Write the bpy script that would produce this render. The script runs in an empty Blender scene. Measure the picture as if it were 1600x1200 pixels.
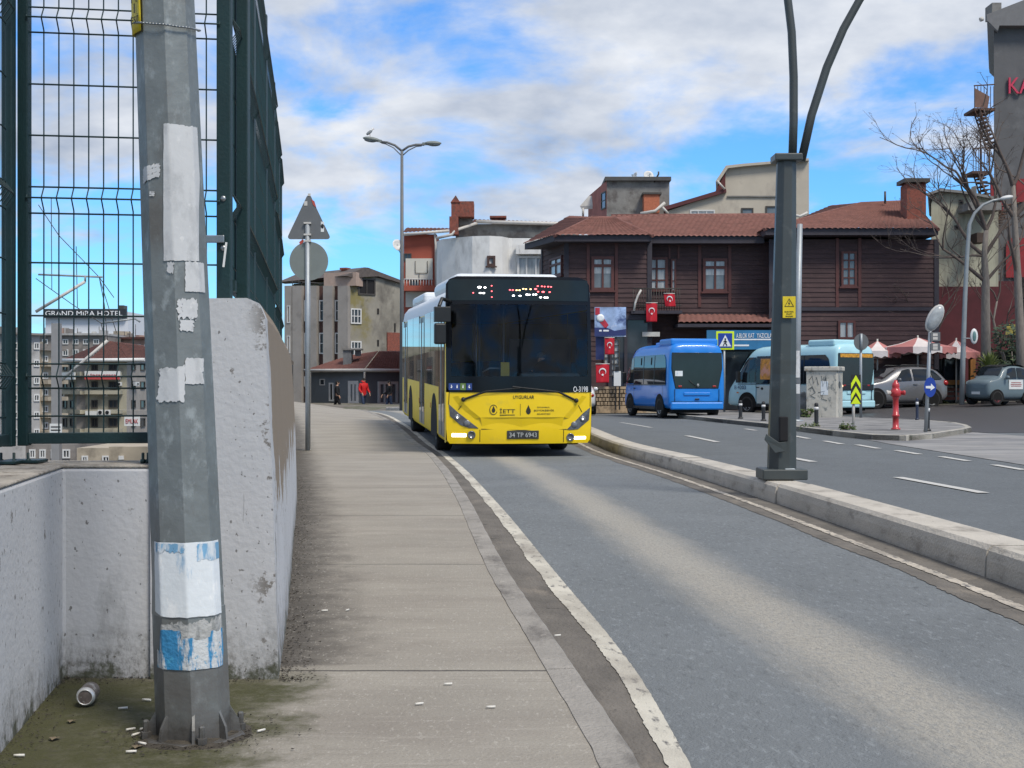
import bpy, bmesh, math, random
from mathutils import Vector, Matrix, noise
SC = bpy.context.scene
COL = SC.collection
R = math.radians
random.seed(7)
rnd = random.uniform

# ---------------------------------------------------------------- camera, sky, sun
FPX, EYE = 2200.0, 1.2                       # focal length in photo pixels, lens height in metres
cam = bpy.data.cameras.new("camera")
cam.lens, cam.sensor_width, cam.clip_start, cam.clip_end = 36*FPX/1600, 36, .1, 4000
co = bpy.data.objects.new("camera", cam); COL.objects.link(co)
co.location = (0, 0, EYE); co.rotation_euler = (R(90), 0, 0)
SC.camera = co
SC.view_settings.view_transform = 'Standard'; SC.view_settings.look = 'None'
SC.view_settings.exposure = 0.68; SC.view_settings.gamma = 1

SUN_EL, SUN_AZ = R(54), R(142)               # azimuth clockwise from +Y (behind the camera, to the left)
W = bpy.data.worlds.new("World"); SC.world = W; W.use_nodes = True
nt = W.node_tree; nt.nodes.clear(); N = nt.nodes; L = nt.links
def nn(t, **k):
    n = N.new(t)
    for a, v in k.items(): setattr(n, a, v)
    return n
sky = nn('ShaderNodeTexSky', sky_type='NISHITA', sun_disc=False)
sky.sun_elevation = SUN_EL; sky.sun_rotation = SUN_AZ; sky.ozone_density = 2.5; sky.dust_density = .2; sky.air_density = 1.0
tc = nn('ShaderNodeTexCoord'); sep = nn('ShaderNodeSeparateXYZ'); L.new(tc.outputs['Generated'], sep.inputs[0])
def wmath(op, a, b=None, c=None, clamp=False):
    m = nn('ShaderNodeMath', operation=op, use_clamp=clamp)
    for i, x in enumerate((a, b, c)):
        if x is None: continue
        if isinstance(x, (int, float)): m.inputs[i].default_value = x
        else: L.new(x, m.inputs[i])
    return m.outputs[0]
zc = wmath('ADD', wmath('MAXIMUM', sep.outputs[2], 0.0), .30)
cx = wmath('DIVIDE', sep.outputs[0], zc); cy = wmath('DIVIDE', sep.outputs[1], zc)
cmb = nn('ShaderNodeCombineXYZ'); L.new(cx, cmb.inputs[0]); L.new(cy, cmb.inputs[1]); cmb.inputs[2].default_value = 3.7
n1 = nn('ShaderNodeTexNoise'); n1.inputs['Scale'].default_value = 3.1; n1.inputs['Detail'].default_value = 10; n1.inputs['Roughness'].default_value = .56
n1.inputs['Distortion'].default_value = .25
L.new(cmb.outputs[0], n1.inputs['Vector'])
n2 = nn('ShaderNodeTexNoise'); n2.inputs['Scale'].default_value = 4.6; n2.inputs['Detail'].default_value = 8; n2.inputs['Roughness'].default_value = .55
of = nn('ShaderNodeVectorMath', operation='ADD'); of.inputs[1].default_value = (.31, -.22, 5.1); L.new(cmb.outputs[0], of.inputs[0]); L.new(of.outputs[0], n2.inputs['Vector'])
mask = nn('ShaderNodeMapRange', interpolation_type='SMOOTHSTEP'); L.new(n1.outputs[0], mask.inputs[0])
# clearer band low over the roofs
lo = nn('ShaderNodeMapRange', interpolation_type='SMOOTHSTEP'); L.new(sep.outputs[2], lo.inputs[0])
lo.inputs[1].default_value = .07; lo.inputs[2].default_value = .17; lo.inputs[3].default_value = .455; lo.inputs[4].default_value = .335
L.new(lo.outputs[0], mask.inputs[1]); L.new(wmath('ADD', lo.outputs[0], .22), mask.inputs[2])
cr = nn('ShaderNodeValToRGB'); L.new(n2.outputs[0], cr.inputs[0])
cr.color_ramp.elements[0].position = .28; cr.color_ramp.elements[0].color = (.36, .43, .56, 1)
cr.color_ramp.elements[1].position = .70; cr.color_ramp.elements[1].color = (.84, .87, .92, 1)
bg1 = nn('ShaderNodeBackground'); bg1.inputs[1].default_value = .11
tint = nn('ShaderNodeMix', data_type='RGBA', blend_type='MULTIPLY'); tint.inputs[0].default_value = 1
L.new(sky.outputs[0], tint.inputs[6]); tint.inputs[7].default_value = (.36, .72, 1.10, 1); L.new(tint.outputs[2], bg1.inputs[0])
bg2 = nn('ShaderNodeBackground'); bg2.inputs[1].default_value = .66; L.new(cr.outputs[0], bg2.inputs[0])
ms = nn('ShaderNodeMixShader'); L.new(mask.outputs[0], ms.inputs[0]); L.new(bg1.outputs[0], ms.inputs[1]); L.new(bg2.outputs[0], ms.inputs[2])
wo = nn('ShaderNodeOutputWorld'); L.new(ms.outputs[0], wo.inputs[0])
sl = bpy.data.lights.new("sun", 'SUN'); sl.energy = 2.2; sl.angle = R(16); sl.color = (1, .93, .82)
so = bpy.data.objects.new("sun", sl); COL.objects.link(so); so.location = (-10, -20, 30)
sd = Vector((math.sin(SUN_AZ)*math.cos(SUN_EL), math.cos(SUN_AZ)*math.cos(SUN_EL), math.sin(SUN_EL)))
so.rotation_euler = sd.to_track_quat('Z', 'Y').to_euler()

# ---------------------------------------------------------------- helpers
def P(px, py, d): return Vector(((px-800)*d/FPX, d, EYE-(py-600)*d/FPX))
def GX(px, py, z=0.0):
    d = (EYE-z)*FPX/(py-600); return Vector(((px-800)*d/FPX, d, z))
WM = {}
def tag(o, label=None, cat=None, group=None, kind=None):
    if label: o['label'] = label
    if cat: o['category'] = cat
    if group: o['group'] = group
    if kind: o['kind'] = kind
    return o
def root(name, loc, label, cat, rz=0.0, rx=0.0, group=None):
    o = bpy.data.objects.new(name, None); COL.objects.link(o); o.empty_display_size = .2
    o.rotation_mode = 'ZXY' if False else 'XYZ'
    o.location = loc; o.rotation_euler = (rx, 0, rz)
    WM[o] = Matrix.Translation(Vector(loc)) @ o.rotation_euler.to_matrix().to_4x4()
    return tag(o, label, cat, group)
class MB:
    def __init__(s): s.v, s.f, s.mi, s.sm, s.uv = [], [], [], [], None
    def add(s, vs, fs, mi=0, sm=False):
        b = len(s.v); s.v += [Vector(v) for v in vs]
        for f in fs: s.f.append([b+i for i in f]); s.mi.append(mi); s.sm.append(sm)
        return s
    def box(s, x0, x1, y0, y1, z0, z1, mi=0):
        return s.add([(x, y, z) for z in (z0, z1) for y in (y0, y1) for x in (x0, x1)],
                     [(0,2,3,1),(4,5,7,6),(0,1,5,4),(2,6,7,3),(0,4,6,2),(1,3,7,5)], mi)
    def bx(s, c, dx, dy, dz, mi=0, rot=None):
        c = Vector(c); vs = []
        for z in (-dz/2, dz/2):
            for y in (-dy/2, dy/2):
                for x in (-dx/2, dx/2):
                    v = Vector((x, y, z)); vs.append(c+(rot @ v if rot else v))
        return s.add(vs, [(0,2,3,1),(4,5,7,6),(0,1,5,4),(2,6,7,3),(0,4,6,2),(1,3,7,5)], mi)
    def tube(s, pts, r, n=8, mi=0, cap=True, sm=True, ph=0.0):
        pts = [Vector(p) for p in pts]; k = len(pts); rr = r if isinstance(r, (list, tuple)) else [r]*k
        vs = []; up = None
        for i in range(k):
            t = (pts[min(i+1, k-1)]-pts[max(i-1, 0)])
            if t.length < 1e-9: t = Vector((0, 0, 1))
            t.normalize()
            if up is None:
                a = Vector((0, 1, 0)) if abs(t.z) > .7 else Vector((0, 0, 1))
                up = (a-t*a.dot(t)).normalized()
            else:
                up = up-t*up.dot(t)
                up = up.normalized() if up.length > 1e-6 else t.orthogonal().normalized()
            sd_ = t.cross(up)
            for j in range(n):
                a = 2*math.pi*j/n+ph; vs.append(pts[i]+(up*math.cos(a)+sd_*math.sin(a))*rr[i])
        fs = [(i*n+j, i*n+(j+1) % n, (i+1)*n+(j+1) % n, (i+1)*n+j) for i in range(k-1) for j in range(n)]
        if cap: fs += [tuple(range(n))[::-1], tuple((k-1)*n+j for j in range(n))]
        b = len(s.f); s.add(vs, fs, mi, sm)
        if cap: s.sm[-1] = s.sm[-2] = False
        return s
    def prism(s, poly, vec, mi=0):
        vec = Vector(vec); n = len(poly); a = [Vector(p) for p in poly]; b = [p+vec for p in a]
        nr = Vector((0, 0, 0))
        for i in range(n): nr += (a[i]-a[0]).cross(a[(i+1) % n]-a[0])
        fs = [tuple(range(n)), tuple(range(2*n-1, n-1, -1))]+[((i+1) % n, i, n+i, n+(i+1) % n) for i in range(n)]
        if nr.dot(vec) > 0: fs = [f[::-1] for f in fs]
        return s.add(a+b, fs, mi)
    def ext(s, plan, z0, z1, mi=0): return s.prism([(p[0], p[1], z0) for p in plan], (0, 0, z1-z0), mi)
    def lathe(s, prof, n=20, o=(0, 0, 0), M=None, mi=0):
        o = Vector(o); vs = []
        for r_, z in prof:
            for j in range(n):
                a = 2*math.pi*j/n; v = Vector((r_*math.cos(a), r_*math.sin(a), z)); vs.append(o+(M @ v if M else v))
        k = len(prof)
        fs = [(i*n+j, i*n+(j+1) % n, (i+1)*n+(j+1) % n, (i+1)*n+j) for i in range(k-1) for j in range(n)]
        fs += [tuple(range(n))[::-1], tuple((k-1)*n+j for j in range(n))]
        s.add(vs, fs, mi, True); s.sm[-1] = s.sm[-2] = False
        return s
    def grid(s, fn, nu, nv, mi=0, sm=True, flip=False):
        vs = [fn(i/nu, j/nv) for j in range(nv+1) for i in range(nu+1)]
        fs = []
        for j in range(nv):
            for i in range(nu):
                a = j*(nu+1)+i; f = (a, a+1, a+nu+2, a+nu+1); fs.append(f[::-1] if flip else f)
        return s.add(vs, fs, mi, sm)
    def ball(s, c, rx, ry, rz, mi=0, nu=12, nv=8, rot=None):
        c = Vector(c)
        prof = []
        vs = []
        for j in range(nv+1):
            th = math.pi*j/nv
            for i in range(nu):
                a = 2*math.pi*i/nu; v = Vector((rx*math.sin(th)*math.cos(a), ry*math.sin(th)*math.sin(a), -rz*math.cos(th)))
                vs.append(c+(rot @ v if rot else v))
        fs = [(j*nu+i, j*nu+(i+1) % nu, (j+1)*nu+(i+1) % nu, (j+1)*nu+i) for j in range(nv) for i in range(nu)]
        return s.add(vs, fs, mi, True)
    def build(s, name, mat, parent=None, w=True, bev=0, sub=0, seg=2, loc=None, solid=0, label=None):
        me = bpy.data.meshes.new(name)
        o = bpy.data.objects.new(name, me); COL.objects.link(o)
        if parent is not None:
            WM[o] = WM[parent]
            if w:
                inv = WM[parent].inverted(); vs = [inv @ v for v in s.v]
            else: vs = s.v
            o.parent = parent
        else:
            if loc is None:
                xs = [v.x for v in s.v]; ys = [v.y for v in s.v]; loc = Vector(((min(xs)+max(xs))/2, (min(ys)+max(ys))/2, min(v.z for v in s.v)))
            loc = Vector(loc); vs = [v-loc for v in s.v]; o.location = loc; WM[o] = Matrix.Translation(loc)
        me.from_pydata([tuple(v) for v in vs], [], s.f)
        for m in (mat if isinstance(mat, (list, tuple)) else [mat]): me.materials.append(m)
        me.polygons.foreach_set('material_index', s.mi); me.polygons.foreach_set('use_smooth', s.sm)
        if s.uv:
            ul = me.uv_layers.new(name="UVMap")
            for lp in me.loops: ul.data[lp.index].uv = s.uv[lp.vertex_index]
        me.update()
        if bev:
            m = o.modifiers.new('bevel', 'BEVEL'); m.width = bev; m.segments = seg; m.limit_method = 'ANGLE'; m.angle_limit = R(38); m.harden_normals = False
        if sub:
            m = o.modifiers.new('subdivision', 'SUBSURF'); m.levels = m.render_levels = sub
        if solid:
            m = o.modifiers.new('thickness', 'SOLIDIFY'); m.thickness = solid; m.offset = -1
        if label: o['label'] = label
        return o
def text_mesh(txt, width=None, height=None, mb=None, M=None, depth=.004, mi=0, align='CENTER'):
    """lettering laid out in the XZ plane facing -Y, placed by matrix M"""
    cu = bpy.data.curves.new('lettering', 'FONT'); cu.body = txt; cu.size = 1; cu.extrude = .5; cu.align_x = align; cu.align_y = 'CENTER'; cu.resolution_u = 3
    o = bpy.data.objects.new('lettering', cu); COL.objects.link(o)
    me = bpy.data.meshes.new_from_object(o)
    COL.objects.unlink(o); bpy.data.objects.remove(o); bpy.data.curves.remove(cu)
    xs = [v.co.x for v in me.vertices]; ys = [v.co.y for v in me.vertices]
    if not xs: return mb
    w0, h0 = max(xs)-min(xs), max(ys)-min(ys); cxx = (max(xs)+min(xs))/2; cyy = (max(ys)+min(ys))/2
    sx = width/w0 if width else (height/h0); sy = height/h0 if height else sx
    if align == 'LEFT': cxx = min(xs)
    vs = [M @ Vector(((v.co.x-cxx)*sx, -v.co.z*depth*2 if False else -(v.co.z+.5)*depth, (v.co.y-cyy)*sy)) for v in me.vertices]
    mb.add(vs, [tuple(p.vertices) for p in me.polygons], mi)
    bpy.data.meshes.remove(me)
    return mb
def lerp(a, b, t): return a+(b-a)*t
def curve(tab):
    def f(x):
        if x <= tab[0][0]: return tab[0][1]+(x-tab[0][0])*(tab[1][1]-tab[0][1])/(tab[1][0]-tab[0][0])
        if x >= tab[-1][0]: return tab[-1][1]+(x-tab[-1][0])*(tab[-1][1]-tab[-2][1])/(tab[-1][0]-tab[-2][0])
        for i in range(len(tab)-1):
            if tab[i][0] <= x <= tab[i+1][0]: break
        def sl_(j):
            a = max(j-1, 0); b = min(j+1, len(tab)-1); return (tab[b][1]-tab[a][1])/(tab[b][0]-tab[a][0])
        x0, y0 = tab[i]; x1, y1 = tab[i+1]; h = x1-x0; t = (x-x0)/h
        return (2*t**3-3*t*t+1)*y0+(t**3-2*t*t+t)*h*sl_(i)+(-2*t**3+3*t*t)*y1+(t**3-t*t)*h*sl_(i+1)
    return f
def sstep(a, b, x):
    t = min(max((x-a)/(b-a), 0), 1); return t*t*(3-2*t)

# ---------------------------------------------------------------- materials
MC = {}
def mat(name, col, rough=.7, var=.18, sc=4., bump=0., bsc=40., metal=0., dirt=None, st=(1, 1, 1), spec=.5, coat=0., emit=None, coord='Object', dirt2=None, det=5):
    if name in MC: return MC[name]
    m = bpy.data.materials.new(name); m.use_nodes = True; MC[name] = m
    t = m.node_tree; b = t.nodes['Principled BSDF']; lk = t.links.new
    b.inputs['Roughness'].default_value = rough; b.inputs['Metallic'].default_value = metal; b.inputs['Specular IOR Level'].default_value = spec
    if coat: b.inputs['Coat Weight'].default_value = coat; b.inputs['Coat Roughness'].default_value = .06
    c = t.nodes.new('ShaderNodeTexCoord'); mp = t.nodes.new('ShaderNodeMapping'); mp.inputs['Scale'].default_value = st; lk(c.outputs[coord], mp.inputs[0])
    n = t.nodes.new('ShaderNodeTexNoise'); n.inputs['Scale'].default_value = sc; n.inputs['Detail'].default_value = det; n.inputs['Roughness'].default_value = .62; lk(mp.outputs[0], n.inputs['Vector'])
    r = t.nodes.new('ShaderNodeValToRGB'); lk(n.outputs[0], r.inputs[0])
    r.color_ramp.elements[0].position = .3; r.color_ramp.elements[1].position = .7
    r.color_ramp.elements[0].color = tuple(x*(1-var) for x in col[:3])+(1,); r.color_ramp.elements[1].color = tuple(min(1, x*(1+var)) for x in col[:3])+(1,)
    out = r.outputs[0]
    for k, dd in enumerate((dirt, dirt2)):
        if not dd: continue
        dc, lo_, hi_, ds = dd[:4]; dst = dd[4] if len(dd) > 4 else (1, 1, 1)
        mp2 = t.nodes.new('ShaderNodeMapping'); mp2.inputs['Scale'].default_value = dst; mp2.inputs['Location'].default_value = (3.1*k+1.7, 2.3, .9); lk(c.outputs[coord], mp2.inputs[0])
        n2_ = t.nodes.new('ShaderNodeTexNoise'); n2_.inputs['Scale'].default_value = ds; n2_.inputs['Detail'].default_value = 7; n2_.inputs['Roughness'].default_value = .65; lk(mp2.outputs[0], n2_.inputs['Vector'])
        mr = t.nodes.new('ShaderNodeMapRange'); mr.inputs[1].default_value = lo_; mr.inputs[2].default_value = hi_; lk(n2_.outputs[0], mr.inputs[0])
        mx = t.nodes.new('ShaderNodeMix'); mx.data_type = 'RGBA'; lk(mr.outputs[0], mx.inputs[0]); lk(out, mx.inputs[6]); mx.inputs[7].default_value = tuple(dc)+(1,)
        out = mx.outputs[2]
    lk(out, b.inputs['Base Color'])
    if bump:
        n3 = t.nodes.new('ShaderNodeTexNoise'); n3.inputs['Scale'].default_value = bsc; n3.inputs['Detail'].default_value = 6; lk(mp.outputs[0], n3.inputs['Vector'])
        bp = t.nodes.new('ShaderNodeBump'); bp.inputs['Strength'].default_value = bump; bp.inputs['Distance'].default_value = .02; lk(n3.outputs[0], bp.inputs['Height']); lk(bp.outputs[0], b.inputs['Normal'])
    if emit:
        b.inputs['Emission Color'].default_value = tuple(emit[:3])+(1,); b.inputs['Emission Strength'].default_value = emit[3]
    return m
def nodes_of(m): return m.node_tree, m.node_tree.nodes, m.node_tree.links.new, m.node_tree.nodes['Principled BSDF']
def socket_of(m, name):
    t, n, lk, b = nodes_of(m); l = b.inputs[name].links; return l[0].from_socket if l else None
def mixin(m, fac, col):
    """overlay a colour on the base colour by a mask socket"""
    t, n, lk, b = nodes_of(m); x = n.new('ShaderNodeMix'); x.data_type = 'RGBA'; lk(fac, x.inputs[0]); lk(socket_of(m, 'Base Color'), x.inputs[6]); x.inputs[7].default_value = tuple(col)+(1,)
    lk(x.outputs[2], b.inputs['Base Color']); return m
def mnode(m, op, a, b_=None, clamp=False):
    t, n, lk, b = nodes_of(m); x = n.new('ShaderNodeMath'); x.operation = op; x.use_clamp = clamp
    for i, q in enumerate((a, b_)):
        if q is None: continue
        if isinstance(q, (int, float)): x.inputs[i].default_value = q
        else: lk(q, x.inputs[i])
    return x.outputs[0]
def mcoord(m, kind='Object'):
    t, n, lk, b = nodes_of(m); c = n.new('ShaderNodeTexCoord'); s_ = n.new('ShaderNodeSeparateXYZ')
    if kind == 'World':
        g = n.new('ShaderNodeNewGeometry'); lk(g.outputs['Position'], s_.inputs[0])
    else: lk(c.outputs[kind], s_.inputs[0])
    return s_.outputs
def mrange(m, v, a, b_, c=0., d=1., smooth=True):
    t, n, lk, b = nodes_of(m); x = n.new('ShaderNodeMapRange'); x.interpolation_type = 'SMOOTHSTEP' if smooth else 'LINEAR'
    lk(v, x.inputs[0])
    for i, q in enumerate((a, b_, c, d)): x.inputs[i+1].default_value = q
    return x.outputs[0]
def mnoise(m, vec_kind, scale, st=(1, 1, 1), detail=5, rough=.6, world=False):
    t, n, lk, b = nodes_of(m); mp = n.new('ShaderNodeMapping'); mp.inputs['Scale'].default_value = st
    if world: lk(n.new('ShaderNodeNewGeometry').outputs['Position'], mp.inputs[0])
    else: lk(n.new('ShaderNodeTexCoord').outputs[vec_kind], mp.inputs[0])
    x = n.new('ShaderNodeTexNoise'); x.inputs['Scale'].default_value = scale; x.inputs['Detail'].default_value = detail; x.inputs['Roughness'].default_value = rough
    lk(mp.outputs[0], x.inputs['Vector']); return x.outputs[0]
def siding(m, pitch, depth=.35, zaxis=2, groove=.16, dark=.45):
    """horizontal boards: a bump groove, with its shade painted into the colour"""
    s_ = mcoord(m, 'Object'); fr = mnode(m, 'FRACT', mnode(m, 'DIVIDE', s_[zaxis], pitch))
    t, n, lk, b = nodes_of(m); bp = n.new('ShaderNodeBump'); bp.inputs['Strength'].default_value = 1; bp.inputs['Distance'].default_value = depth
    lk(mrange(m, fr, 0, 1, 1, 0, False), bp.inputs['Height']); lk(bp.outputs[0], b.inputs['Normal'])
    mixin(m, mrange(m, fr, groove, 0, 0, dark, False), (.005, .004, .004)); return m  # shade of the groove painted into the base colour
def glass(name, tint=(.02, .025, .03), rough=.04):
    return mat(name, tint, rough=rough, var=.25, sc=1.2, spec=.42)
# ---------------------------------------------------------------- ground and roads
Cx = curve([(-2, .70), (0, .60), (2, .51), (4.2, .395), (5.8, .25), (8.8, -.03), (14, -.42), (20, -.93), (25, -1.42), (29, -2.0), (36, -3.0), (42, -4.0), (46, -4.7), (50, -5.6), (60, -8.6), (75, -15)])   # kerb edge
Mx = curve([(-2, 3.2), (0, 3.12), (8, 2.95), (8.8, 2.92), (15, 2.59), (28.4, 1.65), (36, .9), (45, -.5), (55, -2.6), (65, -5.6), (80, -11)])                                             # median face
Wx = curve([(5.45, -.9), (7.2, -1.14), (10, -1.55), (13.9, -2.12), (25, -3.85), (32, -5.0), (42, -7.0), (50, -9), (60, -13), (75, -21)])                                              # wall foot
bump_ = curve([(-5, 0), (0, 0), (10, 0), (18, -.01), (26, -.06), (32, .07), (37, .17), (44, .25), (50, .25), (58, .08), (70, -.16), (85, -.4), (110, -.8), (200, -3), (400, -8)])
def HG(x, y):
    w = 1-sstep(0, 4.5, x-Mx(y))
    if y > 30 and x < Cx(y)-.3: return bump_(y)+.14*min(Cx(y)-.3-x, 2.6)*sstep(31, 47, y)*(1-sstep(54, 66, y))
    return bump_(y)*w if y < 60 else bump_(y)*lerp(w, 1, sstep(60, 120, y))
def strip(name, fl, fr, zo, ys, nu, m, jl=0, jr=0, kind='structure', seedv=0):
    mb = MB(); mb.uv = []; vs = []; rr = random.Random(seedv)
    for y in ys:
        a = fl(y)+(rr.uniform(-jl, jl) if jl else 0); b = fr(y)+(rr.uniform(-jr, jr) if jr else 0)
        for i in range(nu+1):
            x = lerp(a, b, i/nu); vs.append((x, y, HG(x, y)+zo)); mb.uv.append((x-fl(y), y))
    fs = [(j*(nu+1)+i, j*(nu+1)+i+1, (j+1)*(nu+1)+i+1, (j+1)*(nu+1)+i) for j in range(len(ys)-1) for i in range(nu)]
    mb.add(vs, fs, 0, True); o = mb.build(name, m)
    return tag(o, kind=kind)
def frange(a, b, s):
    r = []; x = a
    while x < b-1e-6: r.append(x); x += s
    return r+[b]
WRx = curve([(-2, .66), (0, .63), (4.4, .558), (6, .505), (8.8, .285), (13.9, -.126), (25, -1.14), (29, -1.70), (36, -2.7), (46, -4.4), (60, -8.3), (75, -14.7)])
WLx = lambda y: WRx(y)-lerp(.075, .112, sstep(4.2, 9, y))
YL = frange(-2, 12, .25)+frange(12.5, 40, .5)+frange(41, 80, 1)
YF = frange(-1, 14, .035)+frange(14.1, 40, .12)+frange(40.5, 75, .5)

def side_h(x, y): return .038*max(0, min(x, 26)-9)*sstep(38, 52, y)
def ground_h(x, y):
    h = HG(x, y)-.12
    lw = (Wx(y) if y > 5.45 else -1.75)-.35
    if y > 26: lw = max(lw, -.172*y-.4)
    if x < lw: h = lerp(h, -5-.075*max(0, min(y, 240)-5)*sstep(0, 6, lw-x), sstep(0, 2.0, lw-x))
    elif x > 9: h += side_h(x, y)+(.10 if y > 58.3 else 0)
    if y > 60 and x > Mx(y) and x < 9: h = lerp(h, .0, 1-sstep(85, 140, y))
    return h
gx = [-900, -500, -300, -200, -150, -110, -80, -60, -45, -35, -28]+frange(-24, 20, .8)+[22, 25, 28, 32, 36, 42, 50, 62, 80, 120, 200, 400, 900]
gy = [-200, -80, -30, -10]+frange(-4, 70, .8)+[72, 76, 80, 86, 92, 100, 112, 125, 140, 160, 185, 215, 250, 300, 380, 500, 800, 1600]
mb = MB(); nx = len(gx)
mb.add([(x, y, ground_h(x, y)) for y in gy for x in gx], [(j*nx+i, j*nx+i+1, (j+1)*nx+i+1, (j+1)*nx+i) for j in range(len(gy)-1) for i in range(nx-1)], 0, True)
m_ground = mat('ground_soil', (.17, .155, .135), rough=.95, var=.35, sc=.6, bump=.4, bsc=8, dirt=((.07, .08, .035), .5, .62, .25))
tag(mb.build('ground', m_ground, loc=(0, 0, 0)), kind='structure')

# asphalt of the bus lane, with the pale dusty strip between the wheel tracks (uv.x = metres from the kerb)
def asphalt(name, col, worn=None):
    m = mat(name, col, rough=.85, var=.10, sc=1.1, bump=.7, bsc=110, coord='Object', dirt=(tuple(c*1.55 for c in col), .54, .70, 42, (1, .32, 1)), dirt2=(tuple(c*.62 for c in col), .55, .72, 30, (1, .30, 1)))
    f = mnoise(m, 'Object', .7, (1, .12, 1), 4)
    mixin(m, mnode(m, 'MULTIPLY', mrange(m, f, .45, .7), .30), tuple(c*1.3 for c in col))
    mixin(m, mrange(m, mnoise(m, 'Object', 1.9, (1, .5, 1), 8, .75), .60, .72, 0, .35), tuple(c*.55 for c in col))
    return m
m_lane = asphalt('lane_asphalt', (.150, .163, .170))
u = mcoord(m_lane, 'UV')[0]; nv = mnoise(m_lane, 'UV', 6, (1, .16, 1), 6, .7)
band = mnode(m_lane, 'ABSOLUTE', mnode(m_lane, 'SUBTRACT', mnode(m_lane, 'ADD', u, mnode(m_lane, 'MULTIPLY', mnode(m_lane, 'SUBTRACT', nv, .5), .35)), 1.22))
bk = mrange(m_lane, band, .03, .44, .72, 0); nk = mrange(m_lane, mnoise(m_lane, 'UV', 55, (1, .35, 1), 6, .75), .30, .62, .35, 1)
mixin(m_lane, mnode(m_lane, 'MULTIPLY', bk, nk), (.44, .40, .33))
strip('bus_lane_road', lambda y: Cx(y)+.0, lambda y: Mx(y)+.02, 0, YL, 14, m_lane)
m_gut = mat('gutter_dirt', (.125, .112, .096), rough=.95, var=.35, sc=3, bump=.6, bsc=60, coord='UV', st=(1, .5, 1), dirt=((.19, .165, .135), .56, .7, 5, (1, .35, 1)), dirt2=((.028, .025, .022), .62, .7, 8))
strip('gutter_left', Cx, lambda y: WLx(y)+.03, .004, YF, 2, m_gut, 0, .006, seedv=1)
strip('gutter_right', lambda y: Mx(y)-.43-.04*noise.noise((0, y*.7, 0)), lambda y: Mx(y)+.01, .004, YF, 3, m_gut, .009, 0, seedv=2)
def paint(name, col, lo_=.5, hi_=.6, sc=22, st=(1, .35, 1), under=(.13, .125, .12)):
    return mat(name, col, rough=.8, var=.1, sc=3, bump=.35, bsc=120, coord='UV', dirt=(under, lo_, hi_, sc, st), dirt2=((.24, .215, .18), .45, .75, 3, (1, .4, 1)))
m_edge = paint('edge_line_paint', (.52, .49, .415), .56, .66)
strip('edge_line_marking', lambda y: WLx(y)+.014*noise.noise((3, y*1.3, 0)), WRx, .008, YF, 2, m_edge, .004, .002, seedv=3)
m_edge2 = paint('median_line_paint', (.47, .42, .35), .5, .62)
strip('median_line_marking', lambda y: Mx(y)-.285, lambda y: Mx(y)-.215, .0085, YF, 1, m_edge2, .008, .008, seedv=4)

# sidewalk slabs: brushed concrete with cross joints, dirt by the wall, moss in the recess
m_walk = mat('sidewalk_concrete', (.295, .270, .230), rough=.9, var=.10, sc=1.3, bump=.55, bsc=90, coord='Object', st=(.8, 1.3, 1), dirt=((.225, .20, .17), .46, .76, 1.1, (.6, 1.5, 1)), dirt2=((.40, .365, .32), .60, .80, 7, (.25, 3, 1)))
wu = mcoord(m_walk, 'UV'); wp = mcoord(m_walk, 'World')
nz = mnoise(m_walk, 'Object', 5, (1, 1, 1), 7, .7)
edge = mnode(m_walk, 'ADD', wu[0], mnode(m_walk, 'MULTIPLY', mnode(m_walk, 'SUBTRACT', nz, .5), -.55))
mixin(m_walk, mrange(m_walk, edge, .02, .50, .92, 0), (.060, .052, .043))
stk = mnoise(m_walk, 'Object', 7, (.22, 5.5, 1), 6, .7)
mixin(m_walk, mrange(m_walk, stk, .52, .74, 0, .38), (.17, .152, .128))
spk = mnoise(m_walk, 'Object', 60, (1, .35, 1), 5, .7)
mixin(m_walk, mrange(m_walk, spk, .56, .68, 0, .5), (.46, .43, .38))
fine = mnoise(m_walk, 'Object', 90, (1, 1, 1), 4, .7)
mixin(m_walk, mrange(m_walk, fine, .62, .75, 0, .45), (.10, .092, .08))
jt = mnode(m_walk, 'FRACT', mnode(m_walk, 'DIVIDE', mnode(m_walk, 'ADD', mnode(m_walk, 'SUBTRACT', wp[1], 5.63), mnode(m_walk, 'MULTIPLY', nz, .03)), 3.32))
mixin(m_walk, mrange(m_walk, mnode(m_walk, 'ABSOLUTE', mnode(m_walk, 'SUBTRACT', jt, .5)), .4945, .4985, 0, .85), (.045, .04, .035))
moss = mnode(m_walk, 'MULTIPLY', mrange(m_walk, mnode(m_walk, 'ADD', wp[0], mnode(m_walk, 'MULTIPLY', mnode(m_walk, 'SUBTRACT', nz, .5), .9)), -.98, -.62, 1, 0), mrange(m_walk, wp[1], 5.3, 5.75, 1, 0))
mixin(m_walk, mnode(m_walk, 'MULTIPLY', moss, mrange(m_walk, mnoise(m_walk, 'Object', 14, (1, 1, 1), 8, .75), .25, .6, .72, 1)), (.050, .050, .014))
mixin(m_walk, mnode(m_walk, 'MULTIPLY', moss, mrange(m_walk, mnoise(m_walk, 'Object', 40, (1, 1, 1), 8, .75), .52, .7, 0, .7)), (.035, .030, .024))
SW = .06
def wl(y): return Wx(y)-.1 if y > 5.5 else lerp(-1.9, -1.72, sstep(0, 5.5, y))
mb = MB(); mb.uv = []; vs = []; nu = 12
for y in YL:
    a, b = wl(y), Cx(y)-.13
    for i in range(nu+1):
        x = lerp(a, b, i/nu); vs.append((x, y, HG(x, y)+SW-.004)); mb.uv.append((max(x-(Wx(y) if y > 5.5 else (-1.75+(5.45-y)*.145)), 0), y))
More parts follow.
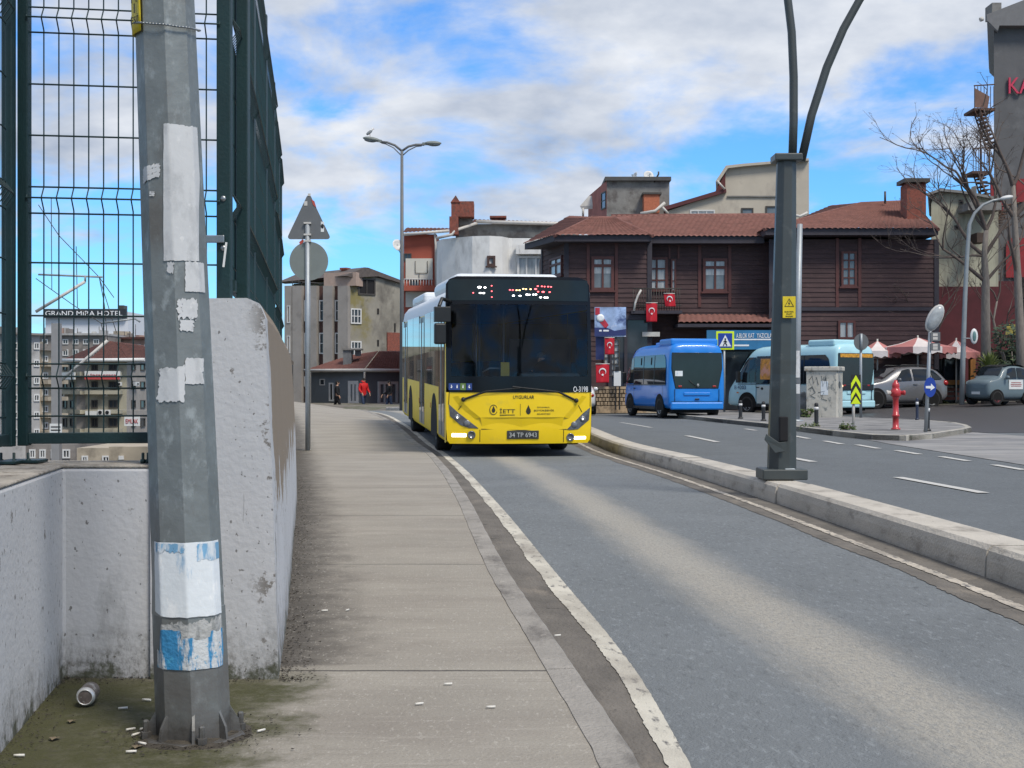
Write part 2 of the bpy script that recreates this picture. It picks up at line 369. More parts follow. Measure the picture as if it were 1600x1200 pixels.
mb.add(vs, [(j*(nu+1)+i, j*(nu+1)+i+1, (j+1)*(nu+1)+i+1, (j+1)*(nu+1)+i) for j in range(len(YL)-1) for i in range(nu)], 0, True)
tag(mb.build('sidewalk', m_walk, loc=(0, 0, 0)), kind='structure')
# kerb stones: one long low kerb, worn rounded edge, joints
m_kerb = mat('kerb_concrete', (.265, .247, .222), rough=.9, var=.2, sc=3, bump=.6, bsc=55, coord='Object', dirt=((.115, .105, .095), .52, .7, 4, (1, .5, 1)), dirt2=((.38, .35, .31), .62, .72, 9))
mb = MB(); prev = None
for seg in range(36):
    y0 = 2.31+3.32*seg-3.32; y1 = y0+3.31
    if y0 > 75: break
    n = max(3, int(3.3/(.15 if y0 < 14 else .4))); pr = []
    for k in range(n+1):
        y = lerp(y0, y1, k/n); x = Cx(y); z = HG(x, y); j = .006*noise.noise((1.3, y*9, 0))
        pr.append([(x-.132+j, y, z-.1), (x-.130+j, y, z+SW), (x-.02, y, z+SW+.003), (x-.004+j, y, z+SW-.012), (x+.012+j, y, z-.1)])
    b = len(mb.v); mb.add([p for r_ in pr for p in r_], [(i*5+q, i*5+q+1, (i+1)*5+q+1, (i+1)*5+q) for i in range(n) for q in range(4)]+[(4, 3, 2, 1, 0), tuple(n*5+q for q in range(5))], 0, False)
tag(mb.build('kerb', m_kerb, loc=(0, 0, 0)), kind='structure')
# central reserve: low concrete barrier in long cast pieces
m_med = mat('median_concrete', (.44, .405, .35), rough=.88, var=.15, sc=1.6, bump=.5, bsc=50, coord='Object', dirt=((.17, .15, .125), .54, .74, 3, (1, .6, 2)), dirt2=((.09, .08, .07), .66, .74, 16))
zz = mcoord(m_med, 'World')[2]
mixin(m_med, mrange(m_med, mnode(m_med, 'ADD', zz, mnode(m_med, 'MULTIPLY', mnoise(m_med, 'Object', 6, (1, 1, 1), 6), .12)), .01, .10, .6, 0), (.12, .105, .09))
mb = MB(); mh, mw = .2, .40
cuts = [-1.5, 3.6, 8.72, 13.55, 14.15, 19.6, 25.2, 30.8, 36.4, 42, 48, 54, 60, 66]
for a, b in zip(cuts[:-1], cuts[1:]):
    n = max(2, int((b-a)/.3)); pr = []; sh = .02*noise.noise((a, 2, 1)); g = .012
    for k in range(n+1):
        y = lerp(a+g, b-g, k/n); x = Mx(y)+sh; z = HG(x, y); h = mh+.01*noise.noise((a*3, 0, 0)); jj = .004*noise.noise((y*6, 4, 0))
        pr.append([(x, y, z-.1), (x+.008+jj, y, z+h*.55), (x+.02+jj, y, z+h-.03), (x+.05, y, z+h), (x+mw-.05, y, z+h), (x+mw-.015, y, z+h-.03), (x+mw, y, z-.1)])
    mb.add([p for r_ in pr for p in r_], [(i*7+q, i*7+q+1, (i+1)*7+q+1, (i+1)*7+q) for i in range(n) for q in range(6)]+[(6, 5, 4, 3, 2, 1, 0), tuple(n*7+q for q in range(7))], 0, False)
tag(mb.build('median_kerb', m_med, loc=(0, 0, 0)), kind='structure')
# right carriageway
m_road = asphalt('road_asphalt', (.112, .123, .130))
strip('main_road', lambda y: Mx(y)+mw-.02, lambda y: 70, 0, frange(-2, 40, .8)+frange(41, 60, .5), 60, m_road)
# dark wet side street and the paler worn apron
def sheet(name, pts, z, m, n=1):
    mb = MB(); mb.add([Vector((p.x, p.y, z+(HG(p.x, p.y) if False else 0))) for p in pts], [tuple(range(len(pts)))]); nr = (mb.v[1]-mb.v[0]).cross(mb.v[2]-mb.v[0])
    if nr.z < 0: mb.f[0].reverse()
    return tag(mb.build(name, m, loc=(0, 0, 0)), kind='structure')
m_wet = asphalt('side_street_asphalt', (.055, .052, .052)); nodes_of(m_wet)[3].inputs['Roughness'].default_value = .45
m_apron = mat('worn_concrete', (.24, .235, .23), rough=.85, var=.25, sc=.5, bump=.4, bsc=30, dirt=((.12, .122, .13), .48, .62, .55, (.4, 1.6, 1)), dirt2=((.33, .31, .29), .55, .7, 1.4, (.4, 1.5, 1)))
mb = MB(); mb.grid(lambda u_, v_: (lambda x, y: Vector((x, y, side_h(x, y)+.006)))(lerp(11.3, 40, u_), lerp(34.5, 58, v_)), 40, 40); tag(mb.build('side_street', m_wet, loc=(0, 0, 0)), kind='structure')
sheet('worn_apron', [GX(1302, 678), GX(1380, 683), GX(1440, 683), GX(1520, 676), GX(1720, 690), GX(1720, 745), GX(1600, 727), GX(1480, 708), GX(1390, 694)], .008, m_apron)
m_dash = paint('lane_dash_paint', (.62, .62, .60), .60, .7, 3)
mb = MB()
def dash(x0, y0, x1, y1, w_):
    a, b = GX(x0, y0), GX(x1, y1); t = (b-a).normalized(); s_ = Vector((-t.y, t.x, 0))*w_/2; q = 6; st_ = len(mb.v)
    vs = []
    for k in range(q+1):
        p = a.lerp(b, k/q); vs += [p-s_, p+s_]
    mb.add([(v.x, v.y, HG(v.x, v.y)+.010) for v in vs], [(2*k, 2*k+2, 2*k+3, 2*k+1) for k in range(q)])
    if (mb.v[st_+2]-mb.v[st_]).cross(mb.v[st_+1]-mb.v[st_]).z < 0:
        for f in mb.f[-q:]: f.reverse()
for a in ((970, 663, 1017, 671.5, .14), (1073, 683, 1121, 691, .14), (1225, 711.5, 1271, 720.5, .14), (1403, 746, 1537, 771, .14),
          (1165, 670.5, 1181, 673, .13), (1205, 675, 1222, 678, .13), (1238, 681, 1264, 686, .13), (1288, 689.5, 1316, 694.5, .13), (1339, 695.5, 1373, 701.5, .13), (1401, 704.5, 1437, 710.5, .13), (1470, 714, 1513, 721, .13), (1553, 727, 1600, 735, .13), (1645, 742, 1705, 752, .13)):
    dash(*a)
tag(mb.build('lane_markings', m_dash, loc=(0, 0, 0)), kind='structure')
# traffic island with its kerb, running back to the parked buses
isl = [GX(x, y, .12) for x, y in ((1060, 648), (1130, 655), (1238, 665.5), (1301, 673), (1362, 679), (1415, 680.5), (1457, 677.5), (1505, 670.5), (1518, 667.5), (1512, 664), (1493, 660), (1434, 655.5), (1386, 653.5), (1339, 651.5), (1230, 644), (1060, 639))]
m_isl = mat('island_paving', (.21, .205, .20), rough=.9, var=.25, sc=1.2, bump=.4, bsc=30, dirt=((.10, .10, .10), .5, .65, 1.1))
mb = MB(); mb.ext([(p.x, p.y) for p in isl], -.1, .118); tag(mb.build('traffic_island', m_isl, loc=(0, 0, 0)), kind='structure')
mb = MB()
for i in range(11):
    a, b = isl[i], isl[i+1]; t = (b-a).normalized(); s_ = Vector((-t.y, t.x, 0))*.15
    mb.prism([Vector((a.x, a.y, -.1)), Vector((b.x, b.y, -.1)), Vector((b.x, b.y, -.1))+s_, Vector((a.x, a.y, -.1))+s_], (0, 0, .226))
tag(mb.build('island_kerb', mat('island_kerb_stone', (.34, .32, .28), rough=.9, var=.2, sc=2, bump=.4, dirt=((.08, .09, .05), .58, .68, 1.5)), bev=.02), kind='structure')
# tan forecourt in front of the wooden mansion
m_fore = mat('forecourt_paving', (.30, .25, .18), rough=.9, var=.2, sc=.8, bump=.3)
sheet('forecourt', [Vector((2.6, 57, 0)), Vector((24, 57, 0)), Vector((40, 90, 0)), Vector((-2, 90, 0)), Vector((.5, 62, 0))], .03, m_fore)

# ---------------------------------------------------------------- concrete walls
m_wall = mat('painted_concrete', (.46, .465, .48), rough=.85, var=.07, sc=1.6, bump=.16, bsc=40, dirt=((.27, .275, .28), .60, .72, 2.6, (1, 1, .35)), dirt2=((.16, .15, .14), .64, .67, 9))
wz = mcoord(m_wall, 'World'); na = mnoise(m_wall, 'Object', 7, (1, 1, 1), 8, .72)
sp = mnoise(m_wall, 'Object', 48, (1, 1, .8), 3, .5)
mixin(m_wall, mrange(m_wall, sp, .655, .69, 0, .85), (.12, .115, .11))
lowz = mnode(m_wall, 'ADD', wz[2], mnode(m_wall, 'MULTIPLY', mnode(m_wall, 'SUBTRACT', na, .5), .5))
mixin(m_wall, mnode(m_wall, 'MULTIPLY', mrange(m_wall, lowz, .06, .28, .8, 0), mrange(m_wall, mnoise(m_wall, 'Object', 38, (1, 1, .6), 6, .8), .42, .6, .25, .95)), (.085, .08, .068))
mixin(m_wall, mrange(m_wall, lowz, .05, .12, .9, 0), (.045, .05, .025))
scr = mnoise(m_wall, 'Object', 9, (6, 6, .55), 3, .6)
mixin(m_wall, mrange(m_wall, scr, .69, .72, 0, .5), (.2, .2, .2))
m_wtop = mat('bare_concrete', (.33, .30, .26), rough=.95, var=.25, sc=5, bump=.7, bsc=40, dirt=((.14, .12, .1), .5, .65, 12))
LD = 5.47
cornerX = -1.745
mb = MB()
leftp = [(-1.40, LD), (cornerX, LD), (-1.30-.145*0, 2.2)]
lx = lambda y: cornerX+(LD-y)*.145
zt = .885
def wobble_top(x): return zt+.008*noise.noise((x*7, 0, 3))
# back face of the recess then the return towards the camera, as one L-shaped wall
plan = [(-1.15, LD), (cornerX, LD), (lx(2.0), 2.0), (lx(2.0)-.34, 2.0), (cornerX-.34, LD+.34), (-1.15, LD+.34)]
def lwall(z0, z1, mi):
    mb.prism([(p[0], p[1], z0) for p in plan], (0, 0, z1-z0), mi)
lwall(-1.2, zt-.012, 0)
low = root('low_concrete_wall', (cornerX, LD, 0), 'low white-painted concrete wall with chipped top around the recess behind the near pole', 'wall')
mb.build('wall_face', m_wall, low, bev=.012)
mb = MB(); plan2 = [(p[0]+(0 if i in (0, 5) else 0), p[1]) for i, p in enumerate(plan)]
mb.prism([(p[0], p[1]+.0, zt-.012) for p in plan2], (0, 0, .012)); mb.build('wall_top', m_wtop, low, bev=.01)
# tall wall following the pavement
tw = root('tall_concrete_wall', (-1.1, LD, 0), 'tall white-painted concrete wall along the pavement with a brown bare patch', 'wall')
topz = curve([(5.4, 1.53), (9, 1.53), (13, 1.50), (15, 1.36), (18, 1.0), (22, .62), (26, .42)])
mb = MB(); sec = []; ys = [LD-.02]+frange(5.7, 12, .3)+frange(12.6, 26, .6)
for y in ys:
    x = Wx(y); z = HG(x, y); h = topz(y); bt = .055*h/1.5; j = .006*noise.noise((y*2, 0, 8))
    sec.append([(x-.50, y, -1.5), (x-.50, y, h), (x-bt-.07, y, h+.003), (x-bt-.022, y, h-.018), (x-bt+j, y, h-.07), (x-bt*.5+j, y, (h+z)*.55), (x, y, z-.05), (x, y, -1.5)])
k = 8; mb.add([p for s_ in sec for p in s_], [(i*k+q, i*k+q+1, (i+1)*k+q+1, (i+1)*k+q) for i in range(len(sec)-1) for q in range(k-1)]+[tuple(range(k-1, -1, -1)), tuple((len(sec)-1)*k+q for q in range(k))])
m_wall2 = m_wall.copy(); m_wall2.name = 'painted_concrete_peeled'
nrm = m_wall2.node_tree.nodes.new('ShaderNodeNewGeometry'); sn = m_wall2.node_tree.nodes.new('ShaderNodeSeparateXYZ'); m_wall2.node_tree.links.new(nrm.outputs['True Normal'], sn.inputs[0])
wz2 = mcoord(m_wall2, 'World'); nb = mnoise(m_wall2, 'Object', 3.2, (1, 1, 1), 6, .65)
side = mrange(m_wall2, sn.outputs[0], .45, .7)
pz = mnode(m_wall2, 'ADD', wz2[2], mnode(m_wall2, 'MULTIPLY', mnode(m_wall2, 'SUBTRACT', nb, .5), 1.1))
pk = mnode(m_wall2, 'MULTIPLY', mrange(m_wall2, pz, .70, .73), mrange(m_wall2, mnode(m_wall2, 'ADD', wz2[1], mnode(m_wall2, 'MULTIPLY', nb, .8)), 6.15, 6.2))
mixin(m_wall2, mnode(m_wall2, 'MULTIPLY', side, pk), (.215, .17, .125))
dk = mnode(m_wall2, 'MULTIPLY', mrange(m_wall2, mnoise(m_wall2, 'Object', 5, (1, 1, 1.2), 7, .75), .56, .6), mrange(m_wall2, mnode(m_wall2, 'ABSOLUTE', mnode(m_wall2, 'SUBTRACT', wz2[0], -.92)), .02, .13, .9, 0))
mixin(m_wall2, dk, (.15, .135, .12))
mb.build('wall_face', m_wall2, tw)
# ---------------------------------------------------------------- green mesh fences
m_green = mat('dark_green_coating', (.003, .024, .026), rough=.5, var=.2, sc=5, bump=.1, bsc=80)
m_bolt = mat('galvanised_bolt', (.32, .34, .35), rough=.4, metal=.9, var=.2)
ZH = [1.072, 1.183, 1.23, 1.28, 1.472, 1.683, 1.88, 1.938, 1.985, 2.19, 2.394, 2.60, 2.654, 2.70, 2.90, 3.10, 3.31, 3.37, 3.42, 3.6]
FOLD = {1.23, 1.938, 2.654, 3.37}
def mesh_panel(mb, a, b, z0, z1, off, rv=.0029, rh=.0036, pitch=.0588, zs=0.0):
    """welded wire panel from a to b (x, y); off = outward unit vector of the folds"""
    a = Vector((a[0], a[1], 0)); b = Vector((b[0], b[1], 0)); off = Vector((off[0], off[1], 0)); Ln = (b-a).length; n = max(2, round(Ln/pitch))
    zl = [(z+zs, z in FOLD) for z in ZH if z0+.02 < z+zs < z1-.01]
    for z, fo in zl:
        o = off*(.032 if fo else 0); zv = Vector((0, 0, z)); mb.tube([a+o+zv, b+o+zv], rh, 4, sm=False)
    for i in range(n+1):
        p = a.lerp(b, i/n); pts = [p+Vector((0, 0, z0))]
        for z, fo in zl:
            if fo: pts += [p+Vector((0, 0, z-.046)), p+off*.032+Vector((0, 0, z)), p+Vector((0, 0, z+.046))]
        pts.append(p+Vector((0, 0, z1))); mb.tube(pts, rv, 4, sm=False)
def rail(mb, a, b, z0, z1, t):
    a = Vector((a[0], a[1], 0)); b = Vector((b[0], b[1], 0)); d = (b-a).normalized(); n = Vector((-d.y, d.x, 0))*t/2
    mb.prism([a-n+Vector((0, 0, z0)), b-n+Vector((0, 0, z0)), b+n+Vector((0, 0, z0)), a+n+Vector((0, 0, z0))], (0, 0, z1-z0))
fr_ = root('mesh_fence', (-1.6, 5.6, .885), 'dark green wire mesh fence standing on the low wall around the recess', 'fence')
FY = 5.6; X = lambda px, d=FY: (px-800)*d/FPX
def post(px0, px1, d, z0, z1, depth=.05, name='post'):
    mb = MB(); mb.box(X(px0, d), X(px1, d), d-depth/2, d+depth/2, z0, z1); return mb
for px0, px1, d in ((5, 22, 5.52), (30, 46.5, FY), (340, 362, 5.72)):
    pb = post(px0, px1, d, .955, 3.7, .05).build('post', m_green, fr_, bev=.004)
    if px0 != 340:
        b2 = MB(); b2.box(X((px0+px1)/2)-.075, X((px0+px1)/2)+.075, d-.06, d+.06, .888, .900); b2.build('foot_plate', m_green, pb, bev=.003)
    for z in ((1.95, 1.75) if px0 == 340 else ()):
        bb = MB(); bb.ball((X((px0+px1)/2, d), d-.027, z), .012, .007, .012); bb.build('bolt', m_bolt, pb)
for px in (8, 28, 50, 228, 236):
    bb = MB(); bb.lathe([(.011, 0), (.011, .014), (.006, .016), (.006, .04), (.001, .042)], 6, (X(px), FY-.045, .888)); bb.build('anchor_bolt', m_green, fr_)
mb = MB(); mesh_panel(mb, (X(45), FY), (X(345, 5.72), 5.72), 1.0, 3.65, (0, -1)); mb.build('wire_panel', m_green, fr_)
mb = MB(); rail(mb, (X(44), FY), (X(345, 5.72), 5.72), .962, 1.006, .03); mb.build('bottom_rail', m_green, fr_, bev=.003)
# return of the same fence towards the camera
ax, ay = X(13, 5.5), 5.47; bx_, by_ = lx(2.2)-.16, 2.2
mb = MB(); mesh_panel(mb, (ax, ay), (bx_, by_), 1.0, 3.65, (1, .1)); mb.build('wire_panel', m_green, fr_)
mb = MB(); rail(mb, (ax, ay), (bx_, by_), .962, 1.006, .03); mb.build('bottom_rail', m_green, fr_, bev=.003)
# bracket by the right post
mb = MB(); mb.box(X(322, 5.7), X(352, 5.7), 5.675, 5.69, 1.77, 1.80); mb.build('steel_bracket', m_bolt, fr_, bev=.003)
mb = MB(); mb.bx((X(353, 5.68), 5.66, 1.72), .008, .004, .10, rot=Matrix.Rotation(.12, 3, 'Y')); mb.build('cable_tie', mat('white_plastic', (.7, .7, .68), rough=.4), fr_)

f2 = root('mesh_fence', (-1.5, 8, 1.53), 'long dark green wire mesh fence along the top of the tall wall', 'fence')
fx = lambda y: Wx(y)-.205+.04*sstep(6, 12, y)
pys = [5.76, 7.55, 9.3, 11.0, 12.6, 14.1]; tops = [3.72, 3.66, 3.58, 3.50, 3.32]
for i, y in enumerate(pys):
    t_ = (tops[min(i, 4)])+.06 if i < 5 else 3.2; z0 = topz(y)+.0
    if i == 0: continue
    mb = MB(); w_ = .022; mb.box(fx(y)-w_/2, fx(y)+w_/2, y-.025, y+.025, z0, t_); pb = mb.build('post', m_green, f2, bev=.004)
    mb = MB(); mb.box(fx(y)-.05, fx(y)+.05, y-.06, y+.06, z0-.002, z0+.012); mb.build('foot_plate', m_green, pb)
# broad flat stiffener posts seen right of the recess panel
for px0, px1, d in ((371, 389, 5.95),):
    mb = MB(); mb.box(X(px0, d), X(px1, d), d-.03, d+.03, topz(d), 3.75); mb.build('post', m_green, f2, bev=.004)
for i in range(5):
    a, b = pys[i], pys[i+1]
    dv = Vector((fx(b)-fx(a), b-a, 0)).normalized(); off = (-dv.y*1, dv.x*1) if False else (dv.y, -dv.x)
    mb = MB(); mesh_panel(mb, (fx(a), a), (fx(b), b), topz((a+b)/2)+.10, tops[i], off, zs=.0 if i < 3 else -.04*i, rv=.0028, pitch=.036); mb.build('wire_panel', m_green, f2)
    mb = MB(); rail(mb, (fx(a), a), (fx(b), b), topz((a+b)/2)+.05, topz((a+b)/2)+.095, .03); mb.build('bottom_rail', m_green, f2)

# ---------------------------------------------------------------- near galvanised pole
m_galv = mat('galvanised_steel', (.180, .198, .198), rough=.52, var=.16, sc=9, metal=.35, bump=.12, bsc=30, dirt=((.29, .315, .315), .54, .66, 17, (1, 1, .55)), dirt2=((.135, .13, .12), .54, .68, 3.5, (1, 1, .6)))
gz = mcoord(m_galv, 'Object')[2]; gn = mnoise(m_galv, 'Object', 12, (1, 1, 1), 7, .75)
mixin(m_galv, mrange(m_galv, mnode(m_galv, 'ADD', gz, mnode(m_galv, 'MULTIPLY', mnode(m_galv, 'SUBTRACT', gn, .5), .16)), .03, .10, .95, 0), (.045, .04, .034))
mixin(m_galv, mnode(m_galv, 'MULTIPLY', mrange(m_galv, gz, .2, .42, .75, 0), mrange(m_galv, gn, .35, .6, .4, 1)), (.13, .125, .12))
PD = 4.58; PB = Vector((X(303, PD), PD, .055))
pole = root('galvanised_pole', PB, 'tall octagonal galvanised steel pole with torn paper remnants beside the low wall', 'pole', rz=0)
def pc(z): return Vector((-.040*z, .0, z))                # the pole leans a little to the left
def pr_(z): return .1175-.0093*z
PH = .20
mb = MB(); zs = [0, .42, .42001, 2.3, 4.5, 7.5]
mb.tube([pc(z) for z in zs], [pr_(z)+(.003 if z <= .42 else 0) for z in zs], 8, sm=False, ph=PH)
mb.build('shaft', m_galv, pole, w=False, bev=.008)
mb = MB(); mb.lathe([(.168, -.03), (.168, .008), (.16, .010)], 8); mb.build('base_plate', m_galv, pole, w=False, bev=.004)
for k in range(8):
    a = R(-90+45*k+12); d_ = Vector((math.cos(a), math.sin(a), 0)); n_ = Vector((-d_.y, d_.x, 0))*.0045
    mb = MB(); mb.prism([d_*.10-n_+Vector((0, 0, .01)), d_*.150-n_+Vector((0, 0, .01)), d_*.143-n_+Vector((0, 0, .05)), d_*.10-n_+Vector((0, 0, .12))], n_*2); mb.build('gusset', m_galv, pole, w=False)
for k in range(4):
    a = R(-68+90*k); mb = MB(); mb.lathe([(.017, .008), (.017, .028), (.010, .029), (.010, .062), (.007, .066)], 6, (math.cos(a)*.152, math.sin(a)*.152, 0)); mb.sm = [False]*len(mb.f); mb.build('anchor_bolt', m_galv, pole, w=False)
def oct_r(z, a):
    """surface radius of the leaning octagon at angle a (0 = towards +X)"""
    # ring vertices start at 'up' (world +Y for a vertical run) and turn by ph
    k = (a-R(90)-PH) % (math.pi/4); return pr_(z)*math.cos(math.pi/8)/math.cos(k-math.pi/8)
def sticker(name, px0, px1, py0, py1, m, rag=(.0, .0, .0, .0), off=.0035, seed=1, nu=26, nv=18, top=None, bot=None):
    """paper glued round the pole, given by its rough extent in metres; edges torn by rag (left, right, bottom, top)"""
    z1 = EYE-(py0-600)*PD/FPX-PB.z; z0 = EYE-(py1-600)*PD/FPX-PB.z
    def ang(px, z):
        c = PB.x+pc(z).x; t = ((px-800)*PD/FPX-c)/pr_(z); return math.asin(max(-.985, min(.985, t)))-R(90)
    def fn(u_, v_):
        nz_ = lambda q, s_: noise.noise((q*s_, seed*3.3, 0))+.6*noise.noise((q*s_*3.1, seed*1.7, 2))
        zb = z0+rag[2]*nz_(u_, 9)+(bot(u_) if bot else 0); zt_ = z1+rag[3]*nz_(u_+5, 9)+(top(u_) if top else 0); z = lerp(zb, zt_, v_)
        a0 = ang(px0, z)+rag[0]*nz_(v_+2, 8)*8; a1 = ang(px1, z)+rag[1]*nz_(v_+7, 8)*8; a = lerp(a0, a1, u_); r_ = oct_r(z, a)+off
        return pc(z)+Vector((math.cos(a)*r_, math.sin(a)*r_, 0))
    mb = MB(); mb.grid(fn, nu, nv); return mb.build(name, m, pole, w=False)
m_paper = mat('weathered_paper', (.50, .51, .52), rough=.85, var=.06, sc=8, bump=.06, bsc=60, dirt=((.38, .39, .40), .52, .68, 14, (1, 1, .6)), dirt2=((.60, .60, .60), .6, .7, 30))
m_white = mat('white_poster_paper', (.63, .67, .70), rough=.8, var=.05, sc=5, bump=.08, bsc=50, dirt=((.20, .36, .52), .585, .70, 9, (1.6, 1.6, .45)), dirt2=((.74, .76, .77), .56, .66, 24, (1, 1, .5)))
m_blue = mat('torn_blue_poster', (.03, .20, .40), rough=.8, var=.25, sc=9, bump=.3, bsc=70, dirt=((.50, .52, .53), .47, .53, 9, (2.2, 2.2, .40)), dirt2=((.05, .27, .45), .58, .63, 40))
m_tear = mat('bare_paper_backing', (.36, .365, .36), rough=.9, var=.12, sc=14, bump=.4, bsc=60, dirt=((.24, .25, .25), .5, .6, 18, (2, 2, .4)))
m_wrap = mat('grey_wrap', (.255, .26, .25), rough=.75, var=.1, sc=6, bump=.2)
sticker('paper_strip', 267, 316, 202, 411, m_paper, (.002, .002, .003, .004), seed=2).data
sticker('paper_remnant', 300, 326, 412, 458, m_paper, (.004, .0, .003, .004), seed=3)
sticker('paper_remnant', 229, 261, 268, 292, m_paper, (.01, .008, .004, .006), seed=4, top=lambda u_: .012*u_, bot=lambda u_: .02*u_)
sticker('paper_remnant', 290, 315, 470, 500, m_paper, (.012, .006, .01, .008), seed=5)
sticker('paper_remnant', 293, 312, 502, 519, m_paper, (.006, .008, .006, .002), seed=6)
sticker('paper_remnant', 273, 283, 414, 430, m_paper, (.006, .006, .012, .008), seed=7, nu=10, nv=10)
sticker('paper_remnant', 245, 252, 305, 312, m_paper, (.006, .006, .004, .004), seed=17, nu=10, nv=10)
sticker('paper_remnant', 301, 323, 560, 600, m_paper, (.004, .008, .003, .003), seed=8)
sticker('paper_remnant', 259, 300, 576, 627, m_paper, (.014, .006, .006, .008), seed=9, top=lambda u_: .03*max(0, u_-.6))
sticker('wrap_sheet', 242, 350, 843, 957, m_wrap, (.0, .0, .001, .002), off=.005, seed=10)
sticker('white_poster', 249, 351, 842, 956, m_white, (.003, .001, .002, .001), off=.0068, seed=11, nu=50, nv=40, bot=lambda u_: .05*max(0, .22-u_))
sticker('torn_poster', 253, 352, 990, 1036, m_blue, (.004, .001, .001, .008), off=.0065, seed=12, nu=60, nv=24, top=lambda u_: .030*(abs(u_-.25) < .14)-.035*(u_ < .1)+.02*(u_ > .75))
sticker('torn_poster_backing', 262, 352, 968, 1030, m_tear, (.004, .0, .004, .018), off=.0045, seed=13, nu=60, nv=20, top=lambda u_: .02*u_)
m_bluep = mat('blue_poster_scrap', (.16, .34, .52), rough=.8, var=.2, sc=12, dirt=((.55, .60, .64), .50, .58, 14, (2, 2, .5)))
sticker('blue_scrap', 318, 345, 845, 870, m_bluep, (.004, .001, .006, .002), off=.0078, seed=21)
sticker('blue_scrap', 254, 300, 844, 856, m_bluep, (.004, .006, .010, .002), off=.0078, seed=22)
# yellow sign strapped round the left side near the top of the view
m_yel = mat('yellow_sign_paint', (.66, .50, .012), rough=.5, var=.08, sc=6, dirt=((.35, .27, .05), .62, .7, 20))
m_blk = mat('black_print', (.012, .012, .012), rough=.6, var=.1)
def warn_patch(u_, v_):
    z = lerp(2.273, 2.70, v_); a = lerp(R(-205), R(-123), u_); r_ = oct_r(z, a)+.012; return pc(z)+Vector((math.cos(a)*r_, math.sin(a)*r_, 0))
mb = MB(); mb.grid(warn_patch, 12, 8); sg = mb.build('warning_plate', m_yel, pole, w=False, solid=.002)
for txt, py, w_ in (('TY', 6, .018), ('I', 22, .004), ('ESİ', 38, .034)):
    z = EYE-(py-600)*PD/FPX-PB.z; a = R(-133); r_ = oct_r(z, a)+.0155; c = pc(z)+Vector((math.cos(a)*r_, math.sin(a)*r_, 0))
    mb = MB(); text_mesh(txt, None, .030, mb, Matrix.Translation(c) @ Matrix.Rotation(a+R(90), 4, 'Z') @ Matrix.Translation((-.012, 0, 0)), .001); mb.build('lettering', m_blk, sg, w=False)
mb = MB(); zz_ = EYE-(42-600)*PD/FPX-PB.z
ring = [pc(zz_)+Vector((math.cos(R(a))*(oct_r(zz_, R(a))+.0145), math.sin(R(a))*(oct_r(zz_, R(a))+.0145), -.02*math.sin(R(a+150)))) for a in range(-150, 30, 6)]
for p, q in zip(ring[:-1], ring[1:]): mb.tube([p, q], .0035, 4)
mb.build('steel_strap', m_bolt, pole, w=False)

# ---------------------------------------------------------------- can and litter in the recess
m_can = mat('brushed_aluminium', (.70, .69, .67), rough=.42, metal=.6, var=.1)
m_cant = mat('dark_red_can_print', (.17, .14, .13), rough=.4, metal=.4, var=.5, sc=30, dirt=((.45, .44, .43), .55, .6, 30))
cp = GX(131, 1104, SW); can = root('drink_can', cp+Vector((0, .05, .0)), 'empty drink can lying on its side on mossy ground in the recess', 'can', rz=R(6))
Mc = Matrix.Rotation(R(90), 3, 'X')
mb = MB(); mb.lathe([(.026, -.058), (.033, -.05), (.033, .045), (.028, .056)], 24, (0, 0, .034), Mc); mb.build('can_body', m_cant, can, w=False)
mb = MB(); mb.lathe([(.0335, .042), (.0325, .050), (.0275, .0585), (.0262, .0605), (.0245, .0590), (.0232, .0520), (.012, .0495), (.001, .049)], 28, (0, 0, .034), Mc); mb.build('can_base', m_can, can, w=False)
m_butt = mat('cigarette_paper', (.62, .60, .55), rough=.9, var=.1); m_leaf = mat('dry_leaf', (.16, .125, .08), rough=.9, var=.3)
BUTT = ((192, 1108, 20), (229, 1095, -10), (204, 1141, 40), (212, 1149, 60), (226, 1140, 35), (205, 1176, 10), (222, 1163, -30), (30, 1182, 5), (408, 1143, 50), (507, 955, 20), (655, 1101, 30), (767, 1106, 10), (871, 994, 25), (543, 954, 70), (700, 1070, 15))
first = None
WORDS = {0: 'between the can and the pole', 1: 'on the moss near the wall foot', 7: 'at the foot of the left wall edge', 9: 'just right of the pole base'}
for i, (px, py, ang) in enumerate(BUTT):
    p = GX(px, py, SW); Mr = Matrix.Rotation(R(90), 3, 'Y')
    if first is None:
        mb = MB(); mb.lathe([(.0038, -.016), (.0040, -.004), (.0040, .016)], 8, (0, 0, .004), Mr); o = first = mb.build('cigarette_butt', m_butt, loc=(0, 0, 0))
    else:
        o = first.copy(); COL.objects.link(o)
    o.location = p; o.rotation_euler = (0, 0, R(ang)); tag(o, 'white cigarette butt lying on the dirty pavement', 'litter', 'cigarette butts')
for px, py, s_ in ((85, 1155, .018), (112, 1128, .016), (214, 1168, .018)):
    p = GX(px, py, SW); mb = MB(); mb.grid(lambda u_, v_: p+Vector(((u_-.5)*s_*2*math.sin(math.pi*min(max(v_, .05), .95)), (v_-.5)*s_*2.4, .003+.003*(u_-.5)**2*4+.002*math.sin(v_*5))), 6, 8)
    tag(mb.build('dead_leaf', m_leaf, solid=.0006), 'dry brown leaf on the mossy recess floor', 'leaf', 'dead leaves')
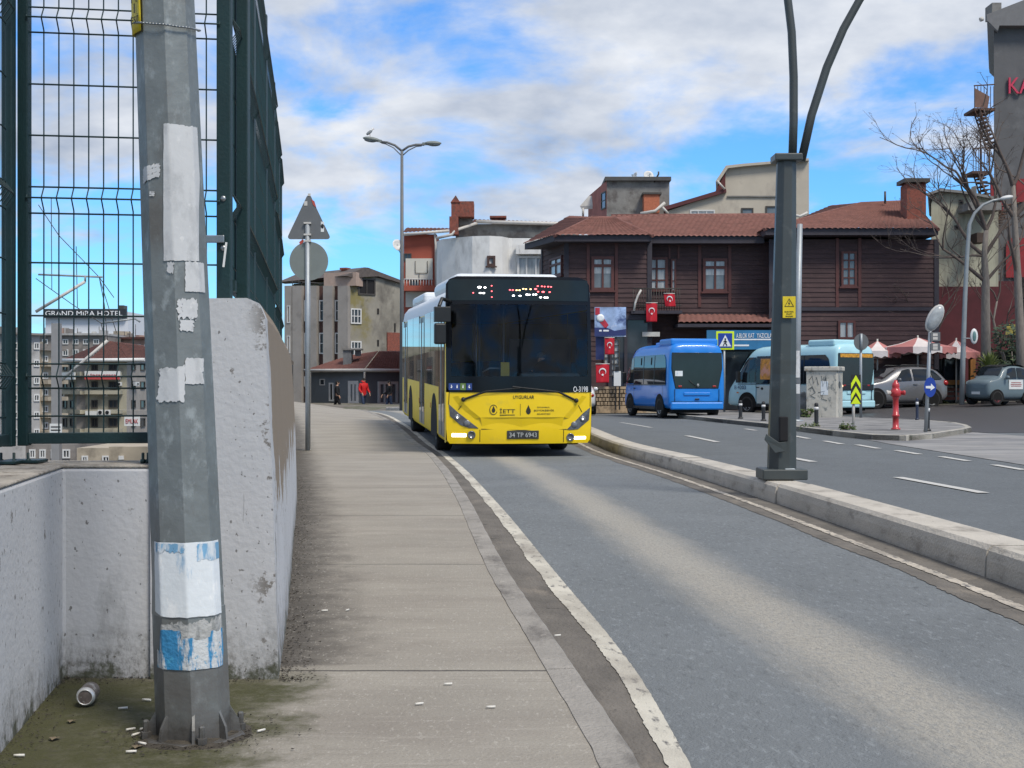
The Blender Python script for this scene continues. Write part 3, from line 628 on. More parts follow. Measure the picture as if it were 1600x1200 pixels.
# crumbly dirt at the pole foot and along the wall foot
m_dirt = mat('dirt_crumbs', (.045, .038, .03), rough=1, var=.4, sc=20)
mb = MB(); rr = random.Random(5)
def crumb(p, s_):
    q = [p+Vector((rr.uniform(-1, 1), rr.uniform(-1, 1), rr.uniform(0, .8)))*s_ for _ in range(4)]; mb.add(q, [(0, 1, 2), (0, 2, 3), (0, 3, 1), (1, 3, 2)])
for _ in range(900):
    a = rr.uniform(0, 6.28); r_ = .12+abs(rr.gauss(0, .10)); crumb(Vector((PB.x+math.cos(a)*r_, PB.y+math.sin(a)*r_*.9, SW)), rr.uniform(.002, .008))
for _ in range(1500):
    y = 5.4+rr.random()**1.7*12; crumb(Vector((Wx(y)+abs(rr.gauss(.01, .07)), y, HG(0, y)+SW)), rr.uniform(.003, .010))
for _ in range(500):
    t = rr.random(); crumb(Vector((lx(lerp(5.4, 3.5, t))+abs(rr.gauss(0, .05)), lerp(5.4, 3.5, t), SW)), rr.uniform(.002, .007))
for _ in range(500):
    crumb(Vector((rr.uniform(-1.74, -.95), LD-abs(rr.gauss(0, .05)), SW)), rr.uniform(.002, .008))
tag(mb.build('dirt_debris', m_dirt, loc=(0, 0, 0)), 'crumbly dark dirt gathered at the wall foot and pole base', 'dirt', kind='stuff')
mb = MB(); mb.grid(lambda u_, v_: Vector((PB.x+math.cos(u_*6.2832)*(.02+.17*v_*(1+.25*noise.noise((math.cos(u_*6.28)*2, math.sin(u_*6.28)*2, 1)))), PB.y+math.sin(u_*6.2832)*(.02+.17*v_*(1+.25*noise.noise((math.cos(u_*6.28)*2, math.sin(u_*6.28)*2, 1)))), SW-.004+.022*(1-v_)**.7+.004*noise.noise((u_*9, v_*4, 0)))), 40, 6)
tag(mb.build('soil_mound', mat('pole_foot_soil', (.055, .047, .036), rough=1, var=.4, sc=14, bump=.8, bsc=60)), 'low ring of dark soil packed round the foot of the galvanised pole', 'soil', kind='stuff')
# ---------------------------------------------------------------- shared vehicle parts
m_tyre = mat('tyre_rubber', (.014, .014, .014), rough=.9, var=.3, sc=12)
m_dark = mat('black_plastic', (.010, .011, .012), rough=.45, var=.2, sc=6)
m_glass = glass('tinted_glass', (.012, .016, .020))
m_rim = mat('silver_rim', (.30, .31, .32), rough=.45, metal=.6, var=.15, sc=8)
m_rimd = mat('dark_rim', (.06, .062, .065), rough=.5, metal=.5, var=.2, sc=8)
m_lens = mat('clear_lens', (.16, .17, .185), rough=.12, var=.4, sc=14, metal=.3)
m_tail = mat('tail_lens', (.30, .012, .012), rough=.2, var=.3, sc=20)
m_amber = mat('amber_lens', (.5, .17, .02), rough=.2, var=.2, sc=20)
m_ledw = mat('running_light', (.9, .9, .85), rough=.3, emit=(1, .97, .86, 3.0), var=.02)
m_bulb = mat('headlamp_bulb', (.8, .8, .75), rough=.3, emit=(1, .96, .85, 1.2), var=.02)
m_under = mat('underbody', (.012, .012, .012), rough=.95)
m_plate = mat('white_plate', (.62, .63, .62), rough=.45, var=.05)
def wheel(parent, x, y, r_, w_, rim, name='wheel', hub=.6, spokes=5):
    """wheel turning about the local x axis; built in the parent's local frame"""
    Mx_ = Matrix.Rotation(R(90), 3, 'Y')
    mb = MB(); mb.lathe([(r_*hub, -w_/2+.02), (r_*.93, -w_/2), (r_, -w_/2+.03), (r_, w_/2-.03), (r_*.93, w_/2), (r_*hub, w_/2-.02)], 28, (x, y, r_), Mx_)
    t = mb.build(name, m_tyre, parent, w=False)
    for sg in (-1, 1):
        pass
    mb = MB(); s_ = -1 if x < 0 else 1; xo = x+s_*(w_/2-.045)
    Mo = Matrix.Rotation(R(90)*s_, 3, 'Y')
    mb.lathe([(r_*hub*1.02, -.01), (r_*hub*1.02, .03), (r_*hub*.93, .034), (r_*hub*.86, .004), (r_*.2, .012), (r_*.17, .032), (.001, .034)], 24, (xo, y, r_), Mo)
    for k in range(spokes):
        a = 2*math.pi*k/spokes; c = Vector((xo+s_*.016, y+math.cos(a)*r_*hub*.52, r_+math.sin(a)*r_*hub*.52))
        mb.bx(c, .03, r_*hub*.72, r_*.12, rot=Matrix.Rotation(a, 3, 'X'))
    mb.build('rim', rim, t, w=False)
    return t
def skinned(mb, secs, mi=0, sm=True, cap=True, closed=True):
    n = len(secs[0]); vs = [p for s_ in secs for p in s_]; k = len(secs); m_ = n if closed else n-1
    fs = [(i*n+j, i*n+(j+1) % n, (i+1)*n+(j+1) % n, (i+1)*n+j) for i in range(k-1) for j in range(m_)]
    if cap: fs += [tuple(range(n))[::-1], tuple((k-1)*n+j for j in range(n))]
    mb.add(vs, fs, mi, sm)
    if cap: mb.sm[-1] = mb.sm[-2] = False
    return mb

# ---------------------------------------------------------------- people
m_skin = mat('skin', (.46, .28, .20), rough=.6, var=.1, sc=6)
def skin_mesh(name, pts, edges, rad, m, parent, sub=1, rootv=0):
    me = bpy.data.meshes.new(name); me.from_pydata([tuple(p) for p in pts], edges, []); me.materials.append(m)
    o = bpy.data.objects.new(name, me); COL.objects.link(o); o.parent = parent; WM[o] = WM[parent]
    md = o.modifiers.new('skin', 'SKIN'); md.use_smooth_shade = True
    sk = me.skin_vertices[0].data
    for i, r_ in enumerate(rad): sk[i].radius = (r_, r_) if not isinstance(r_, tuple) else r_
    sk[rootv].use_root = True
    s_ = o.modifiers.new('subdivision', 'SUBSURF'); s_.levels = s_.render_levels = sub
    return o
def person(loc, rz, label, coat, legs, hair, h=1.74, stride=.22, arm_l=.1, arm_r=.1, hood=False, bag=False, seated=False, coat_len=.78):
    """standing or walking figure facing local -y"""
    r0 = root('person', loc, label, 'person', rz=rz); k = h/1.74
    V = lambda x, y, z: Vector((x, y, z))*k
    pts, edges, rad = [], [], []
    def chain(ids_pts, start=None):
        last = start
        for p, r_ in ids_pts:
            pts.append(p); rad.append(r_*k); i = len(pts)-1
            if last is not None: edges.append((last, i))
            last = i
        return last
    pel = chain([(V(0, 0, .95), .13)])
    che = chain([(V(0, -.01, 1.15), .125), (V(0, -.01, 1.34), .13), (V(0, -.01, 1.45), .075)], pel)
    hd = chain([(V(0, -.02, 1.52), .055), (V(0, -.035, 1.60), .082), (V(0, -.03, 1.69), .072)], che)
    jl, jr = {}, {}
    for s_, sw, al in ((-1, stride, arm_l), (1, -stride, arm_r)):
        hip = chain([(V(s_*.10, 0, .90), .095), (V(s_*.105, -sw*.5-.03, .50), .062), (V(s_*.105, -sw+.06*(sw < 0), .09), .042), (V(s_*.115, -sw-.15, .035), .034)], pel)
        wr = [(V(s_*.19, 0, 1.41), .062), (V(s_*.25, -al*.1+.03, 1.13), .046), (V(s_*.24, -al-.06, .93), .030), (V(s_*.24, -al-.09, .86), .034)]
        pw_ = chain(wr, che-1); pb_ = pts[pw_]
        for f in range(5):
            if f < 4: chain([(pb_+V(s_*.004, -.032+.021*f, -.05), .009), (pb_+V(-s_*.01, -.035+.021*f, -.085-.01*(f in (1, 2))), .008)], pw_)
            else: chain([(pb_+V(-s_*.03, -.03, -.02), .010), (pb_+V(-s_*.035, -.035, -.055), .009)], pw_)
    body = skin_mesh('body', pts, edges, rad, m_skin, r0)
    # face: nose, eyes; hair cap; clothes as skins slightly wider than the body
    mb = MB(); c = V(0, -.035, 1.64)
    mb.ball(c+V(0, .018, .03), .088*k, .098*k, .092*k); mb.ball(c+V(0, .045, -.02), .083*k, .07*k, .085*k); mb.build('hair', hair, r0, w=False)
    mb = MB(); mb.ball(c+V(0, -.088, -.015), .013*k, .018*k, .022*k); mb.build('nose', m_skin, r0, w=False)
    for s_ in (-1, 1):
        mb = MB(); mb.ball(c+V(s_*.03, -.078, .01), .010*k, .008*k, .008*k); mb.build('eye', m_blk, r0, w=False)
        mb = MB(); mb.ball(c+V(s_*.084, .0, -.01), .012*k, .022*k, .032*k); mb.build('ear', m_skin, r0, w=False)
    cp_, ce, cr_ = [V(0, 0, coat_len), V(0, 0, .98), V(0, -.01, 1.2), V(0, -.01, 1.36), V(0, -.0, 1.47)], [(0, 1), (1, 2), (2, 3), (3, 4)], [.165, .165, .165, .16, .10]
    for s_, al in ((-1, arm_l), (1, arm_r)):
        b = len(cp_); cp_ += [V(s_*.20, 0, 1.41), V(s_*.265, -al*.1+.03, 1.13), V(s_*.255, -al-.05, .95)]; cr_ += [.088, .070, .052]; ce += [(3, b), (b, b+1), (b+1, b+2)]
    if hood: cp_ += [V(0, .02, 1.58), V(0, .03, 1.68)]; cr_ += [.115, .10]; ce += [(4, len(cp_)-2), (len(cp_)-2, len(cp_)-1)]
    skin_mesh('jacket', cp_, ce, [x*k for x in cr_], coat, r0, rootv=1)
    lp, le, lr = [V(0, 0, .97)], [], [.145]
    for s_, sw in ((-1, stride), (1, -stride)):
        b = len(lp); lp += [V(s_*.10, 0, .86), V(s_*.105, -sw*.5-.03, .50), V(s_*.105, -sw+.06*(sw < 0), .13)]; lr += [.105, .078, .062]; le += [(0, b), (b, b+1), (b+1, b+2)]
    skin_mesh('trousers', lp, le, [x*k for x in lr], legs, r0)
    for s_, sw in ((-1, stride), (1, -stride)):
        mb = MB(); f = V(s_*.11, -sw+.06*(sw < 0), 0); mb.ball(f+V(0, -.055, .045), .052*k, .145*k, .05*k); mb.build('shoe', m_blk, r0, w=False)
    return r0

# ---------------------------------------------------------------- the yellow city bus
bus = root('city_bus', (.144, 24.3, -.10), 'yellow city bus with dark windscreen and lit destination display coming along the bus lane', 'bus', rz=R(8.1), rx=.0214)
def bl(px, py): return Vector(((px-813)/90.2, 0, 1.30-(py-600)/90.2))     # photo pixel -> bus-local x, z on the front
BW, BL, BR = 1.275, 12.0, 3.05
def fy(x, z):
    return .16*(abs(x)/BW)**2.4+(.20*max(0, (z-1.05)/2.0)**1.6)+.05*max(0, (.55-z)/.4)**2
m_busy = mat('bus_yellow_paint', (.80, .555, .004), rough=.28, var=.05, sc=2, coat=.5, dirt=((.52, .40, .05), .60, .85, 3))
m_busw = mat('bus_white_roof', (.62, .65, .68), rough=.4, var=.05, sc=1.5)
m_mask = mat('bus_black_mask', (.005, .006, .008), rough=.18, var=.1, spec=.25)
m_door = mat('bus_door_frame', (.075, .062, .058), rough=.3, var=.2, sc=2)
def fpatch(mb, pts, off, mi=0, thick=0.0):
    """outline given in photo pixels laid on the curved front, off metres proud"""
    vs = [Vector((p.x, fy(p.x, p.z)-off, p.z)) for p in (bl(*q) for q in pts)]
    mb.prism(vs, (0, thick+.004, 0), mi)
def fgrid(mb, rows, off, nu=14, nv=6, mi=0):
    """rows = [(py, pxl, pxr)...] -> curved patch"""
    def fn(u_, v_):
        t = v_*(len(rows)-1); i = min(int(t), len(rows)-2); f = t-i
        py = lerp(rows[i][0], rows[i+1][0], f); a = lerp(rows[i][1], rows[i+1][1], f); b = lerp(rows[i][2], rows[i+1][2], f)
        p = bl(lerp(a, b, u_), py); return Vector((p.x, fy(p.x, p.z)-off, p.z))
    mb.grid(fn, nu, nv*(len(rows)-1), mi, flip=True)
# shell: cross sections along the length; the windscreen is left open so that the cab shows through
def sect(y, inset=0.0, zb=.28, zt=2.98):
    w_ = BW-inset; return [(-w_+.05, y, zb), (-w_, y, zb+.08), (-w_, y, 1.2), (-w_+.01, y, 2.55), (-w_+.05, y, 2.82), (-w_+.16, y, zt-.03), (-w_+.34, y, zt), (w_-.34, y, zt), (w_-.16, y, zt-.03), (w_-.05, y, 2.82), (w_-.01, y, 2.55), (w_, y, 1.2), (w_, y, zb+.08), (w_-.05, y, zb)]
secs = [sect(.36), sect(1.2), sect(4), sect(8), sect(11.85), sect(12.0, .06)]
mb = MB(); skinned(mb, secs, cap=False, closed=False)
n = len(secs[0]); b0 = 5*n; 
mb.f.append([b0+j for j in range(n)]); mb.mi.append(0); mb.sm.append(False)
m_shell = m_busy.copy(); m_shell.name = 'bus_shell_paint'; m_shell.node_tree.nodes['Principled BSDF'].inputs['Coat Weight'].default_value = 0; m_shell.node_tree.nodes['Principled BSDF'].inputs['Roughness'].default_value = .5
sz_ = mcoord(m_shell, 'Object'); mixin(m_shell, mrange(m_shell, sz_[2], 2.60, 2.605), (.62, .65, .68)); 
shell = mb.build('body', m_shell, bus, w=False)
# front corners: lower yellow panel, black upper frame (windscreen surround)
mb = MB(); fgrid(mb, [(613, 698, 928), (640, 698, 928), (670, 698.5, 927.5), (688, 700, 926), (693, 704, 922)], .0, 24, 5); mb.build('front_panel', m_busy, bus, w=False)
for s_ in (-1, 1):
    mb = MB(); mb.grid(lambda u_, v_: Vector((s_*(BW-.0), lerp(fy(BW, lerp(.28, 2.9, v_)), .37, u_), lerp(.28, 2.9, v_))), 3, 10, flip=(s_ > 0)); mb.build('front_corner', m_mask if False else m_shell, bus, w=False)
mb = MB()
fgrid(mb, [(432, 716, 908), (436, 705, 921), (444, 699, 927), (472, 698, 928), (476, 698, 928)], .012, 24, 3)
fgrid(mb, [(588, 698, 928), (600, 698, 928), (607, 700, 928), (613, 705, 928)], .012, 24, 3)
fgrid(mb, [(476, 698, 706), (530, 698, 706), (588, 698, 706)], .012, 2, 5); fgrid(mb, [(476, 922, 928), (530, 922, 928), (588, 922, 928)], .012, 2, 5)
mb.build('windscreen_surround', m_mask, bus, w=False)
mb = MB(); mb.grid(lambda u_, v_: Vector((lerp(-1.22, 1.22, u_), lerp(fy(0, 3.0)+.12*abs(u_-.5)*2, .5, v_), 2.95+.10*math.sin(v_*1.57)-.10*(abs(u_-.5)*2)**6)), 20, 4); mb.build('roof_brow', m_mask, bus, w=False)
m_wind = bpy.data.materials.new('windscreen_glass'); m_wind.use_nodes = True
tn = m_wind.node_tree; tn.nodes.clear(); o_ = tn.nodes.new('ShaderNodeOutputMaterial'); tb = tn.nodes.new('ShaderNodeBsdfTransparent'); tb.inputs[0].default_value = (.76, .79, .80, 1)
gl = tn.nodes.new('ShaderNodeBsdfGlossy'); gl.inputs['Roughness'].default_value = .02; gl.inputs[0].default_value = (.55, .56, .58, 1); fr2 = tn.nodes.new('ShaderNodeFresnel'); fr2.inputs[0].default_value = 1.5; mx_ = tn.nodes.new('ShaderNodeMixShader')
tn.links.new(fr2.outputs[0], mx_.inputs[0]); tn.links.new(tb.outputs[0], mx_.inputs[1]); tn.links.new(gl.outputs[0], mx_.inputs[2]); tn.links.new(mx_.outputs[0], o_.inputs[0])
mb = MB(); fgrid(mb, [(475, 705, 923), (530, 705, 923), (589, 705, 923)], .008, 20, 8); mb.build('windscreen', m_wind, bus, w=False)
# roof, air conditioning housings
mb = MB(); mb.box(-1.02, .98, 1.6, 5.6, 2.94, 3.29); mb.build('air_conditioner', m_busw, bus, w=False, bev=.15, seg=4)
mb = MB(); mb.box(-1.05, 1.05, 8.0, 11.5, 2.96, 3.22); mb.build('engine_cooling_box', m_busw, bus, w=False, bev=.09, seg=3)
mb = MB(); mb.grid(lambda u_, v_: Vector((lerp(-1.10, 1.10, u_), lerp(.5, 11.9, v_), 2.99-.05*(abs(u_-.5)*2)**4)), 10, 12); mb.build('roof', m_busw, bus, w=False, solid=.01)
# raised nose shield, shut lines, bumper
mb = MB()
def ridge(pts, r_, off): mb.tube([Vector((p.x, fy(p.x, p.z)-off, p.z)) for p in (bl(*q) for q in pts)], r_, 4, sm=False)
rows = [(618, 716, 912), (628, 723, 903), (640, 735, 893), (652, 750, 882)]
fgrid(mb, rows, .030, 16, 2)
top_ = [(p[1], p[0]) for p in rows]; rgt = [(p[2], p[0]) for p in rows]
def skirt(a, b):
    va = [Vector((p.x, fy(p.x, p.z)-.030, p.z)) for p in (bl(*q) for q in a)]; vb = [Vector((p.x, fy(p.x, p.z)+.004, p.z)) for p in (bl(*q) for q in b)]
    mb.add(va+vb, [(i, i+1, len(a)+i+1, len(a)+i) for i in range(len(a)-1)])
skirt([(750, 652), (815, 653.5), (882, 652)], [(754, 668), (815, 669), (879, 668)])
skirt(rgt, [(q[0]+9, q[1]+3) for q in rgt]); skirt([(q[0], q[1]) for q in top_][::-1], [(q[0]-9, q[1]+3) for q in top_][::-1])
mb.build('nose_panel', m_busy, bus, w=False)
m_line = mat('shut_line', (.03, .024, .005), rough=.8)
for pts in (((752, 670), (815, 672), (887, 671)), ((750, 671), (750, 690)), ((882, 672), (882, 691)), ((727, 626), (815, 628), (903, 628)), ((717, 640), (727, 626)), ((912, 644), (903, 628)), ((703, 612), (702, 632)), ((926, 614), (926, 636))):
    mb = MB(); ridge(pts, .006, .004); mb.build('shut_line', m_line, bus, w=False)
# headlamps
m_lampd = mat('headlamp_housing', (.085, .09, .10), rough=.15, var=.5, sc=9, coat=.6)
for pts, eyes in ((((702, 631), (704, 650), (720, 664), (733, 668.5), (748, 669), (716, 644)), ((715, 652), (730, 661))), (((926, 637), (924, 657), (906, 671), (895, 672), (887, 671.5), (914, 646)), ((913, 655), (899, 664)))):
    mb = MB(); fpatch(mb, pts, .012, thick=.02); hl = mb.build('headlight', m_lampd, bus, w=False, bev=.006)
    for i, (ex, ey) in enumerate(eyes):
        p = bl(ex, ey); mb = MB(); mb.ball((p.x, fy(p.x, p.z)-.014, p.z), .055, .02, .055); mb.build('lens', m_lens, hl, w=False)
    p = bl(*eyes[0]); mb = MB(); mb.ball((p.x, fy(p.x, p.z)-.030, p.z), .015, .010, .019); mb.build('bulb', m_bulb, hl, w=False)
for a, fx_ in (((707, 677, 729, 682.5), (737, 679)), ((899, 682.5, 919, 687), (893, 683.5))):
    mb = MB(); fpatch(mb, ((a[0], a[1]), (a[0], a[3]), (a[2], a[3]), (a[2], a[1])), .012, thick=.02); mb.build('daytime_light', m_ledw, bus, w=False, bev=.012)
    p = bl(*fx_); mb = MB(); mb.lathe([(.07, 0), (.07, .02), (.05, .022), (.045, .01), (.001, .012)], 18, (p.x, fy(p.x, p.z), p.z), Matrix.Rotation(R(90), 3, 'X')); mb.build('fog_light', m_lampd, bus, w=False)
def ftext(parent, txt, px0, px1, py0, py1, m, off, name='lettering'):
    c = bl((px0+px1)/2, (py0+py1)/2); mb = MB()
    text_mesh(txt, (px1-px0)/90.2, (py1-py0)/90.2, mb, Matrix.Translation((c.x, fy(c.x, c.z)-off, c.z)) @ Matrix.Rotation(math.atan((fy(c.x+.02, c.z)-fy(c.x-.02, c.z))/.04), 4, 'Z'), .003); return mb.build(name, m, parent, w=False)
m_pl = mat('grimy_plate', (.035, .037, .038), rough=.5, var=.3); m_plt = mat('plate_characters', (.42, .43, .42), rough=.6)
mb = MB(); fpatch(mb, ((792, 672.5), (792, 685.5), (842, 685.5), (842, 672.5)), .018, thick=.02); lp_ = mb.build('licence_plate', m_pl, bus, w=False, bev=.005)
ftext(lp_, '34 TP 6943', 795.5, 838.5, 675.5, 682.8, m_plt, .020)
m_ink = mat('dark_decal', (.025, .022, .012), rough=.5); m_wht = mat('white_decal', (.72, .73, .74), rough=.5, var=.03)
ftext(bus, 'UYGURLAR', 801, 834, 617.5, 622.8, m_ink, .034)
ftext(bus, 'İETT', 780, 804, 637, 645, m_ink, .033)
ftext(bus, 'BÜYÜKŞEHİR', 834, 866, 639, 643, m_ink, .033); ftext(bus, 'İSTANBUL', 839, 859, 634.8, 637, m_ink, .033); ftext(bus, 'BELEDİYESİ', 839, 860, 645, 647.4, m_ink, .033)
mb = MB(); c = bl(812.3, 640); mb.bx((c.x, fy(c.x, c.z)-.033, c.z), .006, .004, .20); mb.build('decal_divider', m_ink, bus, w=False)
mb = MB(); c = bl(792, 648); mb.bx((c.x, fy(c.x, c.z)-.034, c.z), .26, .004, .012); mb.build('decal_underline', m_ink, bus, w=False)
def emblem(cx_, cy_, ring):
    c = bl(cx_, cy_); mb = MB(); y = fy(c.x, c.z)-.034
    if ring:
        mb.add([(c.x+r_*math.cos(a)*.9, y, c.z+r_*math.sin(a)*1.15) for r_ in (.078, .066) for a in [2*math.pi*i/28 for i in range(28)]], [(i, (i+1) % 28, 28+(i+1) % 28, 28+i) for i in range(28)])
    s_ = .045 if ring else .062
    pts = [(0, 1.35), (.28, .75), (.62, .15), (.70, -.3), (.45, -.8), (0, -1.0), (-.45, -.8), (-.70, -.3), (-.62, .15), (-.28, .75)]
    mb.prism([(c.x+a*s_, y, c.z+b*s_*1.15) for a, b in pts], (0, .004, 0))
    return mb.build('emblem', m_ink, bus, w=False)
emblem(770.5, 640, True); emblem(825, 641, False)
# pictogram strip and fleet number on the black band
m_pict = mat('pictogram_blue', (.02, .05, .20), rough=.4); m_pictg = mat('pictogram_green', (.12, .20, .05), rough=.4)
for i, px in enumerate((702, 710.5, 719.5, 729)):
    mb = MB(); fpatch(mb, ((px, 599), (px, 609.5), (px+8.5, 609.5), (px+8.5, 599)), .020); pk_ = mb.build('pictogram_panel', m_pictg if i == 2 else m_pict, bus, w=False)
    c = bl(px+4.2, 604.3); mb = MB(); y = fy(c.x, c.z)-.024
    mb.ball((c.x, y, c.z+.022), .010, .002, .010); mb.bx((c.x, y, c.z-.008), .022, .003, .034, rot=Matrix.Rotation((.5, 0, .0, -.5)[i], 3, 'Y')); mb.build('pictogram', m_wht, pk_, w=False)
ftext(bus, 'O-3198', 897, 922, 604, 612.5, m_wht, .022, 'fleet_number')
# destination display: the lit diodes exactly as the photo caught them
m_disp = mat('display_glass', (.010, .018, .021), rough=.15, var=.25, sc=1.2, spec=.3)
mb = MB(); fgrid(mb, [(437, 703, 924), (456, 702, 925), (470, 703, 924)], .018, 20, 3); dsp = mb.build('destination_display', m_disp, bus, w=False)
m_dw = mat('diode_white', (.9, .9, .9), emit=(1, 1, 1, 4.0)); m_dr = mat('diode_red', (.8, .1, .1), emit=(1, .12, .14, 2.5)); m_dy = mat('diode_amber', (.9, .6, .2), emit=(1, .62, .25, 3))
for cx_, cy_, wd, kind in ((404, 130, 22, 0), (460, 132, 14, 0), (410, 190, 14, 0), (446, 191, 14, 0), (338, 188, 8, 1), (529, 114, 8, 1), (529, 171, 8, 1), (529, 232, 8, 1),
        (720, 156, 11, 1), (750, 157, 11, 1), (789, 158, 10, 2), (820, 158, 11, 2), (860, 143, 11, 2), (889, 147, 10, 2), (937, 146, 11, 2), (990, 144, 16, 1), (1014, 113, 11, 1), (1058, 115, 10, 1), (1087, 117, 9, 1), (1125, 117, 11, 1), (1156, 119, 10, 1),
        (1016, 171, 11, 1), (1070, 173, 17, 1), (1140, 174, 11, 1), (755, 215, 14, 0), (824, 217, 14, 0), (897, 203, 15, 0), (922, 204, 12, 0), (965, 202, 12, 0), (992, 201, 12, 0), (1042, 231, 14, 0), (1087, 232, 13, 0), (1112, 233, 14, 0)):
    px, py = 690+cx_/6.667, 430+cy_/6.667; p = bl(px, py); s_ = wd/6.667/90.2; mb = MB()
    mb.ball((p.x, fy(p.x, p.z)-.020, p.z), s_, .005, .7*max(s_*.75, .016), nu=8, nv=5); mb.build('diode', (m_dw, m_dr, m_dy)[kind], dsp, w=False)
# wipers
for a, b, c_ in (((724, 624), (760, 611), (812, 606)), ((902, 626), (872, 612), (800, 604))):
    mb = MB(); ridge((a, b), .018, .05); ridge((b, c_), .010, .05); mb.ball((bl(*a).x, fy(bl(*a).x, bl(*a).z)-.04, bl(*a).z), .04, .05, .04); mb.build('wiper', m_dark, bus, w=False)
# mirror on the near side
mb = MB(); mb.tube([(-1.20, .25, 2.72), (-1.36, .02, 2.76), (-1.42, -.08, 2.62)], .035, 8); mb.box(-1.50, -1.22, -.12, .06, 2.36, 2.62); mr_ = mb.build('mirror', m_dark, bus, w=False, bev=.03)
mb = MB(); mb.box(-1.50, -1.30, -.14, .04, 1.98, 2.34); mb.build('mirror_lower', m_dark, mr_, w=False, bev=.03)
# side towards the pavement: glass band, doors, lower panels, wheel arches
XS = -BW
m_sglass = glass('bus_side_glass', (.02, .027, .034), .02)
def sidep(name, y0, y1, z0, z1, m, off=.006, s_=-1, parent=bus, bev=0):
    mb = MB(); x = s_*(BW+off); mb.box(min(x, x-s_*.02), max(x, x-s_*.02), y0, y1, z0, z1); return mb.build(name, m, parent, w=False, bev=bev)
for s_ in (-1, 1):
    for y0, y1 in ((1.62, 3.3), (3.36, 4.75), (6.25, 8.0), (8.06, 9.9), (11.35, 11.8)) if s_ < 0 else ((.5, 2.4), (2.46, 4.4), (4.46, 6.5), (6.56, 8.6), (8.66, 10.6), (10.66, 11.8)):
        sidep('side_window', y0, y1, 1.22, 2.62, m_sglass, s_=s_)
for y0, y1 in ((.42, 1.55), (4.85, 6.15), (9.98, 11.28)):
    d_ = sidep('door', y0, y1, .36, 2.58, m_door, .004)
    for q0, q1 in ((y0+.06, (y0+y1)/2-.05), ((y0+y1)/2+.05, y1-.06)): sidep('door_glass', q0, q1, .62, 2.46, m_sglass, .010, parent=d_)
    sidep('door_edge', (y0+y1)/2-.03, (y0+y1)/2+.03, .38, 2.56, m_rim, .018, parent=d_)
m_arch = mat('wheel_arch_black', (.004, .004, .004), rough=1)
for yc in (2.55, 8.9):
    for s_ in (-1, 1):
        mb = MB(); pl_ = [(s_*(BW+.004), yc+math.cos(a)*.66, .50+math.sin(a)*.58) for a in [math.pi*i/14 for i in range(15)]]+[(s_*(BW+.004), yc-.66, .27), (s_*(BW+.004), yc+.66, .27)]
        mb.prism(pl_, (-s_*.02, 0, 0)); mb.build('wheel_arch', m_arch, bus, w=False)
        wheel(bus, s_*1.10, yc, .47, .30, m_rimd)
mb = MB(); mb.box(-1.1, 1.1, .5, 11.6, .22, .42); mb.build('underframe', m_under, bus, w=False)
for y in (.9, 3.3, 6.2, 9.2): 
    mb = MB(); mb.bx((XS-.004, y, .82), .012, .06, .10); mb.build('side_marker', m_amber, bus, w=False)
# cab and saloon seen through the windscreen
m_int = mat('bus_interior', (.03, .032, .035), rough=.8); m_dash_ = mat('dashboard_grey', (.13, .14, .14), rough=.7)
mb = MB(); mb.box(-1.2, 1.2, .5, 11.6, .42, .48); mb.build('saloon_floor', m_int, bus, w=False)
mb = MB(); mb.box(-1.15, 1.15, .34, .85, .5, 1.28); mb.box(.02, 1.12, .38, .98, 1.26, 1.48); mb.build('dashboard', m_dash_, bus, w=False, bev=.05)
mb = MB(); mb.box(-1.15, -.1, .36, .6, 1.3, 1.42); mb.build('ticket_console', m_dark, bus, w=False, bev=.03)
mb = MB(); mb.box(.05, 1.2, 1.75, 1.82, .5, 2.1); mb.build('cab_partition', m_int, bus, w=False)
for x, y in ((-.55, 1.9), (-.35, 3.1), (.0, 2.2), (-.75, 4.6), (-.2, 5.2)):
    mb = MB(); mb.tube([(x, y, .48), (x, y, 2.8)], .022, 6); mb.build('grab_pole', m_rim, bus, w=False)
for y in (3.4, 4.4, 7, 8, 9):
    for x in (-.95, -.5, .5, .95):
        mb = MB(); mb.box(x-.2, x+.2, y, y+.08, .9, 1.65); mb.box(x-.2, x+.2, y-.4, y+.06, .85, .95); mb.build('passenger_seat', mat('seat_fabric', (.022, .024, .03), rough=.9), bus, w=False, bev=.03)
m_note = mat('yellow_paper_note', (.62, .46, .05), rough=.8, var=.1)
mb = MB(); c = bl(789.5, 577); mb.bx((c.x, fy(c.x, c.z)+.05, c.z), .15, .004, .24); mb.build('paper_notice', m_note, bus, w=False)
mb = MB(); mb.tube([(-.62, .34, 1.50), (-.5, .3, 1.57), (-.2, .3, 1.57)], .014, 6); mb.build('hand_rail', m_rim, bus, w=False)
mb = MB(); mb.lathe([(.245, 0), (.255, .012), (.245, .024), (.232, .012), (.245, 0)], 24, (.62, .98, 1.50), Matrix.Rotation(R(-62), 3, 'X')); mb.build('steering_wheel', m_dark, bus, w=False)
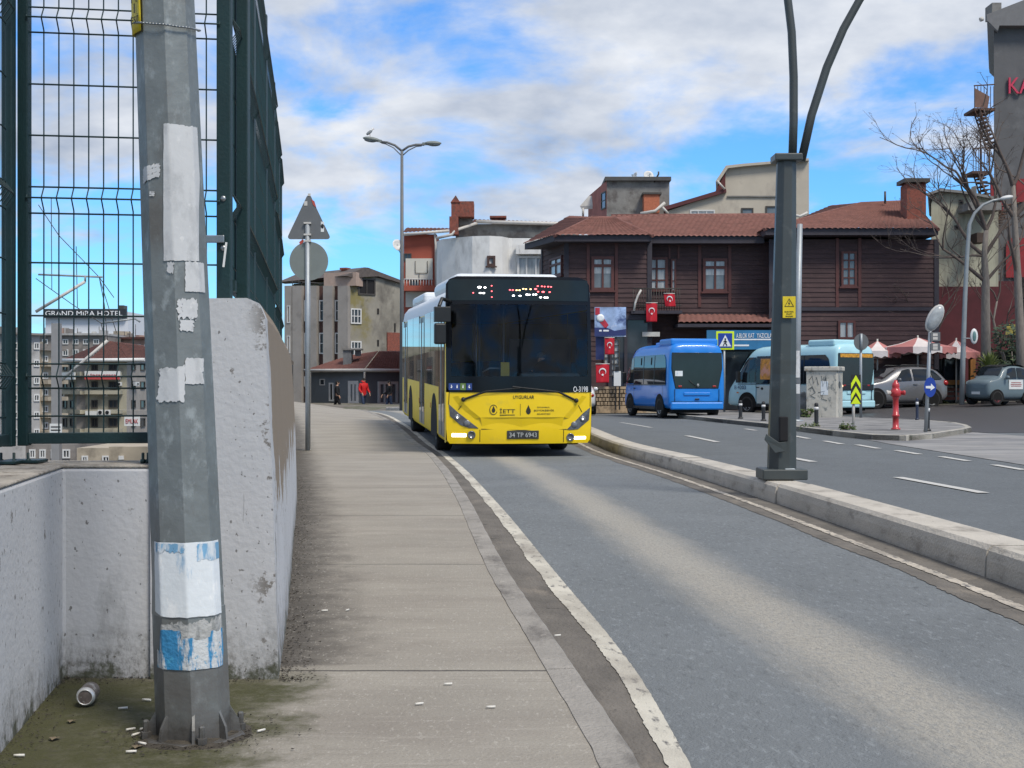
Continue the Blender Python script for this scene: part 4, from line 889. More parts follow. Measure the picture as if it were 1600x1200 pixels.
# driver: bust seen above the dashboard
dl = WM[bus] @ Vector((.60, 1.42, .52))
drv = root('person', dl, 'bus driver in dark jacket and pale shirt sitting behind the windscreen', 'person', rz=R(8.1))
V = Vector
pp = [V((0, .08, .45)), V((0, .06, .78)), V((0, .03, .95)), V((0, .01, 1.06)), V((0, -.02, 1.17)), V((0, -.01, 1.27)), V((-.2, .03, .93)), V((-.25, -.12, .68)), V((-.13, -.36, .80)), V((.2, .03, .93)), V((.25, -.12, .68)), V((.13, -.36, .80)), V((-.11, 0, .42)), V((-.12, -.42, .40)), V((.11, 0, .42)), V((.12, -.42, .40)), V((-.12, -.42, .05)), V((.12, -.42, .05))]
ed = [(0, 1), (1, 2), (2, 3), (3, 4), (4, 5), (2, 6), (6, 7), (7, 8), (2, 9), (9, 10), (10, 11), (0, 12), (12, 13), (0, 14), (14, 15), (13, 16), (15, 17)]
ra = [.14, .14, .12, .055, .082, .07, .07, .052, .035, .07, .052, .035, .09, .065, .09, .065, .05, .05]
for wv, s_ in ((8, -1), (11, 1)):
    for f in range(5):
        b = pp[wv]; k = len(pp); pp += [b+V((s_*-.01+(f-2)*.018, -.05, .01+.004*f)), b+V((s_*-.01+(f-2)*.02, -.075, -.02))]; ra += [.010, .009]; ed += [(wv, k), (k, k+1)]
skin_mesh('body', pp, ed, ra, m_skin, drv)
m_coatd = mat('dark_jacket', (.012, .013, .018), rough=.9, var=.3, sc=20)
skin_mesh('jacket', pp[:3]+[V((-.2, .03, .93)), V((-.25, -.12, .68)), V((-.14, -.32, .79)), V((.2, .03, .93)), V((.25, -.12, .68)), V((.14, -.32, .79))], [(0, 1), (1, 2), (2, 3), (3, 4), (4, 5), (2, 6), (6, 7), (7, 8)], [.17, .17, .14, .09, .072, .055, .09, .072, .055], m_coatd, drv)
mb = MB(); mb.ball((0, .02, 1.25), .088, .098, .085); mb.build('hair', mat('grey_hair', (.10, .095, .09), rough=.9), drv, w=False)
mb = MB(); mb.prism([(-.05, -.11, 1.02), (0, -.135, .86), (.05, -.11, 1.02)], (0, .02, 0)); mb.build('shirt', m_wht, drv, w=False)
mb = MB(); mb.ball((0, -.105, 1.165), .013, .018, .022); mb.build('nose', m_skin, drv, w=False)
for s_ in (-1, 1): mb = MB(); mb.ball((s_*.03, -.095, 1.19), .010, .008, .007); mb.build('eye', m_blk, drv, w=False)
# ---------------------------------------------------------------- minibuses (local +y = forwards, rear face at y = 0)
def interp(tab, y):
    if y <= tab[0][0]: return tab[0][1:]
    for a, b in zip(tab[:-1], tab[1:]):
        if y <= b[0]:
            t = (y-a[0])/(b[0]-a[0]); return tuple(lerp(p, q, t) for p, q in zip(a[1:], b[1:]))
    return tab[-1][1:]
MBT = [(0, .34, 2.46, .98), (.05, .30, 2.56, 1.01), (.25, .28, 2.62, 1.03), (4.1, .28, 2.60, 1.03), (4.45, .28, 2.48, 1.02), (4.95, .28, 1.95, 1.0), (5.3, .28, 1.45, .97), (5.6, .30, 1.18, .92), (5.8, .34, .98, .84), (5.88, .42, .80, .74)]
FR = [(0, 0), (.93, 0), (1, .05), (1, .36), (.985, .62), (.955, .82), (.90, .92), (.80, .975), (.62, 1), (0, 1)]
def mb_x(y, z):
    zb, zr, w_ = interp(MBT, y); f = (z-zb)/(zr-zb); pts = FR[2:]
    for a, b in zip(pts[:-1], pts[1:]):
        if f <= b[1]: return w_*lerp(a[0], b[0], max(0, (f-a[1])/(b[1]-a[1]+1e-9)))
    return .6*w_
def minibus(name, loc, rz, label, paint_, lower, ac_box=True):
    r0 = root(name, loc, label, 'minibus', rz=rz, group='minibuses parked beside the mansion')
    ys = sorted(set([t[0] for t in MBT]+[1, 2, 3])); secs = []
    for y in ys:
        zb, zr, w_ = interp(MBT, y); h = [(w_*a, y, zb+b*(zr-zb)) for a, b in FR]; secs.append([(-p[0], p[1], p[2]) for p in h[1:-1]][::-1]+h[1:-1])
    mb = MB(); skinned(mb, secs, closed=True); mb.build('body', paint_, r0, w=False, sub=1)
    def side(name, rows, m, s_, off=.012, parent=r0):
        def fn(u_, v_):
            t = v_*(len(rows)-1); i = min(int(t), len(rows)-2); f = t-i; z = lerp(rows[i][0], rows[i+1][0], f); y = lerp(lerp(rows[i][1], rows[i+1][1], f), lerp(rows[i][2], rows[i+1][2], f), u_)
            return Vector((s_*(mb_x(y, z)+off), y, z))
        mb = MB(); mb.grid(fn, 16, 4*(len(rows)-1), flip=(s_ < 0)); return mb.build(name, m, parent, w=False)
    for s_ in (-1, 1):
        side('side_glass', [(1.17, .30, 4.02), (1.75, .30, 4.02), (2.05, .38, 4.02), (2.20, .55, 4.02)], m_glass, s_)
        side('cab_window', [(1.20, 4.06, 5.12), (1.6, 4.06, 4.97), (1.95, 4.06, 4.74), (2.16, 4.06, 4.5)], m_glass, s_)
        side('lower_panel', [(.40, .62, .64), (.9, .62, .64), (1.13, .62, .64)], m_line2, s_); side('lower_panel', [(.40, 4.03, 4.05), (1.13, 4.03, 4.05), (2.2, 4.03, 4.05)], m_line2, s_)
        for y_ in (1.55, 2.80): side('window_divider', [(1.18, y_, y_+.05), (1.75, y_, y_+.05), (2.18, y_, y_+.05)], m_dark, s_, .018)
        for y_ in (1.9, 3.1): side('window_vent', [(1.86, y_, y_+.10), (2.0, y_, y_+.10), (2.12, y_, y_+.10)], m_arch, s_, .02)
        side('sill_trim', [(.29, 1.5, 4.05), (.34, 1.5, 4.05), (.39, 1.5, 4.05)], m_dark, s_, .012)
        side('belt_trim', [(1.135, .3, 5.1), (1.15, .3, 5.1), (1.165, .3, 5.1)], m_dark, s_, .012)
        mb = MB(); mb.bx((s_*1.045, 3.95, 1.02), .03, .16, .035); mb.build('handle', m_dark, r0, w=False, bev=.008)
        mb = MB(); mb.bx((s_*1.04, 5.05, .82), .03, .10, .05); mb.build('side_marker', m_amber, r0, w=False, bev=.008)
        if lower: side('lower_panel', [(.42, 1.45, 4.0), (.75, 1.45, 4.0), (1.10, .25, 4.0)], lower, s_, .008)
        for yc in (1.0, 4.55):
            pl_ = [(s_*(1.037), yc+math.cos(a)*.47, .40+math.sin(a)*.44) for a in [math.pi*i/14 for i in range(15)]]+[(s_*1.037, yc-.47, .27), (s_*1.037, yc+.47, .27)]
            mb = MB(); mb.prism(pl_, (-s_*.03, 0, 0)); mb.build('wheel_arch', m_arch, r0, w=False)
            wheel(r0, s_*.93, yc, .345, .235, m_rim)
    # rear: big dark window, tail lamps, bumper, plate, handle
    mb = MB(); mb.prism([(-.90, -.012, 2.26), (.90, -.012, 2.26), (.92, -.012, 1.72), (.78, -.012, 1.02), (-.78, -.012, 1.02), (-.92, -.012, 1.72)], (0, .05, 0)); rw = mb.build('rear_window', m_glass, r0, w=False, bev=.02)
    for s_ in (-1, 1):
        mb = MB(); mb.bx((s_*.62, -.022, 1.10), .13, .02, .06); mb.build('tail_lamp', m_tail, r0, w=False, bev=.012)
        mb = MB(); mb.ball((s_*.74, -.03, .47), .055, .02, .055); mb.build('reflector', m_tail, r0, w=False)
    mb = MB(); mb.bx((0, -.025, .43), .36, .012, .10); mb.build('licence_plate', m_plate, r0, w=False)
    mb = MB(); mb.bx((0, -.01, .84), .95, .03, .10); mb.build('trim_bar', paint_, r0, w=False, bev=.02)
    mb = MB(); mb.bx((0, -.02, .66), .16, .02, .05); mb.build('handle', m_dark, r0, w=False, bev=.01)
    mb = MB(); mb.tube([(.0, -.04, 1.06), (-.30, -.05, 1.30)], .012, 5); mb.build('rear_wiper', m_dark, r0, w=False)
    for x_ in (-.80, .80): mb = MB(); mb.box(x_-.006, x_+.006, -.016, .02, .58, 1.0); mb.build('panel_seam', m_line2, r0, w=False)
    mb = MB(); mb.box(-.93, .93, -.014, .02, .565, .58); mb.build('panel_seam', m_line2, r0, w=False)
    mb = MB(); mb.box(-.95, .95, -.06, .12, .30, .56); mb.build('bumper', paint_, r0, w=False, bev=.05)
    mb = MB(); mb.box(-.8, .8, .3, 5.3, .18, .34); mb.build('underframe', m_under, r0, w=False)
    if ac_box:
        mb = MB(); mb.box(-.86, .86, .25, 1.55, 2.50, 2.75); mb.build('air_conditioner', paint_, r0, w=False, bev=.07, seg=3)
    mb = MB(); mb.box(-.3, .3, 3.2, 3.7, 2.56, 2.70); mb.build('roof_hatch', paint_, r0, w=False, bev=.05)
    for s_ in (-1, 1):
        mb = MB(); mb.tube([(s_*1.0, 4.85, 1.30), (s_*1.12, 4.90, 1.28)], .03, 6); mb.box(min(s_*1.08, s_*1.24), max(s_*1.08, s_*1.24), 4.83, 4.95, 1.2, 1.62); mb.build('mirror', m_dark, r0, w=False, bev=.02)
    mb = MB(); mb.grid(lambda u_, v_: Vector((lerp(-.82, .82, u_), lerp(4.52, 5.24, v_)+.02, interp(MBT, lerp(4.52, 5.24, v_))[1]+.02)), 8, 6); mb.build('windscreen', m_glass, r0, w=False)
    return r0, rw, side
m_line2 = mat('panel_gap', (.02, .04, .06), rough=.8)
m_mblue = mat('minibus_blue_paint', (.004, .185, .62), rough=.35, var=.05, sc=1.5, coat=.4)
m_teal = mat('minibus_pale_teal_paint', (.38, .62, .68), rough=.35, var=.05, sc=1.5, coat=.4)
m_teal2 = mat('minibus_grey_green_panel', (.44, .50, .48), rough=.45, var=.06, sc=1.5)
blue, rwb, _ = minibus('minibus', (6.36, 48.4, .02), R(12), 'bright blue minibus parked with its rear window towards the road, beside the flags', m_mblue, None)
mb = MB(); mb.bx((-.66, -.02, 1.54), .27, .01, .18); mb.build('paper_notice', m_white, rwb, w=False)
mb = MB(); mb.ball((.03, -.02, 1.14), .045, .01, .05); mb.build('emblem', m_rim, rwb, w=False)
teal, rwt, tside = minibus('minibus', (12.37, 50.6, .05), R(34), 'pale teal minibus standing side-on behind the tall dark lamp post and cabinet', m_teal, m_teal2)
m_orange = mat('orange_poster', (.55, .24, .04), rough=.7, var=.5, sc=7, dirt=((.62, .30, .22), .5, .6, 3))
tside('window_poster', [(1.32, 3.22, 3.82), (1.7, 3.22, 3.82), (2.1, 3.22, 3.82)], m_orange, -1, .016)
m_orb = mat('amber_sign_strip', (.50, .24, .02), rough=.5, var=.6, sc=16)
mb = MB(); mb.bx((0, -.02, 2.17), 1.66, .012, .13); mb.build('rear_sign_strip', m_orb, rwt, w=False)
mb = MB(); mb.box(-.9, .9, -.03, .02, .92, 1.14); mb.build('lamp_band', m_dark, teal, w=False, bev=.02)
mb = MB(); mb.ball((-.80, -.05, 1.08), .06, .03, .05); mb.build('lit_lamp', mat('lit_tail_lamp', (.9, .5, .3), emit=(1, .55, .3, 2.5)), teal, w=False)
m_navy = mat('navy_decal', (.02, .03, .12), rough=.5)
mb = MB(); Mn = Matrix.Translation((-(mb_x(4.75, 1.0)+.016), 4.93, 1.02)) @ Matrix.Rotation(R(-90), 4, 'Z')
text_mesh('B 4203', .62, .15, mb, Mn, .003); mb.build('fleet_number', m_navy, teal, w=False)
mb = MB(); mb.ball((-1.04, 3.72, .98), .02, .07, .05); mb.build('fuel_cap', m_dark, teal, w=False)

# ---------------------------------------------------------------- cars (local -y = forwards, front at y = 0)
def car(name, loc, rz, label, cat, ST, paint_, wheels, wr, rim, side_win, screen, rear=None, roofm=None, group=None):
    """ST rows: y, z_bottom, z_belt, z_top, half widths at bottom, belt, top"""
    r0 = root(name, loc, label, cat, rz=rz, group=group)
    def half(y):
        zb, zl, zt, wb, wl_, wt = interp(ST, y)
        return [(wb-.08, zb), (wb, zb+.10), (wb+.01, lerp(zb, zl, .55)), (wl_, zl), (lerp(wl_, wt, .55)+.012, lerp(zl, zt, .5)), (wt+.02, zt-.07), (wt-.08, zt-.012), (wt*.45, zt)]
    ys = [s_[0] for s_ in ST]; secs = []
    for y in ys:
        h = half(y); secs.append([(-a, y, b) for a, b in h][::-1]+[(a, y, b) for a, b in h])
    mb = MB(); skinned(mb, secs); mb.build('body', paint_, r0, w=False, sub=1)
    L_ = ys[-1]
    for s_ in (-1, 1):
        for rows in side_win:                # rows (f, y0, y1): f between belt and roof edge
            def fn(u_, v_):
                t = v_*(len(rows)-1); i = min(int(t), len(rows)-2); f = t-i; g = lerp(rows[i][0], rows[i+1][0], f); y = lerp(lerp(rows[i][1], rows[i+1][1], f), lerp(rows[i][2], rows[i+1][2], f), u_)
                zb, zl, zt, wb, wl_, wt = interp(ST, y); z = lerp(zl, zt-.07, g); x = lerp(wl_, wt+.02, g)+.012*math.sin(math.pi*g)+.014
                return Vector((s_*x, y, z))
            mb = MB(); mb.grid(fn, 12, 5, flip=(s_ < 0)); mb.build('side_window', m_glass, r0, w=False)
        for yc in wheels:
            w_ = interp(ST, yc)[3]
            pl_ = [(s_*(w_+.018), yc+math.cos(a)*wr*1.22, wr+math.sin(a)*wr*1.22) for a in [math.pi*i/14 for i in range(15)]]+[(s_*(w_+.018), yc-wr*1.22, .2), (s_*(w_+.018), yc+wr*1.22, .2)]
            mb = MB(); mb.prism(pl_, (-s_*.06, 0, 0)); mb.build('wheel_arch', m_arch, r0, w=False)
            wheel(r0, s_*(w_-.075), yc, wr, .20, rim)
        mb = MB(); y_ = screen[1]-.05; mb.ball((s_*(interp(ST, y_)[4]+.11), y_, interp(ST, y_)[1]+.08), .10, .06, .075); mb.build('mirror', paint_, r0, w=False)
    def scr(name, a, b):
        mb = MB(); mb.grid(lambda u_, v_: (lambda y: Vector((lerp(-1, 1, u_)*(interp(ST, y)[5]-.03), y, interp(ST, y)[2]+.022)))(lerp(a, b, v_)), 8, 6); mb.build(name, m_glass, r0, w=False)
    scr('windscreen', *screen)
    if rear: scr('rear_window', *rear)
    if roofm:
        mb = MB(); a, b = roofm[1]; mb.grid(lambda u_, v_: (lambda y: Vector((lerp(-1, 1, u_)*(interp(ST, y)[5]-.02), y, interp(ST, y)[2]+.016)))(lerp(a, b, v_)), 8, 8); mb.build('roof', roofm[0], r0, w=False)
    mb = MB(); zb = ST[2][1]; mb.box(-ST[3][4]+.1, ST[3][4]-.1, .3, L_-.3, zb-.06, zb+.1); mb.build('underbody', m_under, r0, w=False)
    return r0
m_silver = mat('silver_car_paint', (.19, .19, .195), rough=.32, metal=.4, var=.06, sc=2, coat=.5)
SUV = [(0, .45, .70, .76, .66, .66, .55), (.10, .30, .84, .90, .80, .79, .68), (.5, .24, .92, 1.0, .88, .86, .74), (1.1, .22, .97, 1.08, .89, .88, .77), (1.45, .22, 1.0, 1.30, .89, .88, .70), (1.85, .22, 1.02, 1.52, .89, .88, .63), (2.3, .22, 1.03, 1.62, .89, .88, .63), (3.2, .22, 1.06, 1.62, .89, .88, .62), (3.75, .25, 1.10, 1.52, .88, .86, .60), (4.02, .32, 1.08, 1.22, .85, .82, .62), (4.15, .45, .95, 1.02, .76, .76, .58)]
suv = car('parked_car', (13.4, 56.35, .20), R(-74), 'silver grey sport utility car parked under the red and white parasols', 'car', SUV, m_silver, (.82, 3.32), .36, m_rim, [[(.08, 1.62, 2.42), (.5, 1.85, 2.42), (.92, 2.05, 2.42)], [(.08, 2.52, 3.3), (.5, 2.52, 3.3), (.92, 2.52, 3.25)], [(.08, 3.38, 3.8), (.5, 3.36, 3.68), (.9, 3.34, 3.5)]], (1.16, 1.84), (3.78, 4.0))
suv.scale = (1.0, 1.0, 1.06)
for s_ in (-1, 1):
    mb = MB(); mb.ball((s_*.80, 3.98, .98), .09, .12, .11); mb.build('tail_light', m_tail, suv, w=False)
    mb = MB(); mb.ball((s_*.70, .12, .74), .14, .10, .07); mb.build('headlight', m_lens, suv, w=False)
    for y in (2.46, 3.33): mb = MB(); mb.bx((s_*.905, y+.1, .93), .02, .18, .03); mb.build('handle', m_silver, suv, w=False)
    mb = MB(); mb.tube([(s_*.60, 2.0, 1.60), (s_*.60, 2.1, 1.66), (s_*.60, 3.5, 1.65), (s_*.60, 3.6, 1.59)], .018, 6); mb.build('roof_rail', m_dark, suv, w=False)
m_ami = mat('grey_blue_microcar_paint', (.115, .155, .175), rough=.45, var=.07, sc=2, coat=.2)
AMI = [(0, .36, .74, .80, .52, .52, .45), (.05, .26, .86, .92, .62, .61, .54), (.22, .20, .92, .99, .67, .66, .58), (.55, .19, .95, 1.03, .69, .68, .60), (.70, .19, .96, 1.25, .69, .68, .58), (.85, .19, .97, 1.44, .69, .68, .56), (1.2, .19, .98, 1.53, .69, .68, .56), (1.7, .19, .98, 1.52, .69, .68, .56), (2.05, .20, .97, 1.42, .68, .66, .55), (2.25, .24, .94, 1.12, .65, .62, .54), (2.36, .30, .86, .92, .60, .58, .50), (2.41, .38, .76, .82, .50, .50, .44)]
m_red_rim = mat('dark_red_rim', (.24, .025, .035), rough=.5, var=.3)
ami = car('microcar', (17.65, 53.6, .40), R(-64), 'small grey-blue microcar with dark red wheels and a white sign on its door', 'car', AMI, m_ami, (.42, 2.02), .27, m_red_rim, [[(.05, .86, 1.40), (.5, .93, 1.40), (.92, 1.02, 1.40)], [(.05, 1.46, 2.02), (.5, 1.46, 1.98), (.92, 1.46, 1.9)]], (.60, .88), (2.1, 2.26), (m_dark, (.95, 2.0)))
for s_ in (-1, 1):
    mb = MB(); mb.ball((s_*.47, .075, .70), .075, .05, .075); mb.build('headlight', m_lens, ami, w=False)
    mb = MB(); mb.bx((s_*.703, 1.35, .78), .012, .72, .36); sg = mb.build('door_sign', m_plate, ami, w=False)
    mb = MB()
    for z, w_ in ((.85, .5), (.78, .56), (.72, .52)): mb.bx((s_*.711, 1.35, z), .004, w_, .03)
    mb.build('sign_lines', mat('dull_red_print', (.30, .08, .08), rough=.7), sg, w=False)
mb = MB(); mb.bx((0, .0, .46), .42, .02, .10); mb.build('licence_plate', m_plate, ami, w=False)
m_whc = mat('white_car_paint', (.62, .63, .64), rough=.3, var=.04, coat=.5)
SED = [(0, .42, .62, .68, .66, .66, .55), (.12, .28, .74, .80, .80, .80, .70), (.9, .2, .84, .92, .86, .85, .72), (1.3, .2, .87, .98, .87, .86, .74), (2.0, .2, .90, 1.40, .87, .86, .58), (2.6, .2, .92, 1.46, .87, .86, .58), (3.3, .2, .93, 1.36, .87, .86, .58), (3.8, .22, .94, 1.02, .86, .84, .64), (4.25, .28, .90, .97, .82, .80, .64), (4.38, .40, .80, .86, .74, .72, .58)]
wc = car('parked_car', (2.32, 57.4, .03), R(180), 'white saloon car partly hidden behind the yellow bus', 'car', SED, m_whc, (.9, 3.5), .31, m_rim, [[(.08, 1.75, 2.5), (.5, 1.95, 2.5), (.92, 2.1, 2.5)], [(.08, 2.6, 3.4), (.5, 2.6, 3.3), (.92, 2.6, 3.1)]], (1.35, 1.98), (3.35, 3.78))
for s_ in (-1, 1): mb = MB(); mb.ball((s_*.62, 4.32, .74), .16, .05, .08); mb.build('tail_light', m_tail, wc, w=False)
# ---------------------------------------------------------------- buildings
class Face:
    """upright facade plane between two photo columns at given distances; u runs along it, t is outwards"""
    def __init__(s, px0, d0, px1, d1):
        s.A = Vector(((px0-800)*d0/FPX, d0, 0)); B = Vector(((px1-800)*d1/FPX, d1, 0)); s.L = (B-s.A).length; s.e = (B-s.A).normalized(); s.n = Vector((s.e.y, -s.e.x, 0))
    def u(s, px):
        k = (px-800)/FPX; return (k*s.A.y-s.A.x)/(s.e.x-k*s.e.y)
    def z(s, px, py): return EYE-(py-600)*(s.A.y+s.e.y*s.u(px))/FPX
    def P(s, u, z, t=0): return s.A+s.e*u+s.n*t+Vector((0, 0, z))
    def box(s, mb, u0, u1, z0, z1, t0, t1, mi=0):
        return mb.prism([s.P(u0, z0, t0), s.P(u1, z0, t0), s.P(u1, z0, t1), s.P(u0, z0, t1)], (0, 0, z1-z0), mi)
    def rect(s, px0, py0, px1, py1):
        pm = (px0+px1)/2; return s.u(px0), s.u(px1), s.z(pm, py1), s.z(pm, py0)
    def quad(s, mb, px0, py0, px1, py1, t0, t1, mi=0):
        u0, u1, z0, z1 = s.rect(px0, py0, px1, py1); return s.box(mb, u0, u1, z0, z1, t0, t1, mi)
def window(F, parent, px0, py0, px1, py1, fm, pm_, cols=2, rows=1, fw=.07, out=.05, sill=None, t0=0.0, split=None, name='window'):
    u0, u1, z0, z1 = F.rect(px0, py0, px1, py1); mb = MB()
    F.box(mb, u0, u1, z0, z0+fw, t0-.02, t0+out); F.box(mb, u0, u1, z1-fw, z1, t0-.02, t0+out)
    F.box(mb, u0, u0+fw, z0+fw, z1-fw, t0-.02, t0+out); F.box(mb, u1-fw, u1, z0+fw, z1-fw, t0-.02, t0+out)
    for i in range(1, cols):
        c = lerp(u0, u1, i/cols); F.box(mb, c-fw*.35, c+fw*.35, z0+fw, z1-fw, t0-.02, t0+out*.8)
    for j in range(1, rows):
        c = lerp(z0, z1, j/rows); F.box(mb, u0+fw, u1-fw, c-fw*.3, c+fw*.3, t0-.02, t0+out*.7)
    if split:
        c = lerp(z0, z1, split); F.box(mb, u0+fw, u1-fw, c-fw*.5, c+fw*.5, t0-.02, t0+out*.85)
    if sill: F.box(mb, u0-.08, u1+.08, z0-.07, z0, t0-.02, t0+sill)
    w_ = mb.build(name, fm, parent)
    mb = MB(); F.box(mb, u0+fw*.8, u1-fw*.8, z0+fw*.8, z1-fw*.8, t0-.02, t0+.012)
    mb.build('pane', pm_, w_); return w_
def fpoly(F, mb, pts, depth):
    pm = min(x for x, y in pts); mb.prism([F.P(F.u(x), F.z(x, y), 0) for x, y in pts], -F.n*depth+Vector((max(0, pm-800)/FPX*depth*1.04, 0, 0)))
def tile_roof(mb, a, b, c, d_, pitch=.24, course=.36, amp=.05, mi=0):
    """a-b along the eave, d-c along the ridge: rows of round tiles as real relief"""
    a, b, c, d_ = map(Vector, (a, b, c, d_)); wid = max((b-a).length, (c-d_).length); hgt = ((d_-a).length+(c-b).length)/2
    nr = (b-a).cross(d_-a).normalized()
    if nr.z < 0: nr = -nr
    nu = min(900, max(4, int(wid/pitch)*4)); nv = max(1, int(hgt/course))
    vs = []; 
    for j in range(nv):
        for e in (0, 1):
            v = (j+e)/nv
            for i in range(nu+1):
                u_ = i/nu; p = a.lerp(b, u_).lerp(d_.lerp(c, u_), v); k = abs(math.sin(math.pi*(u_*wid/pitch)))
                vs.append(p+nr*(amp*k+(.0 if e else .03)+.012*noise.noise(p*2.1)))
    fs = []
    for j in range(nv):
        for i in range(nu):
            q = (2*j)*(nu+1)+i; fs.append((q, q+1, q+nu+2, q+nu+1))
            if j < nv-1: q2 = (2*j+1)*(nu+1)+i; fs.append((q2, q2+1, q2+nu+2, q2+nu+1))
    mb.add(vs, fs, mi, True); return mb
def clapboard(mb, F, u0, u1, z0, z1, t=0.0, pitch=.20, proud=.030, mi=0):
    n = max(1, int((z1-z0)/pitch)); h = (z1-z0)/n
    for i in range(n):
        za = z0+i*h; j = .006*noise.noise((i*3.1, u0, 0))
        vs = [F.P(u0, za, t+proud+j), F.P(u1, za, t+proud+j), F.P(u1, za+h, t+.003), F.P(u0, za+h, t+.003), F.P(u0, za, t), F.P(u1, za, t)]
        mb.add(vs, [(0, 1, 2, 3), (4, 5, 1, 0)], mi)
m_tile = mat('clay_roof_tile', (.175, .074, .059), rough=.85, var=.25, sc=2.5, dirt=((.14, .065, .052), .5, .75, 4), dirt2=((.27, .12, .09), .6, .75, 7))
m_tile2 = mat('dark_roof_tile', (.105, .042, .034), rough=.85, var=.35, sc=2, dirt=((.05, .032, .03), .5, .7, 3))
m_wood = mat('dark_timber_boards', (.056, .030, .031), rough=.8, var=.3, sc=3, st=(.35, .35, 3), bump=.25, bsc=12, dirt=((.085, .048, .045), .55, .7, 3))
m_trimr = mat('red_brown_trim', (.088, .027, .023), rough=.6, var=.2, sc=4)
m_eave = mat('dark_eave_boards', (.030, .026, .036), rough=.7, var=.2)
m_lace = mat('curtained_glass', (.34, .36, .37), rough=.18, var=.35, sc=2.2, st=(3, 3, .5))
m_gl2 = glass('window_glass', (.035, .042, .05), .06)
m_glg = mat('greyish_glass', (.13, .15, .165), rough=.12, var=.3, sc=1.5)
m_pvc = mat('white_window_frame', (.58, .58, .57), rough=.5, var=.08)
m_dkfr = mat('dark_window_frame', (.05, .045, .04), rough=.6)
m_gut_ = mat('pale_gutter', (.48, .46, .43), rough=.6, var=.1)
m_brick = mat('red_brick', (.21, .065, .045), rough=.9, var=.3, sc=9, bump=.3, bsc=30, dirt=((.12, .06, .05), .52, .65, 6))
m_deep = mat('dark_room', (.008, .008, .010), rough=.9)

# the dark wooden mansion
D = 60.0
kon = root('wooden_mansion', (9.5, 60, 0), 'two-storey dark wooden mansion with red-brown window frames and red tiled hipped roof', 'building')
FL, FM_, FR_ = Face(885, D, 1015, D), Face(1015, D+1, 1205, D+1), Face(1205, D, 1463, D)
FS = Face(848, D+3.6, 885, D)                       # short return wall of the left bay
FS2 = Face(1015, D, 1016, D+1)
zt_ = FL.z(950, 374)
mb = MB(); mb.ext([(p.x, p.y) for p in (FS.A, FL.A, FL.P(FL.L, 0), FM_.A, FM_.P(FM_.L, 0), FR_.A, FR_.P(FR_.L, 0), FR_.P(FR_.L, 0, -9), FS.A+Vector((0, 8, 0)))], -.4, zt_); mb.build('wall_core', m_wood, kon)
mb = MB()
for F, z0 in ((FL, 2.2), (FM_, 0), (FR_, 0), (FS, 2.2)): clapboard(mb, F, 0, F.L, z0, zt_)
mb.build('boarded_wall', m_wood, kon)
for F, us in ((FL, (0, FL.L)), (FR_, (0, FR_.L)), (FS, (0,))):
    for u_ in us: mb = MB(); F.box(mb, u_-.10, u_+.10, 0, zt_, 0, .06); mb.build('corner_board', m_eave, kon)
mb = MB(); FR_.box(mb, 0, FR_.L, FR_.z(1300, 482)-.1, FR_.z(1300, 482)+.05, 0, .08); mb.build('storey_band', m_eave, kon)
for F, prs in ((FL, ((922, 960),)), (FM_, ((1096, 1137),)), (FR_, ((1311, 1340),))):
    for a, b in prs:
        for px in (a-3, b+3): mb = MB(); F.quad(mb, px-2.4, 378 if F is not FR_ else 372, px+2.4, 480, 0, .055); mb.build('pilaster_strip', m_trimr, kon)
for px in (1046, 1060): mb = MB(); FM_.quad(mb, px-1.6, 380, px+1.6, 404, 0, .05); mb.build('pilaster_strip', m_trimr, kon)
for F, a in ((FL, (924, 401, 959, 454)), (FM_, (1098, 404, 1136, 456))):
    w_ = window(F, kon, *a, m_trimr, m_glg, 2, 1, .12, .08, .1, t0=.03, split=.73)
    mb = MB(); u0, u1, z0, z1 = F.rect(*a); F.box(mb, u0+.12, u1-.12, lerp(z0, z1, .74), z1-.13, .02, .055); F.box(mb, u0+.12, u1-.12, lerp(z0, z1, .50), lerp(z0, z1, .70), .02, .05); mb.build('lace_curtain', m_lace, w_)
w_ = window(FS, kon, 861, 402, 880, 432, m_trimr, m_lace, 2, 1, .10, .07, .1, t0=.03, split=.62)
w_ = window(FM_, kon, 1009, 402, 1043, 456, m_trimr, m_lace, 2, 3, .11, .08, t0=.03)
for a in ((994, 405, 1003, 456), (1048, 405, 1056, 456)): window(FM_ if a[0] > 1015 else Face(985, D+1, 1015, D+1), kon, *a, m_trimr, m_lace, 1, 3, .07, .07, t0=.03)
window(FR_, kon, 1314, 393, 1338, 448, m_trimr, m_glg, 2, 4, .09, .07, .1, t0=.03)
window(FR_, kon, 1309, 501, 1336, 530, m_trimr, m_lace, 2, 1, .09, .07, .1, t0=.03)
# balcony
Fb = Face(988, D, 1062, D); mb = MB()
Fb.quad(mb, 985, 486, 1064, 491, -1.0, .5); mb.build('balcony_floor', m_eave, kon)
mb = MB()
for px in range(988, 1064, 4): p = Fb.P(Fb.u(px), Fb.z(px, 486), .45); q = Fb.P(Fb.u(px), Fb.z(px, 452), .45); mb.tube([p, q], .015, 4)
for py in (452, 478): mb.tube([Fb.P(Fb.u(988), Fb.z(1000, py), .45), Fb.P(Fb.u(1063), Fb.z(1000, py), .45)], .025, 4)
mb.build('balcony_railing', m_dkfr, kon)
mb = MB(); mb.tube([Fb.P(Fb.u(px), Fb.z(px, py), .5) for px, py in ((989, 487), (991, 474), (995, 463), (1000, 454))], .05, 6); mb.build('curved_bracket', m_gut_, kon)
